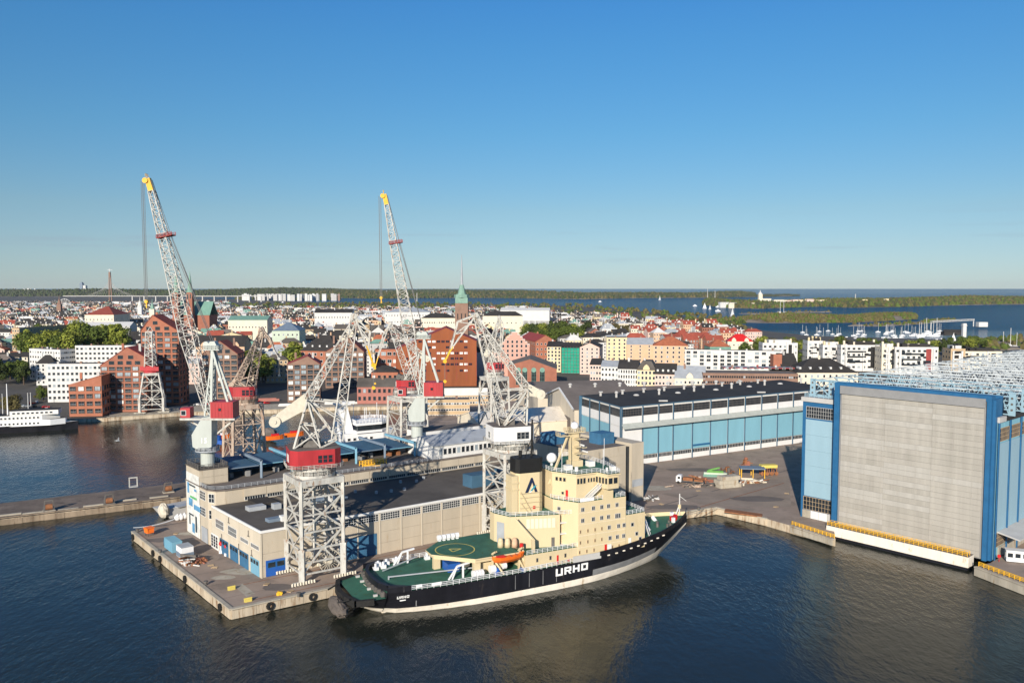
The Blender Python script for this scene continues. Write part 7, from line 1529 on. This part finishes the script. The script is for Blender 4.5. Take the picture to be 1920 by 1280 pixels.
for px_, py_, s in ((1880, 653, 1.2), (1893, 651, 1.4), (1905, 652, 1.1)): yacht(px_, py_, True, s, 'white yacht moored by the rocky headland', 'yachts by the headland')
def sailing(px_, py_, s, lab):
    p = P(px_, py_, 0); t = thing('sailing_boat', lab, 'boat', p, R.uniform(-.4, .4)); t.scale = (s, s, s); ob('hull', YH, t); ob('mast', YM, t)
    b = MB(); b.poly3([(.4, 0, 2.5), (-3.8, -.6, 2.6), (.5, 0, 14.6)], (0, .08, 0)); part('mainsail', b, 'snow_plastic', t); b = MB(); b.poly3([(4.4, 0, 1.6), (.8, -.8, 2), (.7, 0, 13)], (0, .08, 0)); part('jib_sail', b, 'snow_plastic', t)
for px_, py_, s, lab in ((1237, 562.5, 2.0, 'sailing boat under white sails far out before the wooded island'), (1321, 578.5, 1.6, 'sailing boat under white sails off the fortress island tip'), (1331, 580, 1.2, 'slim sailing boat close to another off the fortress island'), (1373, 594, 1.7, 'heeling white sail boat in the middle of the bay'), (1787, 645, 1.1, 'sailing boat with broad white sail behind the marina trees')): sailing(px_, py_, s, lab)
for px_, py_ in ((1125, 566), (1346, 584), (1303, 574), (1346, 576), (530, 568)): yacht(px_, py_, False, 2.2, 'white motor boat crossing the open bay', 'motor boats in the bay')
# marina footbridge
p0, p1 = P(1745, 617, 2), P(1825, 612, 2); t = thing('marina_gantry', 'long white lattice gantry beside the marina with leaning mast', 'gantry', (0, 0, 0)); b = MB(); z5 = Vector((0, 0, 14)); b.truss(p0+z5, p1+z5, (1.5, 1.5), (1.5, 1.5), 14, (0, 0, 1), .5, .7); part('beam', b, 'pl_white', t)
part('post', MB().bar(p1, p1+z5, 1.4), 'pl_white', t); part('post', MB().bar(p0, p0+z5, 1.2), 'pl_grey', t); part('cabin', MB().box(p1.x+8, p1.x+26, p1.y-6, p1.y+6, 1.5, 11), 'pl_white', t)
single('marina_shed', MB().box(-16, 16, -6, 6, 0, 6).poly3([(-17, -7, 6), (17, -7, 6), (17, 0, 9), (-17, 0, 9)], (0, 0, .4)), 'roof_dark', 'long dark shed on the marina pier', 'shed', P(1785, 628, 2)); single('marina_tower', MB().box(-2.6, 2.6, -2.6, 2.6, 0, 22).box(-3.4, 3.4, -3.4, 3.4, 18, 19), 'pl_white', 'white square tower among the marina sheds', 'tower', P(1807, 632, 2))
# ---- passenger ship on the left
def left_ship():
    p = P(62, 812, 0); t = thing('passenger_ship', 'old white passenger ship with black hull moored at the far basin quay', 'ship', (p.x-20, p.y+3, 0), rad(18)); b = MB()
    hull_mesh(b, 78, 12, 4.0, 0, 1, .6); part('hull', b, ['hull_black', 'white'], t)
    b = MB(); b.prism([(-37, -5.6), (26, -5.6), (33, -2), (33, 2), (26, 5.6), (-37, 5.6)], 3.6, 6.8, 0, 1); part('lower_deckhouse', b, ['snow_plastic', 'roof_felt'], t)
    b = MB(); b.prism([(-30, -5.3), (22, -5.3), (30, 0), (22, 5.3), (-30, 5.3)], 6.8, 9.6, 0, 1); part('upper_deckhouse', b, ['white', 'roof_dark'], t)
    b = MB(); b.box(6, 30, -4.6, 4.6, 9.6, 12.0, 0, 1); part('saloon', b, ['white', 'roof_dark'], t)
    for r, z in ((0, 4.6), (1, 7.7)):
        for k in range(28): put_window(t, (-34+k*2.0, -5.66 if r == 0 else -5.36, z), -math.pi/2, .9, 1.0, 'white', 'glass')
    for k in range(9): put_window(t, (8+k*2.3, -4.66, 10.3), -math.pi/2, 1.3, .9, 'white', 'glass')
    part('mast', MB().tube((4, 0, 9.6), (4, 0, 27), .4, .2, 8), 'snow_plastic', t); part('funnel', MB().tube((-4, 0, 9.6), (-4.5, 0, 16), 1.7, 1.5, 12), 'white', t)
    part('deck_gear', MB().sphere((-12, -2, 10.6), 1.3, 10, 6).sphere((-2, -2.6, 10.6), 1.2, 10, 6).box(-20, -16, -2, 2, 9.6, 11).box(-28, -24, -2, 2, 9.6, 11.4), 'snow_plastic', t)
left_ship()
# ---- white vessel behind the warehouse
pv = Wp(83, 101); t = thing('white_vessel', 'tall white workboat with glazed bridge behind the blue roof sheds', 'ship', (pv.x, pv.y, 0), rad(30))
b = MB(); hull_mesh(b, 46, 12, 9.0, 0, 1, .8); part('hull', b, ['hull_black', 'deck_green'], t)
b = MB(); b.prism([(-8, -5.6), (10, -5.6), (16, -2.8), (16, 2.8), (10, 5.6), (-8, 5.6)], 8.5, 20.5); part('deckhouse', b, 'snow_plastic', t)
b = MB(); b.prism([(-2, -6.6), (9, -6.6), (14, -3), (14, 3), (9, 6.6), (-2, 6.6)], 20.5, 21.4); b.prism([(-2, -6.4), (9, -6.4), (13.6, -3), (13.6, 3), (9, 6.4), (-2, 6.4)], 23.6, 24.6); part('bridge_deck', b, 'snow_plastic', t)
b = MB(); b.prism([(-1.4, -5.8), (8.6, -5.8), (12.8, -2.8), (12.8, 2.8), (8.6, 5.8), (-1.4, 5.8)], 21.4, 23.6); part('bridge_window', b, 'glass', t)
b = MB(); b.rail([(x, y, 24.6) for x, y in ((-2, -6.2), (9, -6.2), (13.4, -3), (13.4, 3), (9, 6.2), (-2, 6.2))], 1.2, 1.3, .16, close=True); part('railing', b, 'snow_plastic', t)
b = MB(); b.poly3([(-9, -3, 20.5), (-2, -3, 20.5), (-4.5, -1.4, 33), (-8, -1.4, 33)], (0, 3.6, 0)); b.box(-9, -3, -2.6, 2.6, 32, 32.8); part('funnel_mast', b, 'snow_plastic', t)
b = MB()
for x, y, h_ in ((2, -5, 6), (5, -3, 4), (8, -5, 5), (10, 2, 7), (6, 4, 5), (0, 3, 8), (11, -2, 3.5)): b.bar((x, y, 24.6), (x, y, 24.6+h_), .18)
part('antenna', b, 'snow_plastic', t)
for k in range(5): put_window(t, (-5+k*2.4, -5.63, 14.5), -math.pi/2, 1.2, 1.0, 'white', 'glass'); put_window(t, (-5+k*2.4, -5.63, 17.6), -math.pi/2, 1.2, 1.0, 'white', 'glass')
part('hull_lettering', MB().box(2, 6.5, -5.7, -5.62, 11.0, 11.8), 'machinery', t)
# red survival craft on the jetty and small harbour craft
for k, (px_, py_, L_, lab) in enumerate(((516, 824, 9, 'red rigid boat on the jetty right of the brown lattice crane'), (552, 818, 10, 'long red boat on the jetty left of the red housed crane'), (420, 822, 8, 'red and white boat on the jetty behind the numbered crane'))):
    b = MB(); hull_mesh(b, L_, 3, 1.6, 0, 0); b.box(-L_*.2, L_*.2, -.9, .9, 1.6, 2.6, 1); single('workboat', b, ['orange', 'red' if k < 2 else 'snow_plastic'], lab, 'boat', P(px_, py_, 2.0)+Vector((0, 0, .5)), rad(34))
single('harbour_tent', lump('t', (0, 0, 1.4), (4.5, 3.2, 2.6), 'x', 51, 12, 7), 'roof_brown', 'brown tarpaulin covered boat on the jetty beside the red boats', 'tarpaulin', P(503, 816, 2))
single('blue_tank', MB().tube((0, 0, 0), (0, 0, 4.2), 2.2, n=14).box(-3, 3, -2, 2, 0, 2), 'vivid_blue', 'blue tank housing behind the number of the tower crane', 'tank', P(407, 832, 2.0))
# gull over the basin
b = MB(); b.tube((-.25, 0, 0), (.3, 0, .02), .1, .05, 8); b.poly3([(-.05, 0, .02), (.15, .02, .04), (.05, .42, .3), (-.12, .62, .36), (-.1, .3, .2)], (0, 0, .02)); b.poly3([(-.05, 0, .02), (.15, -.02, .04), (.05, -.42, .28), (-.12, -.62, .3), (-.1, -.3, .18)], (0, 0, .02)); b.poly3([(-.25, .04, 0), (-.25, -.04, 0), (-.5, -.1, .02), (-.5, .1, .02)], (0, 0, .02))
gl = single('gull', b, 'snow_plastic', 'white gull gliding above the basin water', 'bird', PD(221, 826, 130), rad(60)); gl.rotation_euler = (rad(-35), rad(10), rad(50))
# quay clutter on the far side
rr = random.Random(77)
for k, (px_, py_, L_, h_, m, lab) in enumerate([(640, 757, 22, 1.2, 'pl_white', 'long white pipe stack on the far quay'), (560, 760, 26, 1.0, 'pl_white', 'row of white beams on the far quay by the maroon roofed house'), (700, 756, 18, 1.4, 'pl_grey', 'grey barrier wall on the far quay'), (430, 764, 14, 1.8, 'brick_red', 'stack of red pallets on the far quay'), (490, 752, 24, 1.5, 'brick_pink', 'red brick stacks behind the far quay road'), (232, 772, 16, .9, 'pl_grey', 'grey kerb blocks on the quay before the red brick gable house')]):
    single('quay_stack', MB().box(-L_/2, L_/2, -1, 1, 0, h_).box(-L_/2+.5, L_/2-2, -.6, .6, h_, h_+.6), m, lab, 'stack', P(px_, py_, 2.2), rad(12))
for k in range(26):
    px_ = rr.uniform(30, 330); py_ = rr.uniform(748, 764)
    if 95 < px_ < 335: continue
for px_, py_, h_ in ((54, 792, 17), (6, 790, 16), (58, 762, 9)):
    t = thing('flag_pole', 'slim pole standing on the basin quay near the passenger ship', 'pole', P(px_, py_, 2.2), 0, 'poles on the basin quay'); part('pole', MB().tube((0, 0, 0), (0, 0, h_), .3, .15, 8), 'pl_white', t); part('finial', MB().sphere((0, 0, h_), .35, 8, 6), 'pl_grey', t)
CARC = [('pl_white', 'white'), ('metal_grey', 'silver'), ('black', 'black'), ('red', 'red'), ('vivid_blue', 'blue')]
b = MB(); b.poly3([(-2.2, -.85, .35), (2.2, -.85, .35), (2.2, -.85, .85), (1.2, -.8, .95), (.6, -.75, 1.45), (-1.3, -.75, 1.45), (-1.9, -.8, .95), (-2.2, -.85, .9)], (0, 1.7, 0)); cb = {m: b.mesh('body', m) for m, _ in CARC}
b = MB()
for x in (-1.4, 1.4):
    for y in (-.8, .8): b.tube((x, y-.12, .35), (x, y+.12, .35), .35, n=10)
cw_ = b.mesh('wheels', 'rubber'); b = MB(); b.poly3([(1.12, -.8, .97), (.6, -.77, 1.42), (-1.3, -.77, 1.42), (-1.85, -.8, .97)], (0, 1.6, 0)); cgl = b.mesh('windows', 'glass')
for k in range(22):
    px_, py_ = (rr.uniform(345, 520), rr.uniform(752, 762)) if k % 2 else (rr.uniform(20, 95), rr.uniform(752, 775)); m, cn = rr.choice(CARC); p = P(px_, py_, 2.2)
    t = thing('parked_car', '%s car parked on the far quay street' % cn, 'car', p, rr.uniform(0, 3.1), '%s cars on the far quay' % cn); ob('body', cb[m], t); ob('windows', cgl, t).scale = (1.0, 1.03, 1.0); ob('wheels', cw_, t)

# ================================================================ HAZE
hm_ = bpy.data.materials.new('haze'); hm_.use_nodes = True; hn = hm_.node_tree; hn.nodes.clear()
ho = hn.nodes.new('ShaderNodeOutputMaterial'); hv = hn.nodes.new('ShaderNodeVolumePrincipled'); hv.inputs['Color'].default_value = (.82, .9, 1, 1); hv.inputs['Density'].default_value = 1.5e-5; hv.inputs['Anisotropy'].default_value = .1
hn.links.new(hv.outputs[0], ho.inputs['Volume'])
b = MB().box(-14000, 14000, -300, 15000, -6, 170); hz = ob('haze', b.mesh('haze', hm_), None, None, kind='stuff')
